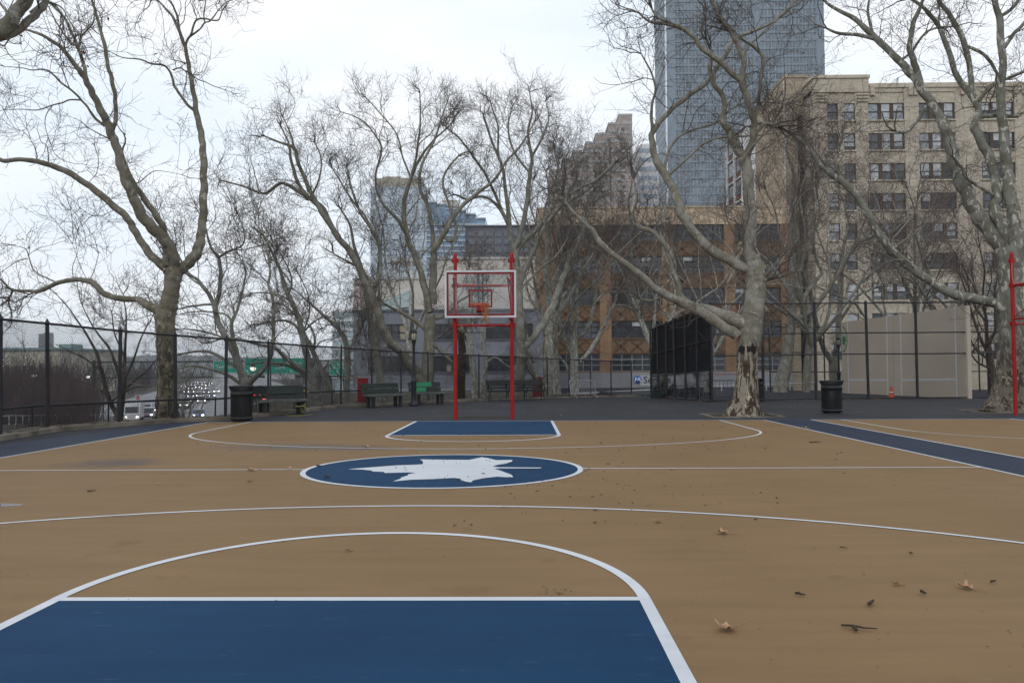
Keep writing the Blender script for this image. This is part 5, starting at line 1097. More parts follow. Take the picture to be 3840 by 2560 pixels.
c = Vector((FZ[-1].x, FZ[-1].y, 0)); cornerA = G(2443, 1492); 
# low second fence outside
lowp = [Vector((p.x, p.y, -.06)) for p in offset_line(left_pts, .42)][:n1 + 5]
chain_fence('knee-high chain-link fence just outside the tall left fence', lowp, [.66] * len(lowp), (1.0,), post_r=.02, cap=False, wr=.002, pitch=.07, rise=.07)
# ---- handball court: cage, backstop with windscreen, wall
ca = [(2667, 1506, 1139), (2862, 1503, 1138), (3061, 1498, 1136), (3257, 1496, 1135), (3441, 1495, 1134), (3634, 1494, 1132)]
cage = [G(x, y) for x, y, _ in ca]; cage_h = [P(x, yt, p.y).z for (x, y, yt), p in zip(ca, cage)]
ex = cage[-1] + (cage[-1] - cage[-2]) * 1; cage.append(ex); cage_h.append(cage_h[-1]); cage.append(ex + (cage[-2] - cage[-3])); cage_h.append(cage_h[-1])
chain_fence('tall black fence cage in front of the ball court wall', cage, cage_h, (1.0, .69, .47, 0), post_r=.06, wr=.0022, pitch=.075, rise=.075)
bk = [(2890, 1478, 1225), (3094, 1477, 1224), (3300, 1476, 1224), (3500, 1476, 1224), (3675, 1476, 1220), (3760, 1476, 1220)]
bp_ = [P(x, y, 45.0) for x, y, _ in bk]; bh_ = [P(x, yt, 45.0).z - p.z for (x, y, yt), p in zip(bk, bp_)]
chain_fence('lower black fence closing the back of the ball court', bp_, bh_, (1.0, .62, .33, 0), post_r=.04, wr=.0022, pitch=.075, rise=.075)
bs_a, bs_b = G(2443, 1492), G(2671, 1507)
bsx = [2443, 2469, 2500, 2532, 2572, 2615, 2671]; nrm = Vector(((bs_b - bs_a).y, -(bs_b - bs_a).x, 0)).normalized()
bp2 = [onplane(x, 1500, bs_a, nrm) for x in bsx]
for p in bp2: p.z = 0
def along(p): return (p - bs_a).length / (bs_b - bs_a).length
hA, hB = P(2443, 1234, bs_a.y).z, P(2671, 1139, bs_b.y).z
bh2 = [hA + (hB - hA) * along(p) for p in bp2]
bst = chain_fence('black fence panel hung with dark windscreen beside the flaking tree', bp2, bh2, (1.0, .64, .32, 0), post_r=.05, wr=.0022, pitch=.075, rise=.075)
scr = bpy.data.materials.new('windscreen'); scr.use_nodes = True
nt, nw, lk, b = nodes_of(scr); b.inputs['Base Color'].default_value = (.012, .013, .016, 1); b.inputs['Roughness'].default_value = .9; b.inputs['Specular IOR Level'].default_value = .1
tr = nw('BsdfTransparent'); ms = nw('MixShader'); tc = nw('TexCoord')
k_ = noise_mask(nt, tc.outputs['Object'], 1.6, .35, .7, 6); mr = nw('MapRange'); mr.inputs['To Min'].default_value = .93; mr.inputs['To Max'].default_value = .985; lk(k_, mr.inputs['Value'])
lk(mr.outputs[0], ms.inputs[0]); lk(tr.outputs[0], ms.inputs[1]); lk(b.outputs[0], ms.inputs[2]); lk(ms.outputs[0], nt.nodes['Material Output'].inputs[0])
mb = MB(); off = -nrm * .05 if nrm.y < 0 else nrm * .05
mb.quad(bp2[0] + off + Vector((0, 0, hA * .34)), bp2[-1] + off + Vector((0, 0, hB * .31)), bp2[-1] + off + Vector((0, 0, hB - .03)), bp2[0] + off + Vector((0, 0, hA - .03))); mb.build('windscreen', scr, bst)
scr2 = scr.copy(); scr2.name = 'torn_windscreen'; [n for n in scr2.node_tree.nodes if n.type == 'MAP_RANGE' and abs(n.inputs['To Min'].default_value - .93) < .01][0].inputs['To Min'].default_value = .35
mb = MB(); mb.quad(bp2[0] + off + Vector((0, 0, .12)), bp2[-1] + off + Vector((0, 0, .12)), bp2[-1] + off + Vector((0, 0, hB * .305)), bp2[0] + off + Vector((0, 0, hA * .335))); mb.build('windscreen', scr2, bst)
# side run from the windscreen corner back along the court
# ball court wall
WA = P(3159, 1479, 43.0); WBp = P(3632, 1493, 35.0); wu = (Vector((WBp.x, WBp.y, 0)) - Vector((WA.x, WA.y, 0))); wl_ = wu.length; wu.normalize(); wn_ = Vector((wu.y, -wu.x, 0))
wztA, wztB = P(3159, 1209, 43.0).z, P(3632, 1145, 35.0).z
hw = thing('ball_court_wall', 'tan ball court wall with white lines and a sloping top behind the cage', 'wall', (WA.x, WA.y, 0))
WALLP = mat('wall_taupe', (.47, .40, .33), .75, (.42, .355, .29), scale=.7, spec=.2)
mb = MB(); th = -wn_ * .2
a0, b0 = Vector((WA.x, WA.y, min(WA.z, 0) - .3)), Vector((WBp.x, WBp.y, min(WBp.z, 0) - .3)); a1, b1 = Vector((WA.x, WA.y, wztA)), Vector((WBp.x, WBp.y, wztB))
for q in ((a0, b0, b1, a1), (b0, b0 + th, b1 + th, b1), (a0 + th, a0, a1, a1 + th), (a1, b1, b1 + th, a1 + th), (b0 + th, a0 + th, a1 + th, b1 + th)): mb.quad(*q)
mb.build('wall_slab', WALLP, hw)
nt, nw, lk, b = nodes_of(WALLP); c0 = b.inputs['Base Color'].links[0].from_socket; tc = [n for n in nt.nodes if n.type == 'TEX_COORD'][0].outputs['Object']
c0 = mixrgb(nt, noise_mask(nt, tc, 5.5, .66, .74, 3), c0, (.39, .33, .27)); c0 = mixrgb(nt, noise_mask(nt, tc, 1.1, .5, .8, 7, .65), c0, (.42, .355, .29)); lk(c0, b.inputs['Base Color'])
def wpt(x, y, off=.006):
    q = onplane(3000 + x / 2.8, 1050 + y / 2.8, Vector((WA.x, WA.y, 0)) + wn_ * off, wn_); return q
def wline(mb, p0, p1, w_=.075, off=.006):
    q0, q1 = wpt(*p0, off), wpt(*p1, off); d_ = (q1 - q0).normalized(); s_ = d_.cross(wn_).normalized() * w_ / 2
    mb.quad(q0 - s_, q1 - s_, q1 + s_, q0 + s_)
mb = MB()
for (x0, y0, x1, y1) in ((498, 438, 512, 1198), (910, 380, 922, 1208), (1053, 358, 1068, 1214), (1625, 282, 1648, 1228)): wline(mb, (x0, y0), (x1, y1))
wline(mb, (514, 1045), (918, 1049), .07, .009); wline(mb, (1070, 1049), (1640, 1040), .07, .009); mb.build('painted_lines', WHITE, hw)
GRN = mat('emblem_green', (.015, .20, .075), .6)
mb = MB(); A_ = [wpt(446 + 55 * math.cos(a), 622 + 135 * math.sin(a)) for a in np.linspace(-math.pi / 2, math.pi / 2, 24)]; B_ = [wpt(446 + 45 * math.cos(a), 622 + 123 * math.sin(a)) for a in np.linspace(-math.pi / 2, math.pi / 2, 24)]
for i in range(23): mb.quad(A_[i], A_[i + 1], B_[i + 1], B_[i])
mb.poly([wpt(*q) for q in ((446, 555), (454, 590), (468, 594), (482, 583), (474, 612), (488, 640), (472, 648), (476, 690), (452, 672), (446, 676))]); mb.build('leaf_emblem', GRN, hw)
mb = MB(); wline(mb, (982, 372), (984, 1210), .012, .004); mb.build('expansion_joint', mat('joint', (.12, .10, .085)), hw)

# ================================================================ HOOPS
RED = mat('red_paint', (.33, .010, .011), .45, (.27, .008, .009), scale=3, spec=.25)
nt, nw, lk, b = nodes_of(RED); c0 = b.inputs['Base Color'].links[0].from_socket; tc = [n for n in nt.nodes if n.type == 'TEX_COORD'][0].outputs['Object']
c0 = mixrgb(nt, noise_mask(nt, tc, 14, .66, .72, 6, .7), c0, (.16, .035, .025)); mp = nw('Mapping'); mp.inputs['Scale'].default_value = (6, 6, .8); lk(tc, mp.inputs[0]); c0 = mixrgb(nt, noise_mask(nt, mp.outputs[0], 3, .52, .8, 5), c0, (.20, .012, .012)); lk(c0, b.inputs['Base Color'])
RED_D = mat('red_border', (.22, .007, .014), .5); ORANGE = mat('orange_rim', (.55, .10, .02), .4); NETM = mat('orange_net', (.52, .17, .06), .8); STEEL = mat('galvanised', (.34, .35, .37), .45, (.25, .26, .28), scale=3, metal=.3)
FRAME_P = mat('board_frame', (.58, .60, .63), .45, (.50, .52, .55), scale=2)
def clear_glass():
    m = bpy.data.materials.new('clear_board'); m.use_nodes = True; nt, nw, lk, b = nodes_of(m)
    b.inputs['Base Color'].default_value = (.85, .88, .90, 1); b.inputs['Roughness'].default_value = .05; b.inputs['Specular IOR Level'].default_value = .5
    tr = nw('BsdfTransparent'); tr.inputs[0].default_value = (.90, .92, .93, 1); ms = nw('MixShader'); fr = nw('Fresnel'); fr.inputs[0].default_value = 1.45
    mr = nw('MapRange'); mr.inputs['To Min'].default_value = 0.0; mr.inputs['To Max'].default_value = .9; lk(fr.outputs[0], mr.inputs['Value'])
    lk(mr.outputs[0], ms.inputs[0]); lk(tr.outputs[0], ms.inputs[1]); gl = nw('BsdfGlossy'); gl.inputs['Roughness'].default_value = .04; lk(gl.outputs[0], ms.inputs[2]); lk(ms.outputs[0], nt.nodes['Material Output'].inputs[0]); return m
CLEAR = clear_glass()
def make_hoop(label, cx, py, by, top=4.70, group='red basketball hoops'):
    t = thing('basketball_hoop', label, 'basketball hoop', (cx, py, 0), group)
    zu, zl2, zc = 3.76, 2.64, 4.39; hs = .80; bx = cx + .02; zb0, zb1 = 2.735, 3.955; hw_ = .92
    for s_ in (-1, 1):
        x = cx + s_ * hs; mb = MB(); mb.rod((x, py, -.1), (x, py, top - .12), .056, 16); mb.lathe([(.0565, top - .15), (.0565, top - .10), (.050, top - .055), (.034, top - .018), (.012, top - .002), (0, top)], (x, py, 0), 16)
        p_ = mb.build('post', RED, t)
        for z in (zc + .08, zu, zl2):
            mb = MB(); mb.lathe([(.057, z - .07), (.072, z - .07), (.072, z + .07), (.057, z + .07)], (x, py, 0), 16, smooth=False)
            for q in (-1, 1): mb.box(x + q * .078 - .026, py - .012, z - .05, x + q * .078 + .026, py + .012, z + .05); mb.rod((x + q * .085, py - .03, z), (x + q * .085, py + .03, z), .014, 6)
            mb.build('clamp', RED, p_)
        mb = MB()
        for z in (zu, zl2 + .14):
            mb.rod((x, py - .06, z), (bx + s_ * .70, by + .07, z), .03, 10)
        mb.rod((x, py - .06, zl2 + .2), (bx + s_ * .70, by + .08, zu - .05), .014, 8)
        mb.build('arm', RED, t)
        mb = MB(); q = np.array([(x + s_ * .03, py - .06, zc + .02), (x + s_ * .04, py - .07, zc - .2), (x + s_ * .02, py - .1, zu + .06), (x - s_ * .05, py - .3, zu - .1), (x - s_ * .1, py - .8, zl2 + .4)]); mb.tubes(catmull(q, 6)[None], np.full((1, 25), .008), 5); mb.build('cable', mat('cable_pink', (.55, .30, .28), .5), t)
    for z in (zu, zl2):
        mb = MB(); mb.rod((cx - hs + .05, py, z), (cx + hs - .05, py, z), .035, 12); mb.build('crossbar', RED, t)
    mb = MB(); mb.rod((cx - hs, py + .04, zu + .08), (cx + hs, py - .04, zu - .02), .009, 6); mb.rod((cx - hs, py - .04, zl2 + .02), (cx + .1, py, zl2 - .06), .006, 6); mb.rod((cx + .1, py, zl2 - .06), (cx + hs, py - .04, zl2 + .03), .006, 6); mb.build('brace_cable', mat('cable_pink', (.55, .30, .28)), t)
    mb = MB(); mb.box(bx - hw_ + .04, by - .006, zb0 + .04, bx + hw_ - .04, by + .006, zb1 - .04); bd = mb.build('backboard', CLEAR, t)
    mb = MB(); e_ = .048
    for (x0, z0, x1, z1) in ((-hw_, zb0, hw_, zb0 + e_), (-hw_, zb1 - e_, hw_, zb1), (-hw_, zb0 + e_, -hw_ + e_, zb1 - e_), (hw_ - e_, zb0 + e_, hw_, zb1 - e_)): mb.box(bx + x0, by - .03, z0, bx + x1, by + .04, z1)
    mb.build('frame', FRAME_P, bd); mb = MB(); i_ = .048; w2 = .050; a_, b_, c_, d_ = bx - hw_ + i_, zb0 + i_, bx + hw_ - i_, zb1 - i_
    for (x0, z0, x1, z1) in ((a_, b_, c_, b_ + w2), (a_, d_ - w2, c_, d_), (a_, b_ + w2, a_ + w2, d_ - w2), (c_ - w2, b_ + w2, c_, d_ - w2)): mb.box(x0, by - .012, z0, x1, by - .0075, z1)
    tz0, tz1, tw2 = 3.0, 3.455, .305
    for (x0, z0, x1, z1) in ((-tw2, tz0, tw2, tz0 + .042), (-tw2, tz1 - .042, tw2, tz1), (-tw2, tz0 + .042, -tw2 + .042, tz1 - .042), (tw2 - .042, tz0 + .042, tw2, tz1 - .042)): mb.box(bx + x0, by - .012, z0, bx + x1, by - .0075, z1)
    mb.build('red_border', RED_D, bd)
    mb = MB()
    for dx in (-.055, .055): mb.box(bx + dx - .024, by + .045, 3.0, bx + dx + .024, by + .09, zb1 - .06)
    mb.build('rear_strut', mat('dark_steel', (.09, .095, .10), .5), t)
    rc = (bx, by - .40, 3.05); mb = MB(); a = np.linspace(0, 2 * np.pi, 41); ringp = np.stack([rc[0] + .235 * np.cos(a), rc[1] + .235 * np.sin(a), np.full(41, rc[2])], 1); mb.tubes(ringp[None], np.full((1, 41), .014), 8)
    for s_ in (-1, 1): mb.rod((bx + s_ * .09, by - .17, 3.02), (bx + s_ * .07, by - .02, 2.92), .014, 8)
    rm = mb.build('rim', ORANGE, t); mb = MB(); mb.box(bx - .09, by - .20, 2.90, bx + .09, by - .0125, 3.035); mb.box(bx - .10, by - .06, 2.86, bx + .10, by - .0126, 3.03); mb.build('rim_bracket', RED_D, rm)
    # worn net hanging from one side only
    mb = MB(); r_ = random.Random(4); net = []
    for k in range(6):
        a0_ = R(-75 + k * 28); top_ = np.array([rc[0] + .232 * math.cos(a0_), rc[1] + .232 * math.sin(a0_), rc[2] - .01]); end = np.array([rc[0] + .14 + r_.uniform(-.06, .07), rc[1] + r_.uniform(-.05, .05), rc[2] - r_.uniform(.38, .52)])
        f = np.linspace(0, 1, 9)[:, None]; z = np.where(np.arange(9)[:, None] % 2 == 0, 1, -1) * np.array([[.022, .012, 0]]) * (1 - .5 * f); net.append(top_ + (end - top_) * f + z + np.array([[.0, 0, -.06]]) * np.sin(f * math.pi)); net.append(top_ + (end - top_) * f - z + np.array([[.02, 0, -.05]]) * np.sin(f * math.pi))
    top_ = np.array([rc[0], rc[1] + .23, rc[2] - .01]); f = np.linspace(0, 1, 9)[:, None]; net.append(top_ + (np.array([rc[0] + .12, rc[1], rc[2] - .30]) - top_) * f)
    mb.tubes(np.array(net), np.full((len(net), 9), .005), 4); mb.build('net', NETM, rm)
    return t
make_hoop('red basketball hoop with a clear board and torn orange net facing the camera', -1.135, 22.4, 20.45)
make_hoop('cropped red basketball hoop of the second court at the right edge', 15.0, 23.3, 21.3, top=4.74)

# ================================================================ COURT-SIDE FURNITURE
BLK = mat('bin_black', (.012, .013, .014), .42, (.018, .018, .02), scale=5)
def make_bin(label, loc, h=.96, r=.30):
    t = thing('litter_bin', label, 'litter bin', loc, 'black slatted litter bins'); c = Vector(loc); mb = MB()
    mb.lathe([(0, .05), (r - .05, .05), (r - .05, h - .1), (r - .07, h - .1), (r - .07, .08)], c, 32); mb.lathe([(r * .8, 0), (r * .85, .05), (0, .05)], c, 24); mb.build('liner', BLK, t)
    for k in range(40):
        a = 2 * math.pi * k / 40; u = Vector((math.cos(a), math.sin(a), 0)); v = Vector((-u.y, u.x, 0)); 
        mb = MB() if k == 0 else mb
        mb.obox(c + u * (r - .035) - v * .013 + Vector((0, 0, .06)), v * .026, u * .02, Vector((0, 0, h - .22)))
        mb.obox(c + u * (r - .032) - v * .012 + Vector((0, 0, h - .16)), v * .024, u * .016, u * .055 + Vector((0, 0, .125)))
    mb.build('slats', BLK, t); mb = MB()
    mb.lathe([(r - .045, h - .16), (r - .008, h - .16), (r - .008, h - .30), (r - .045, h - .30)], c, 40); mb.build('upper_band', BLK, t); mb = MB(); mb.lathe([(r - .03, .06), (r - .005, .06), (r - .005, .14), (r - .03, .14)], c, 40); mb.build('lower_band', BLK, t); mb = MB()
    a = np.linspace(0, 2 * np.pi, 41); mb.tubes(np.stack([c.x + (r + .035) * np.cos(a), c.y + (r + .035) * np.sin(a), np.full(41, h - .03)], 1)[None], np.full((1, 41), .016), 8); mb.build('rim', BLK, t)
    return t
b1_ = G(905, 1581); make_bin('black litter bin by the left fence near the court corner', (b1_.x, b1_.y, 0), 1.0, .30)
b2_ = G(3120, 1550); make_bin('black litter bin between the flaking tree and the ball court wall', (b2_.x, b2_.y, 0), 1.02, .315)
b3_ = G(2836, 1507); make_bin('black litter bin mostly hidden by the flaking tree', (b3_.x, b3_.y, 0), .98, .28)
GSLAT = mat('bench_green', (.022, .032, .027), .6, (.014, .020, .018), scale=5, stretch=(1, 1, 6)); GSEAT = mat('bench_worn', (.10, .11, .105), .6, (.045, .055, .05), scale=6); GDARK = mat('bench_dark', (.016, .021, .019), .6, (.010, .013, .012), scale=5); GBR = mat('bench_bright_green', (.02, .22, .10), .55); CLEG = mat('bench_leg', (.022, .024, .024), .6)
def plank(mb, c, L_, d_, th_, tilt, rotv, mi=0):
    """a plank centred at c, long along rotv"""
    u = rotv; n_ = Vector((-u.y, u.x, 0)); a = n_ * math.cos(tilt) + Vector((0, 0, math.sin(tilt))); b = -n_ * math.sin(tilt) + Vector((0, 0, math.cos(tilt)))
    mb.obox(c - u * L_ / 2 - a * d_ / 2 - b * th_ / 2, u * L_, a * d_, b * th_, mi)
def make_bench(label, c, ang, L_=1.5, bright=None, back=3, arms=0, group='dark green slatted benches'):
    t = thing('park_bench', label, 'bench', c, group); c = Vector(c); u = Vector((math.cos(ang), math.sin(ang), 0)); n_ = Vector((-u.y, u.x, 0))
    mb = MB()
    for k, dd in enumerate((-.20, -.07, .06, .19)): plank(mb, c + n_ * dd + Vector((0, 0, .44 + .01 * k)), L_, .115, .04, R(3), u)
    mb.build('seat', GDARK if arms else GSEAT, t); mb = MB()
    hs_ = (.57, .70, .83) if back == 3 else (.60, .80)
    for k, z in enumerate(hs_): plank(mb, c + n_ * (.25 + (z - .45) * .28) + Vector((0, 0, z)), L_, (.10 if back == 3 and k < 2 else .17), .04, R(76), u)
    bk_ = mb.build('backrest', GDARK if arms else GSLAT, t)
    if bright:
        for (z, f0, f1) in bright:
            mb = MB(); plank(mb, c + n_ * (.25 + (z - .45) * .28 - .024) + u * (L_ * ((f0 + f1) / 2 - .5)) + Vector((0, 0, z + .004)), L_ * (f1 - f0), .168, .012, R(76), u); mb.build('fresh_green_patch', GBR, bk_)
    for f in ((-.36, .36) if L_ < 2 else (-.47, -.16, .16, .47)):
        b_ = c + u * (L_ * f); mb = MB()
        if arms:
            for q in ([(-.24, 0), (-.20, .12), (-.12, .30), (-.16, .42)], [(.24, 0), (.18, .12), (.10, .28), (.16, .44), (.25, .62), (.31, .84)], [(-.16, .42), (.0, .40), (.16, .43)], [(-.13, .28), (0, .22), (.12, .28)]):
                q = catmull(np.array([tuple(b_ + n_ * y + Vector((0, 0, z))) for y, z in q]), 5); mb.tubes(q[None], np.full((1, len(q)), .017), 6)
        else:
            mb.obox(b_ - u * .045 - n_ * .17, u * .09, n_ * .10, Vector((0, 0, .41))); mb.obox(b_ - u * .045 + n_ * .12, u * .09, n_ * .11, Vector((0, 0, .42))); mb.obox(b_ - u * .04 - n_ * .2 + Vector((0, 0, .37)), u * .08, n_ * .42, Vector((0, 0, .045)))
            mb.obox(b_ - u * .03 + n_ * .215 + Vector((0, 0, .30)), u * .06, n_ * .045, n_ * .15 + Vector((0, 0, .58)))
        mb.build('leg', CLEG, t)
        if arms:
            mb = MB(); a = np.linspace(R(-30), R(210), 22); q = np.array([tuple(b_ - n_ * (.02 - .25 * math.cos(x)) + Vector((0, 0, .55 + .19 * math.sin(x)))) for x in a]); mb.tubes(q[None], np.full((1, 22), .026), 8); mb.build('arm_hoop', IRON, t)
    return t
def bench_at(label, pl, pr, ang=None, **k):
    a, b = G(*pl), G(*pr); a.z = b.z = 0; m_ = (a + b) / 2; d_ = b - a; return make_bench(label, (m_.x, m_.y, 0), math.atan2(d_.y, d_.x) if ang is None else R(ang), **k)
bench_at('dark green bench tied with yellow tape beside the left litter bin', (1000, 1562), (1112, 1551), ang=42, L_=1.75)
bench_at('dark green bench left of the lamp post, between it and the red board', (1394, 1530), (1492, 1524), ang=48, L_=1.75, back=2)
bench_at('dark green bench with two bright green repainted patches, right of the lamp post', (1568, 1519), (1648, 1515), ang=40, L_=1.5, back=2, bright=[(.80, .10, .72), (.60, .08, .52)])
bench_at('long dark bench with round arm hoops under the basketball board', (1850, 1505), (2022, 1502), L_=2.55, arms=1)
# yellow caution tape
YEL = mat('yellow_tape', (.40, .37, .06), .5); a = G(1018, 1557); tp = MB(); r_ = random.Random(9)
def zz(pts, r=.007):
    q = catmull(np.array([tuple(p) for p in pts]), 6); tp.tubes(q[None], np.full((1, len(q)), r), 4)
bc = G(1055, 1556); ty = bc.y - .28
zz([P(983, 1490, ty), P(990, 1503, ty), P(1000, 1506, ty), P(1012, 1512, ty - .05), P(1024, 1519, ty - .02)]); zz([P(985, 1500, ty), P(995, 1497, ty), P(988, 1508, ty), P(1000, 1502, ty)], .008)
zz([P(1108, 1525, ty), P(1125, 1522, ty), P(1140, 1519, ty), P(1146, 1512, ty), P(1144, 1520, ty), P(1150, 1530, ty), P(1160, 1540, ty)]); zz([P(1108, 1520, ty), P(1120, 1524, ty), P(1135, 1521, ty), P(1146, 1528, ty)], .007)
zz([G(1066, 1552, .02), G(1082, 1558, .02), G(1120, 1558, .02), G(1150, 1556, .02), G(1170, 1553, .02), G(1174, 1546, .1), G(1176, 1553, .02)])
zz([P(1128, 1532, ty), P(1136, 1541, ty), P(1140, 1545, ty + .1), P(1130, 1546, ty)], .007)
tag(tp.build('caution_tape', YEL), 'yellow caution tape tangled round the left bench and trailing on the ground', 'tape')
# lamp post
def make_lamp(label, loc, h=2.94):
    t = thing('lamp_post', label, 'lamp post', loc, 'black park lamp posts'); c = Vector(loc); s = h / 2.94; LM = mat('lamp_black', (.022, .025, .03), .5); mb = MB()
    mb.lathe([(0, 0), (.19, 0), (.19, .07), (.16, .12), (.12, .18), (.105, .24), (.10, .30), (.098, .86), (.115, .90), (.12, .96), (.10, 1.01), (.07, 1.06), (.062, 1.15), (.05, 1.9), (.045, 2.24), (.055, 2.27), (.05, 2.31), (.06, 2.38), (.075, 2.46), (.085, 2.52), (.10, 2.54), (0, 2.54)], c, 20); 
    V = mb.v[-1]; V[:, 2] *= s; mb.build('post', LM, t); mb = MB(); mb.lathe([(.072, 2.54 * s), (.098, 2.62 * s), (.108, 2.76 * s), (.10, 2.80 * s), (0, 2.80 * s)], c, 18); ln = mb.build('lantern_glass', mat('lantern_pane', (.50, .45, .36), .35), t)
    mb = MB()
    for k in range(8):
        a_ = 2 * math.pi * k / 8; u = Vector((math.cos(a_), math.sin(a_), 0)); q = np.array([tuple(c + u * .078 + Vector((0, 0, 2.54 * s))), tuple(c + u * .104 + Vector((0, 0, 2.62 * s))), tuple(c + u * .114 + Vector((0, 0, 2.80 * s)))]); mb.tubes(q[None], np.full((1, 3), .008), 5)
    mb.build('lantern_cage', LM, ln); mb = MB(); mb.lathe([(.128, 2.795 * s), (.132, 2.81 * s), (.115, 2.87 * s), (.07, 2.92 * s), (.02, 2.945 * s), (0, 2.95 * s)], c, 20); mb.lathe([(0, 2.797 * s), (.128, 2.797 * s)], c, 20); mb.build('lantern_cap', LM, t)
lp = G(1552, 1522); make_lamp('black lamp post standing between the two benches left of the hoop', (lp.x, lp.y, 0), 2.94)
c = P(3147, 1470, 46); make_lamp('distant black lamp post behind the litter bin at the ball court corner', (c.x, 46, 0), 3.1)
# red boards behind the fence
REDB = mat('board_red', (.34, .022, .032), .6, (.30, .02, .028), scale=.8)
for (pl, y0, y1, Yb, lab, sg_) in (((1340, 1379), 1525, 1417, 31.2, 'tall red board with a teal notice behind the fence left of the benches', 1), ((1997, 2035), 1502, 1413, 39.3, 'red board behind the fence at the foot of the pale straight tree', 0)):
    a, b = P(pl[0], y0, Yb), P(pl[1], y0, Yb); zt = P(pl[0], y1, Yb).z; t = thing('red_board', lab, 'board', ((a.x + b.x) / 2, Yb, 0)); mb = MB(); mb.box(a.x, Yb, min(a.z, -.1), b.x, Yb + .06, zt); mb.build('panel', REDB, t)
    mb = MB(); mb.box(a.x - .03, Yb - .012, min(a.z, -.1), a.x - .0005, Yb + .07, zt + .03); mb.box(a.x - .03, Yb - .012, zt, b.x + .01, Yb + .07, zt + .03); mb.build('edge_trim', mat('board_edge', (.45, .40, .40)), t)
    if sg_:
        q = P(1352, 1513, Yb); mb = MB(); mb.obox((q.x - .07, Yb - .02, q.z - .06), (.16, 0, -.01), (0, .018, 0), (-.01, 0, .13)); mb.build('notice', mat('teal_notice', (.08, .28, .26)), t)
# steel crowd barriers
def barrier(label, A, B, h, mt, lean=Vector((0, 0, 0)), n=16):
    t = thing('crowd_barrier', label, 'barrier', (A + B) / 2, 'tubular crowd barriers'); u = (B - A).normalized(); up = Vector((0, 0, h)) + lean; mb = MB(); z0 = Vector((0, 0, .0)) + up * .22
    pts_ = [A + z0, A + up * .94, A + up + u * .08, B + up - u * .08, B + up * .94, B + z0, A + z0]
    for p, q in zip(pts_, pts_[1:]): mb.rod(p, q, .02, 8)
    mb.build('frame', mt, t); mb = MB()
    for k in range(1, n): p = A + (B - A) * k / n; mb.rod(p + z0, p + up * .99, .009, 6)
    mb.build('bars', mt, t)
    for p in (A + u * .12, B - u * .12):
        n_ = Vector((-u.y, u.x, 0)); mb = MB(); q = np.array([tuple(p - n_ * .28 + Vector((0, 0, .0))), tuple(p - n_ * .2 + Vector((0, 0, .08))), tuple(p + z0 * .7), tuple(p + n_ * .2 + Vector((0, 0, .08))), tuple(p + n_ * .28)]); mb.tubes(catmull(q, 5)[None], np.full((1, 21), .018), 7); mb.build('foot', mt, t)
A = G(2145, 1492); B = G(2238, 1490); barrier('galvanised steel barrier leaning against the back fence under the pale trees', A, B, .83, STEEL, (A - B).normalized() * .14 + Vector((0, .12, 0)), 16)
A = G(2617, 1506); B = G(2752, 1503); A.y -= .3; B.y -= .3; barrier('dark steel barrier across the gate left of the flaking tree', A, B, .88, mat('dark_barrier', (.07, .075, .08), .5), n=9)
# broken bench heap
c = G(2478, 1494); t = thing('broken_bench', 'collapsed dark green bench lying at the foot of the windscreen fence', 'broken bench', (c.x, c.y, 0)); DG = mat('dark_green_wood', (.014, .040, .036), .45, (.010, .024, .022), scale=6)
Yk = c.y; mb = MB(); a, b = P(2446, 1481, Yk), P(2500, 1481, Yk)
for k in range(4): mb.obox(Vector((a.x, Yk - .2 + k * .13, a.z - .02)), (b.x - a.x, .05, 0), (0, .11, 0), (0, 0, .04))
mb.build('seat', DG, t); mb = MB()
for k in range(3):
    p0, p1 = P(2490 + k * 2, 1480 + k * 4, Yk + k * .12), P(2530 + k * 4, 1436 + k * 10, Yk + .15 + k * .12); mb.rod(p0, p1, .035, 6)
for k in range(3): p0, p1 = P(2448, 1474 - k * 6, Yk + .1 * k), P(2496, 1476 - k * 7, Yk + .1 * k); mb.rod(p0, p1, .022, 6)
mb.build('backrest', DG, t); mb = MB(); mb.obox((a.x + .1, Yk - .12, 0), (b.x - a.x - .1, 0, 0), (0, .4, 0), (0, 0, a.z - .03)); mb.build('base_block', BLK, t)
mb = MB(); mb.rod(P(2390, 1478, Yk), P(2448, 1486, Yk), .02, 6); mb.rod(P(2405, 1484, Yk), P(2450, 1478, Yk), .016, 6); mb.build('loose_slat', DG, t)
# cone
c = G(3343, 1490); c.z = 0; t = thing('traffic_cone', 'orange traffic cone with a white band in front of the ball court wall', 'traffic cone', c); CO = mat('cone_orange', (.62, .075, .02), .5); mb = MB(); s = .42
mb.lathe([(0.13, .03), (.115, .05), (.105, .10), (.035, .50), (.028, .52), (0, .52)], c, 20); mb.build('cone', CO, t); mb = MB(); mb.box(c.x - .18, c.y - .18, 0, c.x + .18, c.y + .18, .03); mb.build('base', mat('cone_base', (.20, .04, .02)), t); mb = MB(); mb.lathe([(.088, .22), (.076, .27)], c, 20); mb.v[-1][:, :2] = (mb.v[-1][:, :2] - np.array([c.x, c.y])) * 1.03 + np.array([c.x, c.y]); mb.build('white_band', WHITE, t)
# white pipe railing along the street behind the far fence
t = thing('pipe_railing', 'white pipe railing along the street behind the back fence', 'railing', P(2250, 1470, 50)); mb = MB(); RW = mat('rail_white', (.58, .60, .61), .5); rp_ = [(2080, 1479), (2444, 1461), (2640, 1448), (2760, 1446), (3010, 1436), (3160, 1431)]
rq = [P(x, y, 50) for x, y in rp_]
for p, q in zip(rq, rq[1:]): mb.rod(p, q, .04, 8)
mb.build('rail', RW, t)
for x in (2112, 2180, 2282, 2368, 2444, 2574, 2706, 2874, 2962, 3045):
    f = np.interp(x, [q[0] for q in rp_], [q[1] for q in rp_]); p = P(x, f, 50); mb = MB(); mb.rod(p, p - Vector((0, 0, .85)), .035, 8); mb.build('post', RW, t)
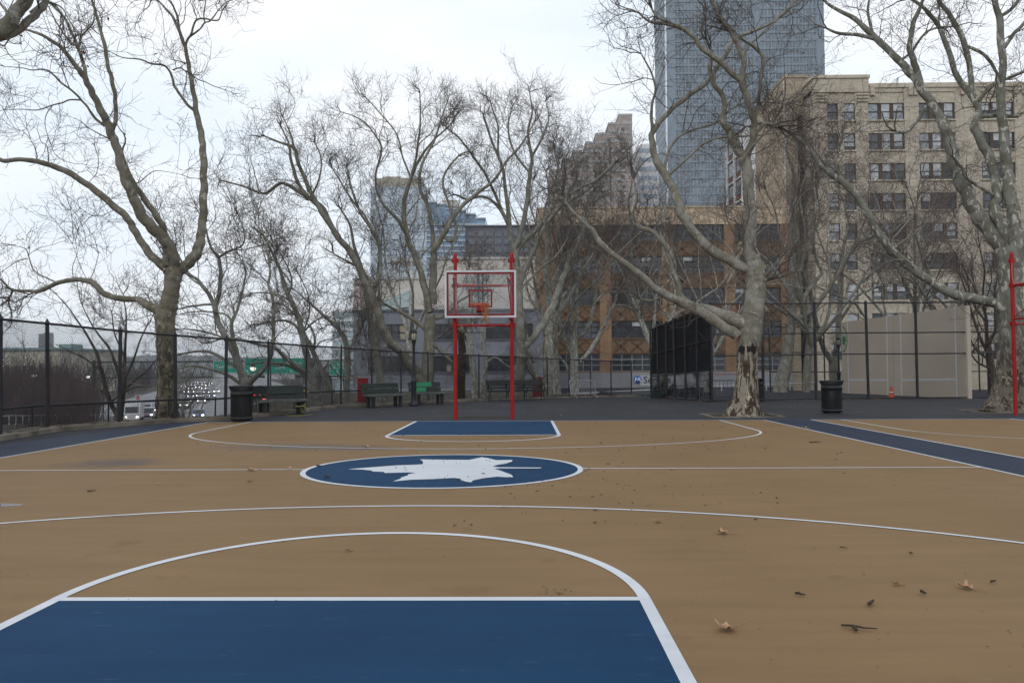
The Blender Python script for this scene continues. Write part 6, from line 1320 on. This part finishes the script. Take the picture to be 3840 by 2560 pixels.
# ================================================================ HIGHWAY: signs, lamps, cars, thicket
SGN = mat('sign_green', (.018, .36, .255), .5, (.015, .32, .23), scale=.3); SW = mat('sign_lettering', (.72, .75, .74), .5); GTY = mat('gantry_green', (.03, .055, .05), .5)
YS = 100.0
def sign(label, x0, x1, y0, y1, parts, tab=None):
    a, b = P(x0, y1, YS), P(x1, y0, YS); t = thing('road_sign', label, 'road sign', ((a.x + b.x) / 2, YS, a.z), 'green overhead road signs')
    mb = MB(); mb.box(a.x, YS, a.z, b.x, YS + .08, b.z); pn = mb.build('panel', SGN, t); mb = MB(); e = .05
    for (p, q, r, s) in ((a.x, a.z, b.x, a.z + e), (a.x, b.z - e, b.x, b.z), (a.x, a.z + e, a.x + e, b.z - e), (b.x - e, a.z + e, b.x, b.z - e)): mb.box(p, YS - .012, q, r, YS - .001, s)
    mb.build('border', SW, pn); mb = MB()
    for it in parts:
        if it[0] == 'arrow':
            c = P(it[1], it[2], YS); s = it[3]; d = Vector((-.7071, 0, .7071)); n_ = Vector((.7071, 0, .7071)); o = Vector((0, YS - .02 - c.y, 0)) + c
            mb.obox(o - d * s - n_ * s * .18, d * s * 1.6, Vector((0, .01, 0)), n_ * s * .36); A_ = o + d * s; mb.obox(A_, -d * 0 + Vector((0, 0, -s * .9)), Vector((0, .01, 0)), Vector((s * .28, 0, 0))); mb.obox(A_ + Vector((0, -.004, -s * .28)), Vector((s * .9, 0, 0)), Vector((0, .01, 0)), Vector((0, 0, s * .28)))
        else:
            txt, px, py, wpx = it; c = P(px, py, YS); add_text(mb, txt, (c.x, YS - .014, c.z), 1.0, width=wpx / F_PX * YS)
    mb.build('lettering', SW, pn)
    if tab:
        p, q = P(tab[0], tab[3], YS), P(tab[1], tab[2], YS); mb = MB(); mb.box(p.x, YS + .01, p.z, q.x, YS + .07, q.z); tbp = mb.build('tab', mat('sign_tab', (.55, .57, .58)), t)
    return t
sign('green road sign reading Terminal, leftmost of the overhead signs', 800, 895, 1352, 1399, [('Terminal', 842, 1375, 62)], tab=(800, 895, 1400, 1415))
sign('wide green road sign for the Henry Hudson Pkwy and Bronx with three arrows', 917, 1181, 1341, 1402, [('9A', 992, 1361, 17), ('Henry Hudson Pkwy', 1069, 1361, 128), ('Bronx', 1050, 1377, 36), ('arrow', 928, 1391, .20), ('arrow', 1012, 1393, .20), ('arrow', 1092, 1391, .20)], tab=(993, 1106, 1404, 1421))
sign('small green road sign reading W 55 and W 57 St, rightmost of the overhead signs', 1236, 1302, 1352, 1407, [('W 55 St', 1268, 1365, 52), ('W 57 St', 1268, 1379, 52), ('arrow', 1266, 1395, .22)])
g = thing('sign_gantry', 'dark steel gantry spanning the highway and carrying the green signs', 'gantry', P(760, 1410, YS + .5)); mb = MB()
for y in (1351, 1410): mb.rod(P(350, y + 7, YS + .6), P(1345, y, YS + .6), .10, 8); mb.rod(P(350, y + 7, YS + 1.6), P(1345, y, YS + 1.6), .10, 8)
mb.build('beam', GTY, g); mb = MB()
for k in range(24):
    x = 350 + k * 41; mb.rod(P(x, 1416 - k * .3, YS + .6), P(x + 20, 1354, YS + .6), .05, 6); mb.rod(P(x + 20, 1354, YS + .6), P(x + 41, 1415 - k * .3, YS + .6), .05, 6)
mb.build('lattice', GTY, g)
for x in (352, 1342): p = P(x, 1351, YS + 1.1); mb = MB(); mb.rod((p.x, p.y, -6), (p.x, p.y, p.z), .22, 10); mb.build('post', GTY, g)
# street lamps over the road
LON = mat('lamp_globe', (.8, .8, .75), .4, emit=(1, .93, .78), estr=1.2)
def street_lamp(label, px, py, Y, arm=2.0):
    p = P(px, py, Y); t = thing('street_lamp', label, 'street lamp', (p.x + arm, Y, -6), 'green highway lamps'); mb = MB(); mb.rod((p.x + arm, Y, -6), (p.x + arm, Y, p.z + .9), .10, 8, r2=.06); q = np.array([(p.x + arm, Y, p.z + .8), (p.x + arm * .6, Y, p.z + 1.05), (p.x + .1, Y, p.z + .85), (p.x, Y, p.z + .35)]); mb.tubes(catmull(q, 5)[None], np.full((1, 16), .045), 6); mb.build('post', GTY, t)
    mb = MB(); mb.lathe([(0, .38), (.12, .36), (.26, .2), (.30, .12), (0, .12)], p, 14); hd = mb.build('shade', GTY, t); mb = MB(); mb.lathe([(.26, .12), (.27, 0), (.2, -.16), (0, -.24)], p, 14); mb.build('globe', LON, hd)
street_lamp('lit globe lamp hanging in front of the wide green sign', 949, 1381, 72, 1.6)
street_lamp('small pale lamp against the dark bushes at far left', 128, 1408, 95, -3.2)
street_lamp('lit lamp low in the dark bushes at far left', 75, 1459, 120, -2)
street_lamp('pale lamp over the highway left of the big plane tree', 330, 1412, 110, 2.2)
# no-entry sign
p = P(517, 1490, 110); t = thing('no_entry_sign', 'round red no-entry sign on a post beside the ramp', 'road sign', (p.x, 110, -5.9)); mb = MB(); mb.rod((p.x, 110.06, -5.9), (p.x, 110.06, p.z + .3), .05, 6); mb.build('post', STEEL, t)
mb = MB(); mb.box(p.x - .36, 110, p.z - .36, p.x + .36, 110.02, p.z + .36); pl = mb.build('plate', mat('sign_white', (.62, .64, .67)), t); mb = MB(); mb.lathe([(0, 0), (.30, 0), (.30, .02)], (0, 0, 0), 24); V = np.concatenate(mb.v); mb.v = [np.c_[V[:, 0] + p.x, 109.99 - V[:, 2], V[:, 1] + p.z]]; mb.build('disc', mat('sign_red', (.45, .02, .02)), pl); mb = MB(); mb.box(p.x - .2, 109.955, p.z - .05, p.x + .2, 109.965, p.z + .05); mb.build('bar', mat('sign_white', (.62, .64, .67)), pl)
# ---- cars
CARP = bpy.data.materials.new('car_paint'); CARP.use_nodes = True; nt, nw, lk, b = nodes_of(CARP); oi = nw('ObjectInfo'); lk(oi.outputs['Color'], b.inputs['Base Color']); b.inputs['Roughness'].default_value = .25; b.inputs['Coat Weight'].default_value = .5
CGL = mat('car_glass', (.02, .024, .03), .05, spec=.7); TYRE = mat('tyre', (.015, .015, .016), .8); HUB = mat('hub', (.35, .36, .38), .35, metal=.7)
HL = mat('headlight_on', (.9, .9, .9), .2, emit=(1, .96, .88), estr=6.0); TL = mat('taillight_on', (.5, .01, .02), .3, emit=(1, .03, .05), estr=9.0); TRIM = mat('car_trim', (.02, .02, .022), .5)
def prism(mb, prof, halfw, mi=0, taper=None):
    """profile in (y, z) run across x; taper(z) scales the half width"""
    n_ = len(prof); V = []
    for s in (-1, 1):
        for (y, z) in prof: V.append((s * halfw * (taper(z) if taper else 1), y, z))
    mb._add(V, [(i, (i + 1) % n_, n_ + (i + 1) % n_, n_ + i) for i in range(n_)], mi)
    for s in (0, 1): mb.poly([V[s * n_ + i] for i in range(n_)], mi)
def make_car(name, suv=False, oncoming=False):
    """front towards +Y"""
    t = thing(name, None, None, (0, 0, 0)); h = 1.72 if suv else 1.46; mb = MB(); tp_ = lambda z: 1.0 if z < .92 else 1 - (z - .92) * .26
    if suv: prof = [(-2.25, .35), (2.2, .32), (2.28, .6), (2.15, .88), (1.15, 1.02), (.45, h - .06), (.1, h), (-1.7, h), (-2.0, h - .1), (-2.22, 1.05), (-2.3, .7)]
    else: prof = [(-2.2, .32), (2.2, .30), (2.26, .55), (2.1, .75), (1.05, .92), (.25, h - .05), (-.1, h), (-.9, h), (-1.2, h - .06), (-1.75, 1.0), (-2.2, .95), (-2.28, .6)]
    prism(mb, prof, .90, taper=tp_); bd = mb.build('body', CARP, t)
    bv = bd.modifiers.new('bevel', 'BEVEL'); bv.width = .05; bv.segments = 2
    mb = MB()
    if suv: mb.obox((-.70, 1.13, 1.06), (1.4, 0, 0), (0, -.56, .52), (0, .03, .03)); mb.obox((-.68, -2.21, 1.10), (1.36, 0, 0), (0, .17, .44), (0, -.04, .01)); sides = [(-1.95, .9)]
    else: mb.obox((-.68, 1.0, .95), (1.36, 0, 0), (0, -.66, .42), (0, .03, .03)); mb.obox((-.66, -1.72, 1.02), (1.32, 0, 0), (0, .46, .35), (0, -.03, .03)); sides = [(-1.3, .75)]
    for s in (-1, 1):
        y0, y1 = sides[0]; mb.quad((s * .892, y0, 1.0), (s * .892, y1, 1.0), (s * .80, y1 - .5, h - .12), (s * .80, y0 + .25, h - .12))
    mb.build('windows', CGL, t)
    for (x, y) in ((-.82, 1.4), (.82, 1.4), (-.82, -1.4), (.82, -1.4)):
        mb = MB(); mb.lathe([(.18, -.1), (.32, -.1), (.34, -.06), (.34, .06), (.32, .1), (.18, .1)], (0, 0, 0), 18); V = np.concatenate(mb.v); mb.v = [np.c_[V[:, 2] + x, V[:, 0] + y, V[:, 1] + .34]]; wh = mb.build('wheel', TYRE, t)
        mb = MB(); mb.lathe([(0, .09), (.19, .09), (.19, -.09), (0, -.09)], (0, 0, 0), 14); V = np.concatenate(mb.v); mb.v = [np.c_[V[:, 2] + x, V[:, 0] + y, V[:, 1] + .34]]; mb.build('rim', HUB, wh)
    for s in (-1, 1):
        mb = MB(); mb.box(s * .62 - .17, 2.17, .62, s * .62 + .17, 2.29, .80); mb.build('headlight', HL, t)
        mb = MB(); mb.box(s * .68 - .15, -2.33, .78, s * .68 + .15, -2.22, .96); mb.build('taillight', TL, t)
    mb = MB(); mb.box(-.5, 2.22, .4, .5, 2.31, .56); mb.box(-.75, -2.34, .36, .75, -2.24, .5); mb.build('bumper', TRIM, t)
    mb = MB(); mb.box(-.25, -2.36, .62, .25, -2.29, .74); mb.build('number_plate', FRAME_P, t)
    return t
car0 = make_car('car'); suv0 = make_car('suv', True)
PAL = {'white': (.70, .71, .72), 'silver': (.38, .39, .41), 'grey': (.16, .165, .175), 'black': (.015, .016, .018), 'blue': (.05, .10, .22), 'red': (.30, .02, .02), 'navy': (.02, .03, .07)}
TH_N = math.atan2(-HU.x, HU.y)
used = {}
def put_car(src, px, py, colr, label, group, away):
    p = G(px, py, -5.9); first = src.name not in used; o = src if first else copy_tree(src); used[src.name] = 1
    o.location = (p.x, p.y, -5.9); o.rotation_euler = (0, 0, TH_N if away else TH_N + math.pi)
    for ch in o.children: ch.color = (*PAL[colr], 1)
    tag(o, label, 'car', group); return o
UPG, DNG = 'cars driving away with red tail lights', 'oncoming cars with lit headlights'
near = [(car0, 745, 1571, 'blue', 'blue car with headlights on just right of the big left plane tree', DNG, 0), (suv0, 556, 1570, 'grey', 'grey suv with headlights close left of the big plane tree trunk', DNG, 0),
 (suv0, 757, 1512, 'white', 'white suv with bright headlights in mid highway, left of the litter bin', DNG, 0), (car0, 706, 1512, 'navy', 'dark car with headlights directly left of the white suv', DNG, 0),
 (car0, 735, 1476, 'silver', 'silver oncoming car above the white suv', DNG, 0), (car0, 700, 1476, 'black', 'black oncoming car behind the dark one, far left lane', DNG, 0),
 (car0, 550, 1545, 'silver', 'silver car higher up the road left of the plane tree', DNG, 0), (car0, 436, 1598, 'silver', 'pale car close under the left fence, partly hidden by the curb', DNG, 0),
 (car0, 976, 1546, 'white', 'white car with red tail lights seen under the left bench', UPG, 1), (suv0, 1158, 1512, 'white', 'white suv with red tail lights right of the left bench', UPG, 1),
 (car0, 1112, 1514, 'grey', 'dark grey car just left of the white suv, driving away', UPG, 1), (car0, 1058, 1524, 'black', 'black car with tail lights seen through the bench slats', UPG, 1),
 (car0, 1012, 1500, 'red', 'dark red car driving away behind the bench back', UPG, 1), (suv0, 1046, 1473, 'silver', 'silver suv above the bench back, driving away', UPG, 1)]
for a in near: put_car(*a)
rc_ = random.Random(3)
far_dn = [(690, 1455), (716, 1462), (742, 1458), (765, 1462), (700, 1447), (775, 1478), (748, 1492), (716, 1494), (664, 1470), (795, 1492), (812, 1474), (770, 1505), (690, 1530), (726, 1449), (752, 1446), (778, 1450), (712, 1440), (738, 1438), (762, 1437), (790, 1442)]
far_up = [(962, 1492), (968, 1478), (985, 1470), (1002, 1463), (1018, 1468), (965, 1507), (1000, 1508), (1030, 1505), (990, 1484), (955, 1463), (1283, 1482), (1322, 1486), (1190, 1490), (1216, 1500), (1080, 1500), (1092, 1486), (975, 1459)]
for (x, y) in far_dn: put_car(car0, x, y, rc_.choice(['white', 'silver', 'grey', 'black', 'blue']), 'small oncoming car with lit headlights far up the jammed highway', 'far oncoming cars', 0)
for (x, y) in far_up: put_car(car0, x, y, rc_.choice(['white', 'silver', 'grey', 'black', 'red']), 'small car with red tail lights far up the highway behind the bench', 'far cars driving away', 1)
# van and brown truck
def box_truck(name, label, cat, px, py, away, colr, cab, w_=2.1, h=2.9, L_=6.2):
    p = G(px, py, -5.9); t = thing(name, label, cat, (0, 0, 0)); mb = MB(); mb.box(-w_ / 2, -L_ / 2, .5, w_ / 2, L_ / 2 - 1.7, h); o = mb.build('cargo_box', mat(name + '_paint', colr, .4), t); bv = o.modifiers.new('bevel', 'BEVEL'); bv.width = .08
    mb = MB(); prism(mb, [(L_ / 2 - 1.7, .45), (L_ / 2, .45), (L_ / 2, 1.15), (L_ / 2 - .35, 1.3), (L_ / 2 - .75, cab), (L_ / 2 - 1.7, cab)], w_ / 2 - .05); mb.build('cab', mat(name + '_paint', colr), t)
    mb = MB(); mb.obox((-w_ / 2 + .2, L_ / 2 - .36, 1.32), (w_ - .4, 0, 0), (0, -.36, cab - 1.45), (0, .04, .03)); mb.build('windscreen', CGL, t)
    for (x, y) in ((-.9, L_ / 2 - 1), (.9, L_ / 2 - 1), (-.9, -L_ / 2 + 1.2), (.9, -L_ / 2 + 1.2)):
        mb = MB(); mb.lathe([(0, -.12), (.40, -.12), (.42, 0), (.40, .12), (0, .12)], (0, 0, 0), 18); V = np.concatenate(mb.v); mb.v = [np.c_[V[:, 2] + x, V[:, 0] + y, V[:, 1] + .42]]; mb.build('wheel', TYRE, t)
    for s in (-1, 1):
        mb = MB(); mb.box(s * .75 - .15, L_ / 2 - .02, .7, s * .75 + .15, L_ / 2 + .05, .9); mb.build('headlight', HL, t); mb = MB(); mb.box(s * .85 - .1, -L_ / 2 - .06, .75, s * .85 + .1, -L_ / 2, 1.05); mb.build('taillight', TL, t)
    t.location = (p.x, p.y, -5.9); t.rotation_euler = (0, 0, TH_N if away else TH_N + math.pi); return t
box_truck('delivery_van', 'white delivery van left of the big plane tree, headlights on', 'van', 502, 1580, 0, (.68, .69, .70), 2.3, h=2.75, L_=6.0)
t = box_truck('delivery_truck', 'tall dark brown delivery truck driving away right of the bench back', 'truck', 1128, 1498, 1, (.045, .030, .024), 2.4, h=3.2, L_=7)
mb = MB(); mb.box(.35, -3.53, 2.0, .68, -3.505, 2.4); o = mb.build('badge', mat('gold_badge', (.55, .38, .08))); o.parent = t; o.location = (0, 0, 0)
t = thing('ramp_wall', 'long pale concrete parapet of the ramp low behind the left fence', 'wall', P(240, 1590, 60)); A, B = P(-140, 1600, 42), P(480, 1572, 82); zb = -6; mb = MB(); u = Vector((B.x - A.x, B.y - A.y, 0)).normalized(); n_ = Vector((-u.y, u.x, 0)); Lw = Vector((B.x - A.x, B.y - A.y, 0)).length
z0, z1 = A.z, B.z; q = [Vector((A.x, A.y, zb)), Vector((B.x, B.y, zb)), Vector((B.x, B.y, z1)), Vector((A.x, A.y, z0))]; r_ = [v + n_ * .4 for v in q]
for f in ((q[0], q[1], q[2], q[3]), (r_[1], r_[0], r_[3], r_[2]), (q[3], q[2], r_[2], r_[3]), (q[1], r_[1], r_[2], q[2])): mb.quad(*f)
mb.build('parapet', mat('ramp_concrete', (.34, .31, .26), .85, (.20, .18, .15), scale=.6), t); mb = MB()
for k in range(34): p = q[3] + (q[2] - q[3]) * (k / 33) + n_ * .2; mb.rod(p, p + Vector((0, 0, .55)), .035, 5)
p0, p1 = q[3] + n_ * .2 + Vector((0, 0, .55)), q[2] + n_ * .2 + Vector((0, 0, .55)); mb.rod(p0, p1, .04, 6); mb.build('railing', mat('rail_white', (.58, .60, .61)), t)
# ---- dark bare thicket beyond the ramp at far left
rg = np.random.default_rng(77); mb = MB(); M = 1500
px_ = rg.uniform(-260, 350, M); Yt = rg.uniform(50, 112, M); S = np.array([(P(a, 1400, y).x, y, -6.0) for a, y in zip(px_, Yt)])
hh = np.interp(px_, [-260, 0, 120, 190, 250, 300, 350], [8.0, 7.0, 7.6, 8.2, 7.6, 6.2, 3.6]) * rg.uniform(.60, 1.08, M) * np.interp(Yt, [50, 112], [.80, 1.0])
D = rg.normal(0, .16, (M, 3)); D[:, 2] = 1; p1, r1 = grow(S, D, hh, np.full(M, .045), np.full(M, .010), 8, .12, .1, rg); mb.tubes(p1, r1, 3)
s, d, rr = branch_off(p1, r1, 8, .25, rg, .5); p2, r2 = grow(s, d + UP * .35, rg.uniform(.8, 2.2, len(s)), np.full(len(s), .018), np.full(len(s), .008), 5, .2, .12, rg); mb.tubes(p2, r2, 3)
s, d, rr = branch_off(p2, r2, 3, .3, rg, .5); p3, r3 = grow(s, d + UP * .35, rg.uniform(.4, 1.0, len(s)), np.full(len(s), .010), np.full(len(s), .006), 4, .2, .12, rg); mb.tubes(p3, r3, 3)
tag(mb.build('bare_thicket', mat('thicket_twig', (.105, .078, .076), .9, (.07, .052, .052), scale=.4)), 'dense dark reddish bare thicket below the pier shed at far left', kind='stuff')
mb = MB(); M = 640; px_ = np.r_[rg.uniform(420, 1330, 420), rg.uniform(280, 640, 220)]; Yt = rg.uniform(105, 400, M); S = []
for a, y in zip(px_, Yt):
    q = P(a, 1400, y); d_ = (Vector((q.x, y, 0)) - HC); o_ = d_.dot(HN); o2 = 24 + rg.uniform(1, 26) if o_ > -2 else -29 - rg.uniform(0, 26); q = q + HN * (o2 - o_); S.append((q.x, q.y, -6))
S = np.array(S); D = rg.normal(0, .15, (M, 3)); D[:, 2] = 1; p1, r1 = grow(S, D, np.where(np.arange(M) >= 420, rg.uniform(7, 12.5, M), rg.uniform(4, 9, M)), np.full(M, .12), np.full(M, .02), 8, .12, .1, rg); mb.tubes(p1, r1, 4)
s, d, rr = branch_off(p1, r1, 12, .25, rg, .55); p2, r2 = grow(s, d + UP * .3, rg.uniform(1, 3.2, len(s)), np.full(len(s), .03), np.full(len(s), .014), 5, .2, .12, rg); mb.tubes(p2, r2, 3)
s, d, rr = branch_off(p2, r2, 4, .3, rg, .5); p3, r3 = grow(s, d + UP * .3, rg.uniform(.5, 1.4, len(s)), np.full(len(s), .016), np.full(len(s), .010), 3, .2, .12, rg); mb.tubes(p3, r3, 3)
tag(mb.build('roadside_thicket', mat('thicket_twig', (.050, .034, .034))), 'far row of bare roadside trees along the highway', kind='stuff')

# ================================================================ LITTER ON THE GROUND
LEAFM = mat('fallen_leaf', (.40, .235, .14), .8, (.22, .12, .07), scale=30); LEAFD = mat('fallen_leaf_dark', (.16, .08, .045), .8, (.10, .05, .03), scale=30); STICK = mat('stick', (.05, .035, .025), .9)
def leaf_mb(mb, c, s, rot, curl, mi=0, stem=True):
    """five-lobed dry leaf, curled"""
    lob = [(0, 1.0, .30), (58, .86, .30), (122, .62, .30), (-122, .62, .30), (-58, .86, .30)]; ring = []
    for a_ in range(0, 360, 9):
        r_ = .46
        for (la, lr, lw) in lob:
            d_ = abs((a_ - la + 180) % 360 - 180) / 180 * math.pi; r_ = max(r_, lr * math.exp(-(d_ / lw) ** 2 / 1.6) )
        ring.append((r_ * math.sin(R(a_)), r_ * math.cos(R(a_))))
    V = [(0, 0, 0.02)]
    for f in (.5, 1.0):
        for (x, y) in ring: x2, y2 = x * f, y * f; V.append((x2, y2, curl * (x2 * x2 * .55 + .30 * y2 * y2 * (y2 > 0)) + .05 * math.sin(x2 * 7 + y2 * 5)))
    V = np.array(V) * s * .5; V[:, 2] -= V[:, 2].min() - .004; ca, sa = math.cos(rot), math.sin(rot); V = np.c_[V[:, 0] * ca - V[:, 1] * sa, V[:, 0] * sa + V[:, 1] * ca, V[:, 2]] + np.array(c); n_ = len(ring)
    mb.tri(V, [(0, 1 + i, 1 + (i + 1) % n_) for i in range(n_)], mi, True); mb._add(V, [(1 + i, 1 + n_ + i, 1 + n_ + (i + 1) % n_, 1 + (i + 1) % n_) for i in range(n_)], mi, True)
    if stem:
        q = np.array([(0, -.15, .02), (.05, -.5, .04), (.12, -.85, .10)]) * s; q = np.c_[q[:, 0] * ca - q[:, 1] * sa, q[:, 0] * sa + q[:, 1] * ca, q[:, 2]] + np.array(c); mb.tubes(q[None], np.full((1, 3), .0022), 4, mi)
LV = [(2728, 2357, .17, 2.0, 'large curled dry leaf right of the blue key, nearest the camera'), (3626, 2203, .15, .6, 'curled tan dry leaf near the right edge of the court'), (2712, 1998, .15, 1.1, 'dry leaf lying below the long three-point arc, right of centre'), (2467, 1955, .12, 2.7, 'small pale dry leaf just below the three-point arc'), (3018, 1604, .2, .3, 'dry leaf on the blue-grey strip between the courts'), (943, 1763, .17, 1.4, 'brown leaf beside the half-way line left of the circle'), (1086, 1757, .16, .2, 'brown leaf on the half-way line near the circle'), (935, 1804, .12, 2.2, 'small brown leaf below the half-way line, left of the circle'), (1304, 2065, .06, 1, 'tiny leaf inside the near free-throw arc'), (3361, 2191, .07, .5, 'small curled leaf scrap left of the right-hand dry leaf'), (3132, 1722, .07, 0, 'tiny pale leaf scrap above the half-way line at right'), (1375, 1676, .2, .9, 'leaf beside the far three-point arc left of the far key'), (592, 1814, .09, .4, 'small brown leaf left of the circle, far out')]
for (px, py, s, rot, lab) in LV:
    c = G(px, py, .014); mb = MB(); leaf_mb(mb, (c.x, c.y, c.z), s, rot, 1.1); tag(mb.build('fallen_leaf', LEAFM if s > .07 else LEAFD, origin=c), lab, 'leaf', 'dry leaves on the court')
def stick(px0, py0, px1, py1, r, lab, fork=None):
    a, b = G(px0, py0, .016 + r), G(px1, py1, .016 + r); mb = MB(); m_ = (a + b) / 2; q = np.array([tuple(a), tuple(a * .7 + b * .3 + Vector((.006, .01, 0))), tuple(a * .35 + b * .65 - Vector((.004, .008, 0))), tuple(b)]); mb.tubes(q[None], np.array([[r, r * 1.1, r * .8, r * .5]]), 6, caps=True)
    if fork: f0, f1 = G(fork[0], fork[1], .018 + r), G(fork[2], fork[3], .018 + r); mb.rod(f0, f1, r * 1.5, 6)
    tag(mb.build('stick', STICK, origin=m_), lab, 'twig', 'twigs on the court')
stick(3155, 2342, 3290, 2355, .006, 'dark forked twig on the tan court, nearest right', (3197, 2345, 3212, 2360)); stick(2982, 2222, 3020, 2227, .008, 'short dark bark strip right of the near arc'); stick(3258, 2263, 3277, 2248, .010, 'dark bark chip lying aslant at right'); stick(3450, 2214, 3474, 2222, .009, 'pointed dark bark chip left of the dry leaf'); stick(3716, 2179, 3735, 2174, .007, 'short grey twig at the far right'); stick(327, 1840, 360, 1838, .008, 'brown twig far left of the circle'); stick(1216, 1787, 1241, 1786, .012, 'twig on the blue circle at its left end'); stick(3035, 1657, 3080, 1655, .010, 'thin twig near the right boundary line'); stick(3150, 2050, 3180, 2053, .004, 'thin pale twig below the three-point arc at right'); stick(1185, 1745, 1212, 1745, .01, 'twig on the upper left rim of the circle'); stick(3410, 2070, 3424, 2073, .006, 'small dark twig right of centre')
rg = np.random.default_rng(5); mb = MB()
def crumbs(n, fx, fy, smin, smax):
    for _ in range(n):
        px, py = fx(), fy(); c = G(px, py, .0125); s = rg.uniform(smin, smax) * (.55 + c.y / 14); a = rg.uniform(0, 6.28); u = Vector((math.cos(a), math.sin(a), 0)) * s * rg.uniform(.6, 2.2); v = Vector((-math.sin(a), math.cos(a), 0)) * s * .6
        mb.tri([tuple(c - u - v), tuple(c + u - v * .6), tuple(c + u * .7 + v), tuple(c - u * .5 + v), tuple(c + Vector((0, 0, s * .5)))], [(0, 1, 4), (1, 2, 4), (2, 3, 4), (3, 0, 4)])
crumbs(120, lambda: rg.normal(2250, 330), lambda: rg.normal(1790, 90), .006, .016); crumbs(100, lambda: rg.uniform(2500, 3840), lambda: rg.uniform(1700, 2560), .002, .007); crumbs(110, lambda: rg.uniform(300, 3500), lambda: rg.uniform(1585, 1700), .006, .014); crumbs(60, lambda: rg.uniform(0, 2400), lambda: rg.uniform(1700, 2560), .003, .007); crumbs(60, lambda: rg.uniform(1200, 2200), lambda: rg.uniform(1720, 1830), .006, .014); crumbs(26, lambda: rg.normal(2080, 30), lambda: rg.normal(2210, 12), .003, .008)
tag(mb.build('bark_crumbs', STICK), 'scattered dark bark crumbs and grit over the court', kind='stuff')
mb = MB()
for _ in range(230):
    i = rg.integers(3, len(FENCE) - 2); f = rg.random(); p = FENCE[i] * (1 - f) + FENCE[i + 1] * f; q = p + Vector((rg.normal(0, .14), rg.normal(-.05, .14), .055 if p.x > -3 else .105)); leaf_mb(mb, tuple(q), rg.uniform(.10, .18), rg.uniform(0, 6), rg.uniform(.3, 1.8), int(rg.random() < .4), False)
for _ in range(120):
    f = rg.random(); p = bs_a * (1 - f) + bs_b * f; q = p + Vector((rg.normal(.3, .25), rg.normal(-.25, .2), .01)); leaf_mb(mb, tuple(q), rg.uniform(.1, .17), rg.uniform(0, 6), rg.uniform(.3, 1.8), int(rg.random() < .5), False)
for _ in range(110):
    f = rg.random(); p = cage[1] * (1 - f) + cage[5] * f; q = p + Vector((rg.normal(0, .2), rg.normal(-.05, .14), .01)); leaf_mb(mb, tuple(q), rg.uniform(.08, .15), rg.uniform(0, 6), rg.uniform(.3, 1.8), int(rg.random() < .5), False)
for _ in range(90):
    q = G(rg.uniform(1400, 3700), rg.uniform(1500, 1565), .008); leaf_mb(mb, tuple(q), rg.uniform(.06, .14), rg.uniform(0, 6), rg.uniform(.2, 1.2), int(rg.random() < .3), False)
tag(mb.build('leaf_litter', [LEAFD, LEAFM]), 'drift of dry leaves along the fences and on the asphalt', kind='stuff')

# ================================================================ AIR
mb = MB(); mb.box(-5200, -3200, -7.2, 5200, 7200, 215); hz_ = bpy.data.materials.new('haze_air'); hz_.use_nodes = True; nt = hz_.node_tree; nt.nodes.clear()
o_ = nt.nodes.new('ShaderNodeOutputMaterial'); pv = nt.nodes.new('ShaderNodeVolumePrincipled'); pv.inputs['Color'].default_value = (.86, .92, 1.0, 1); pv.inputs['Density'].default_value = 1.2e-4; nt.links.new(pv.outputs[0], o_.inputs['Volume'])
tag(mb.build('haze', hz_), 'thin pale haze that fades the far hills and towers', kind='stuff')
scene.cycles.volume_bounces = 3
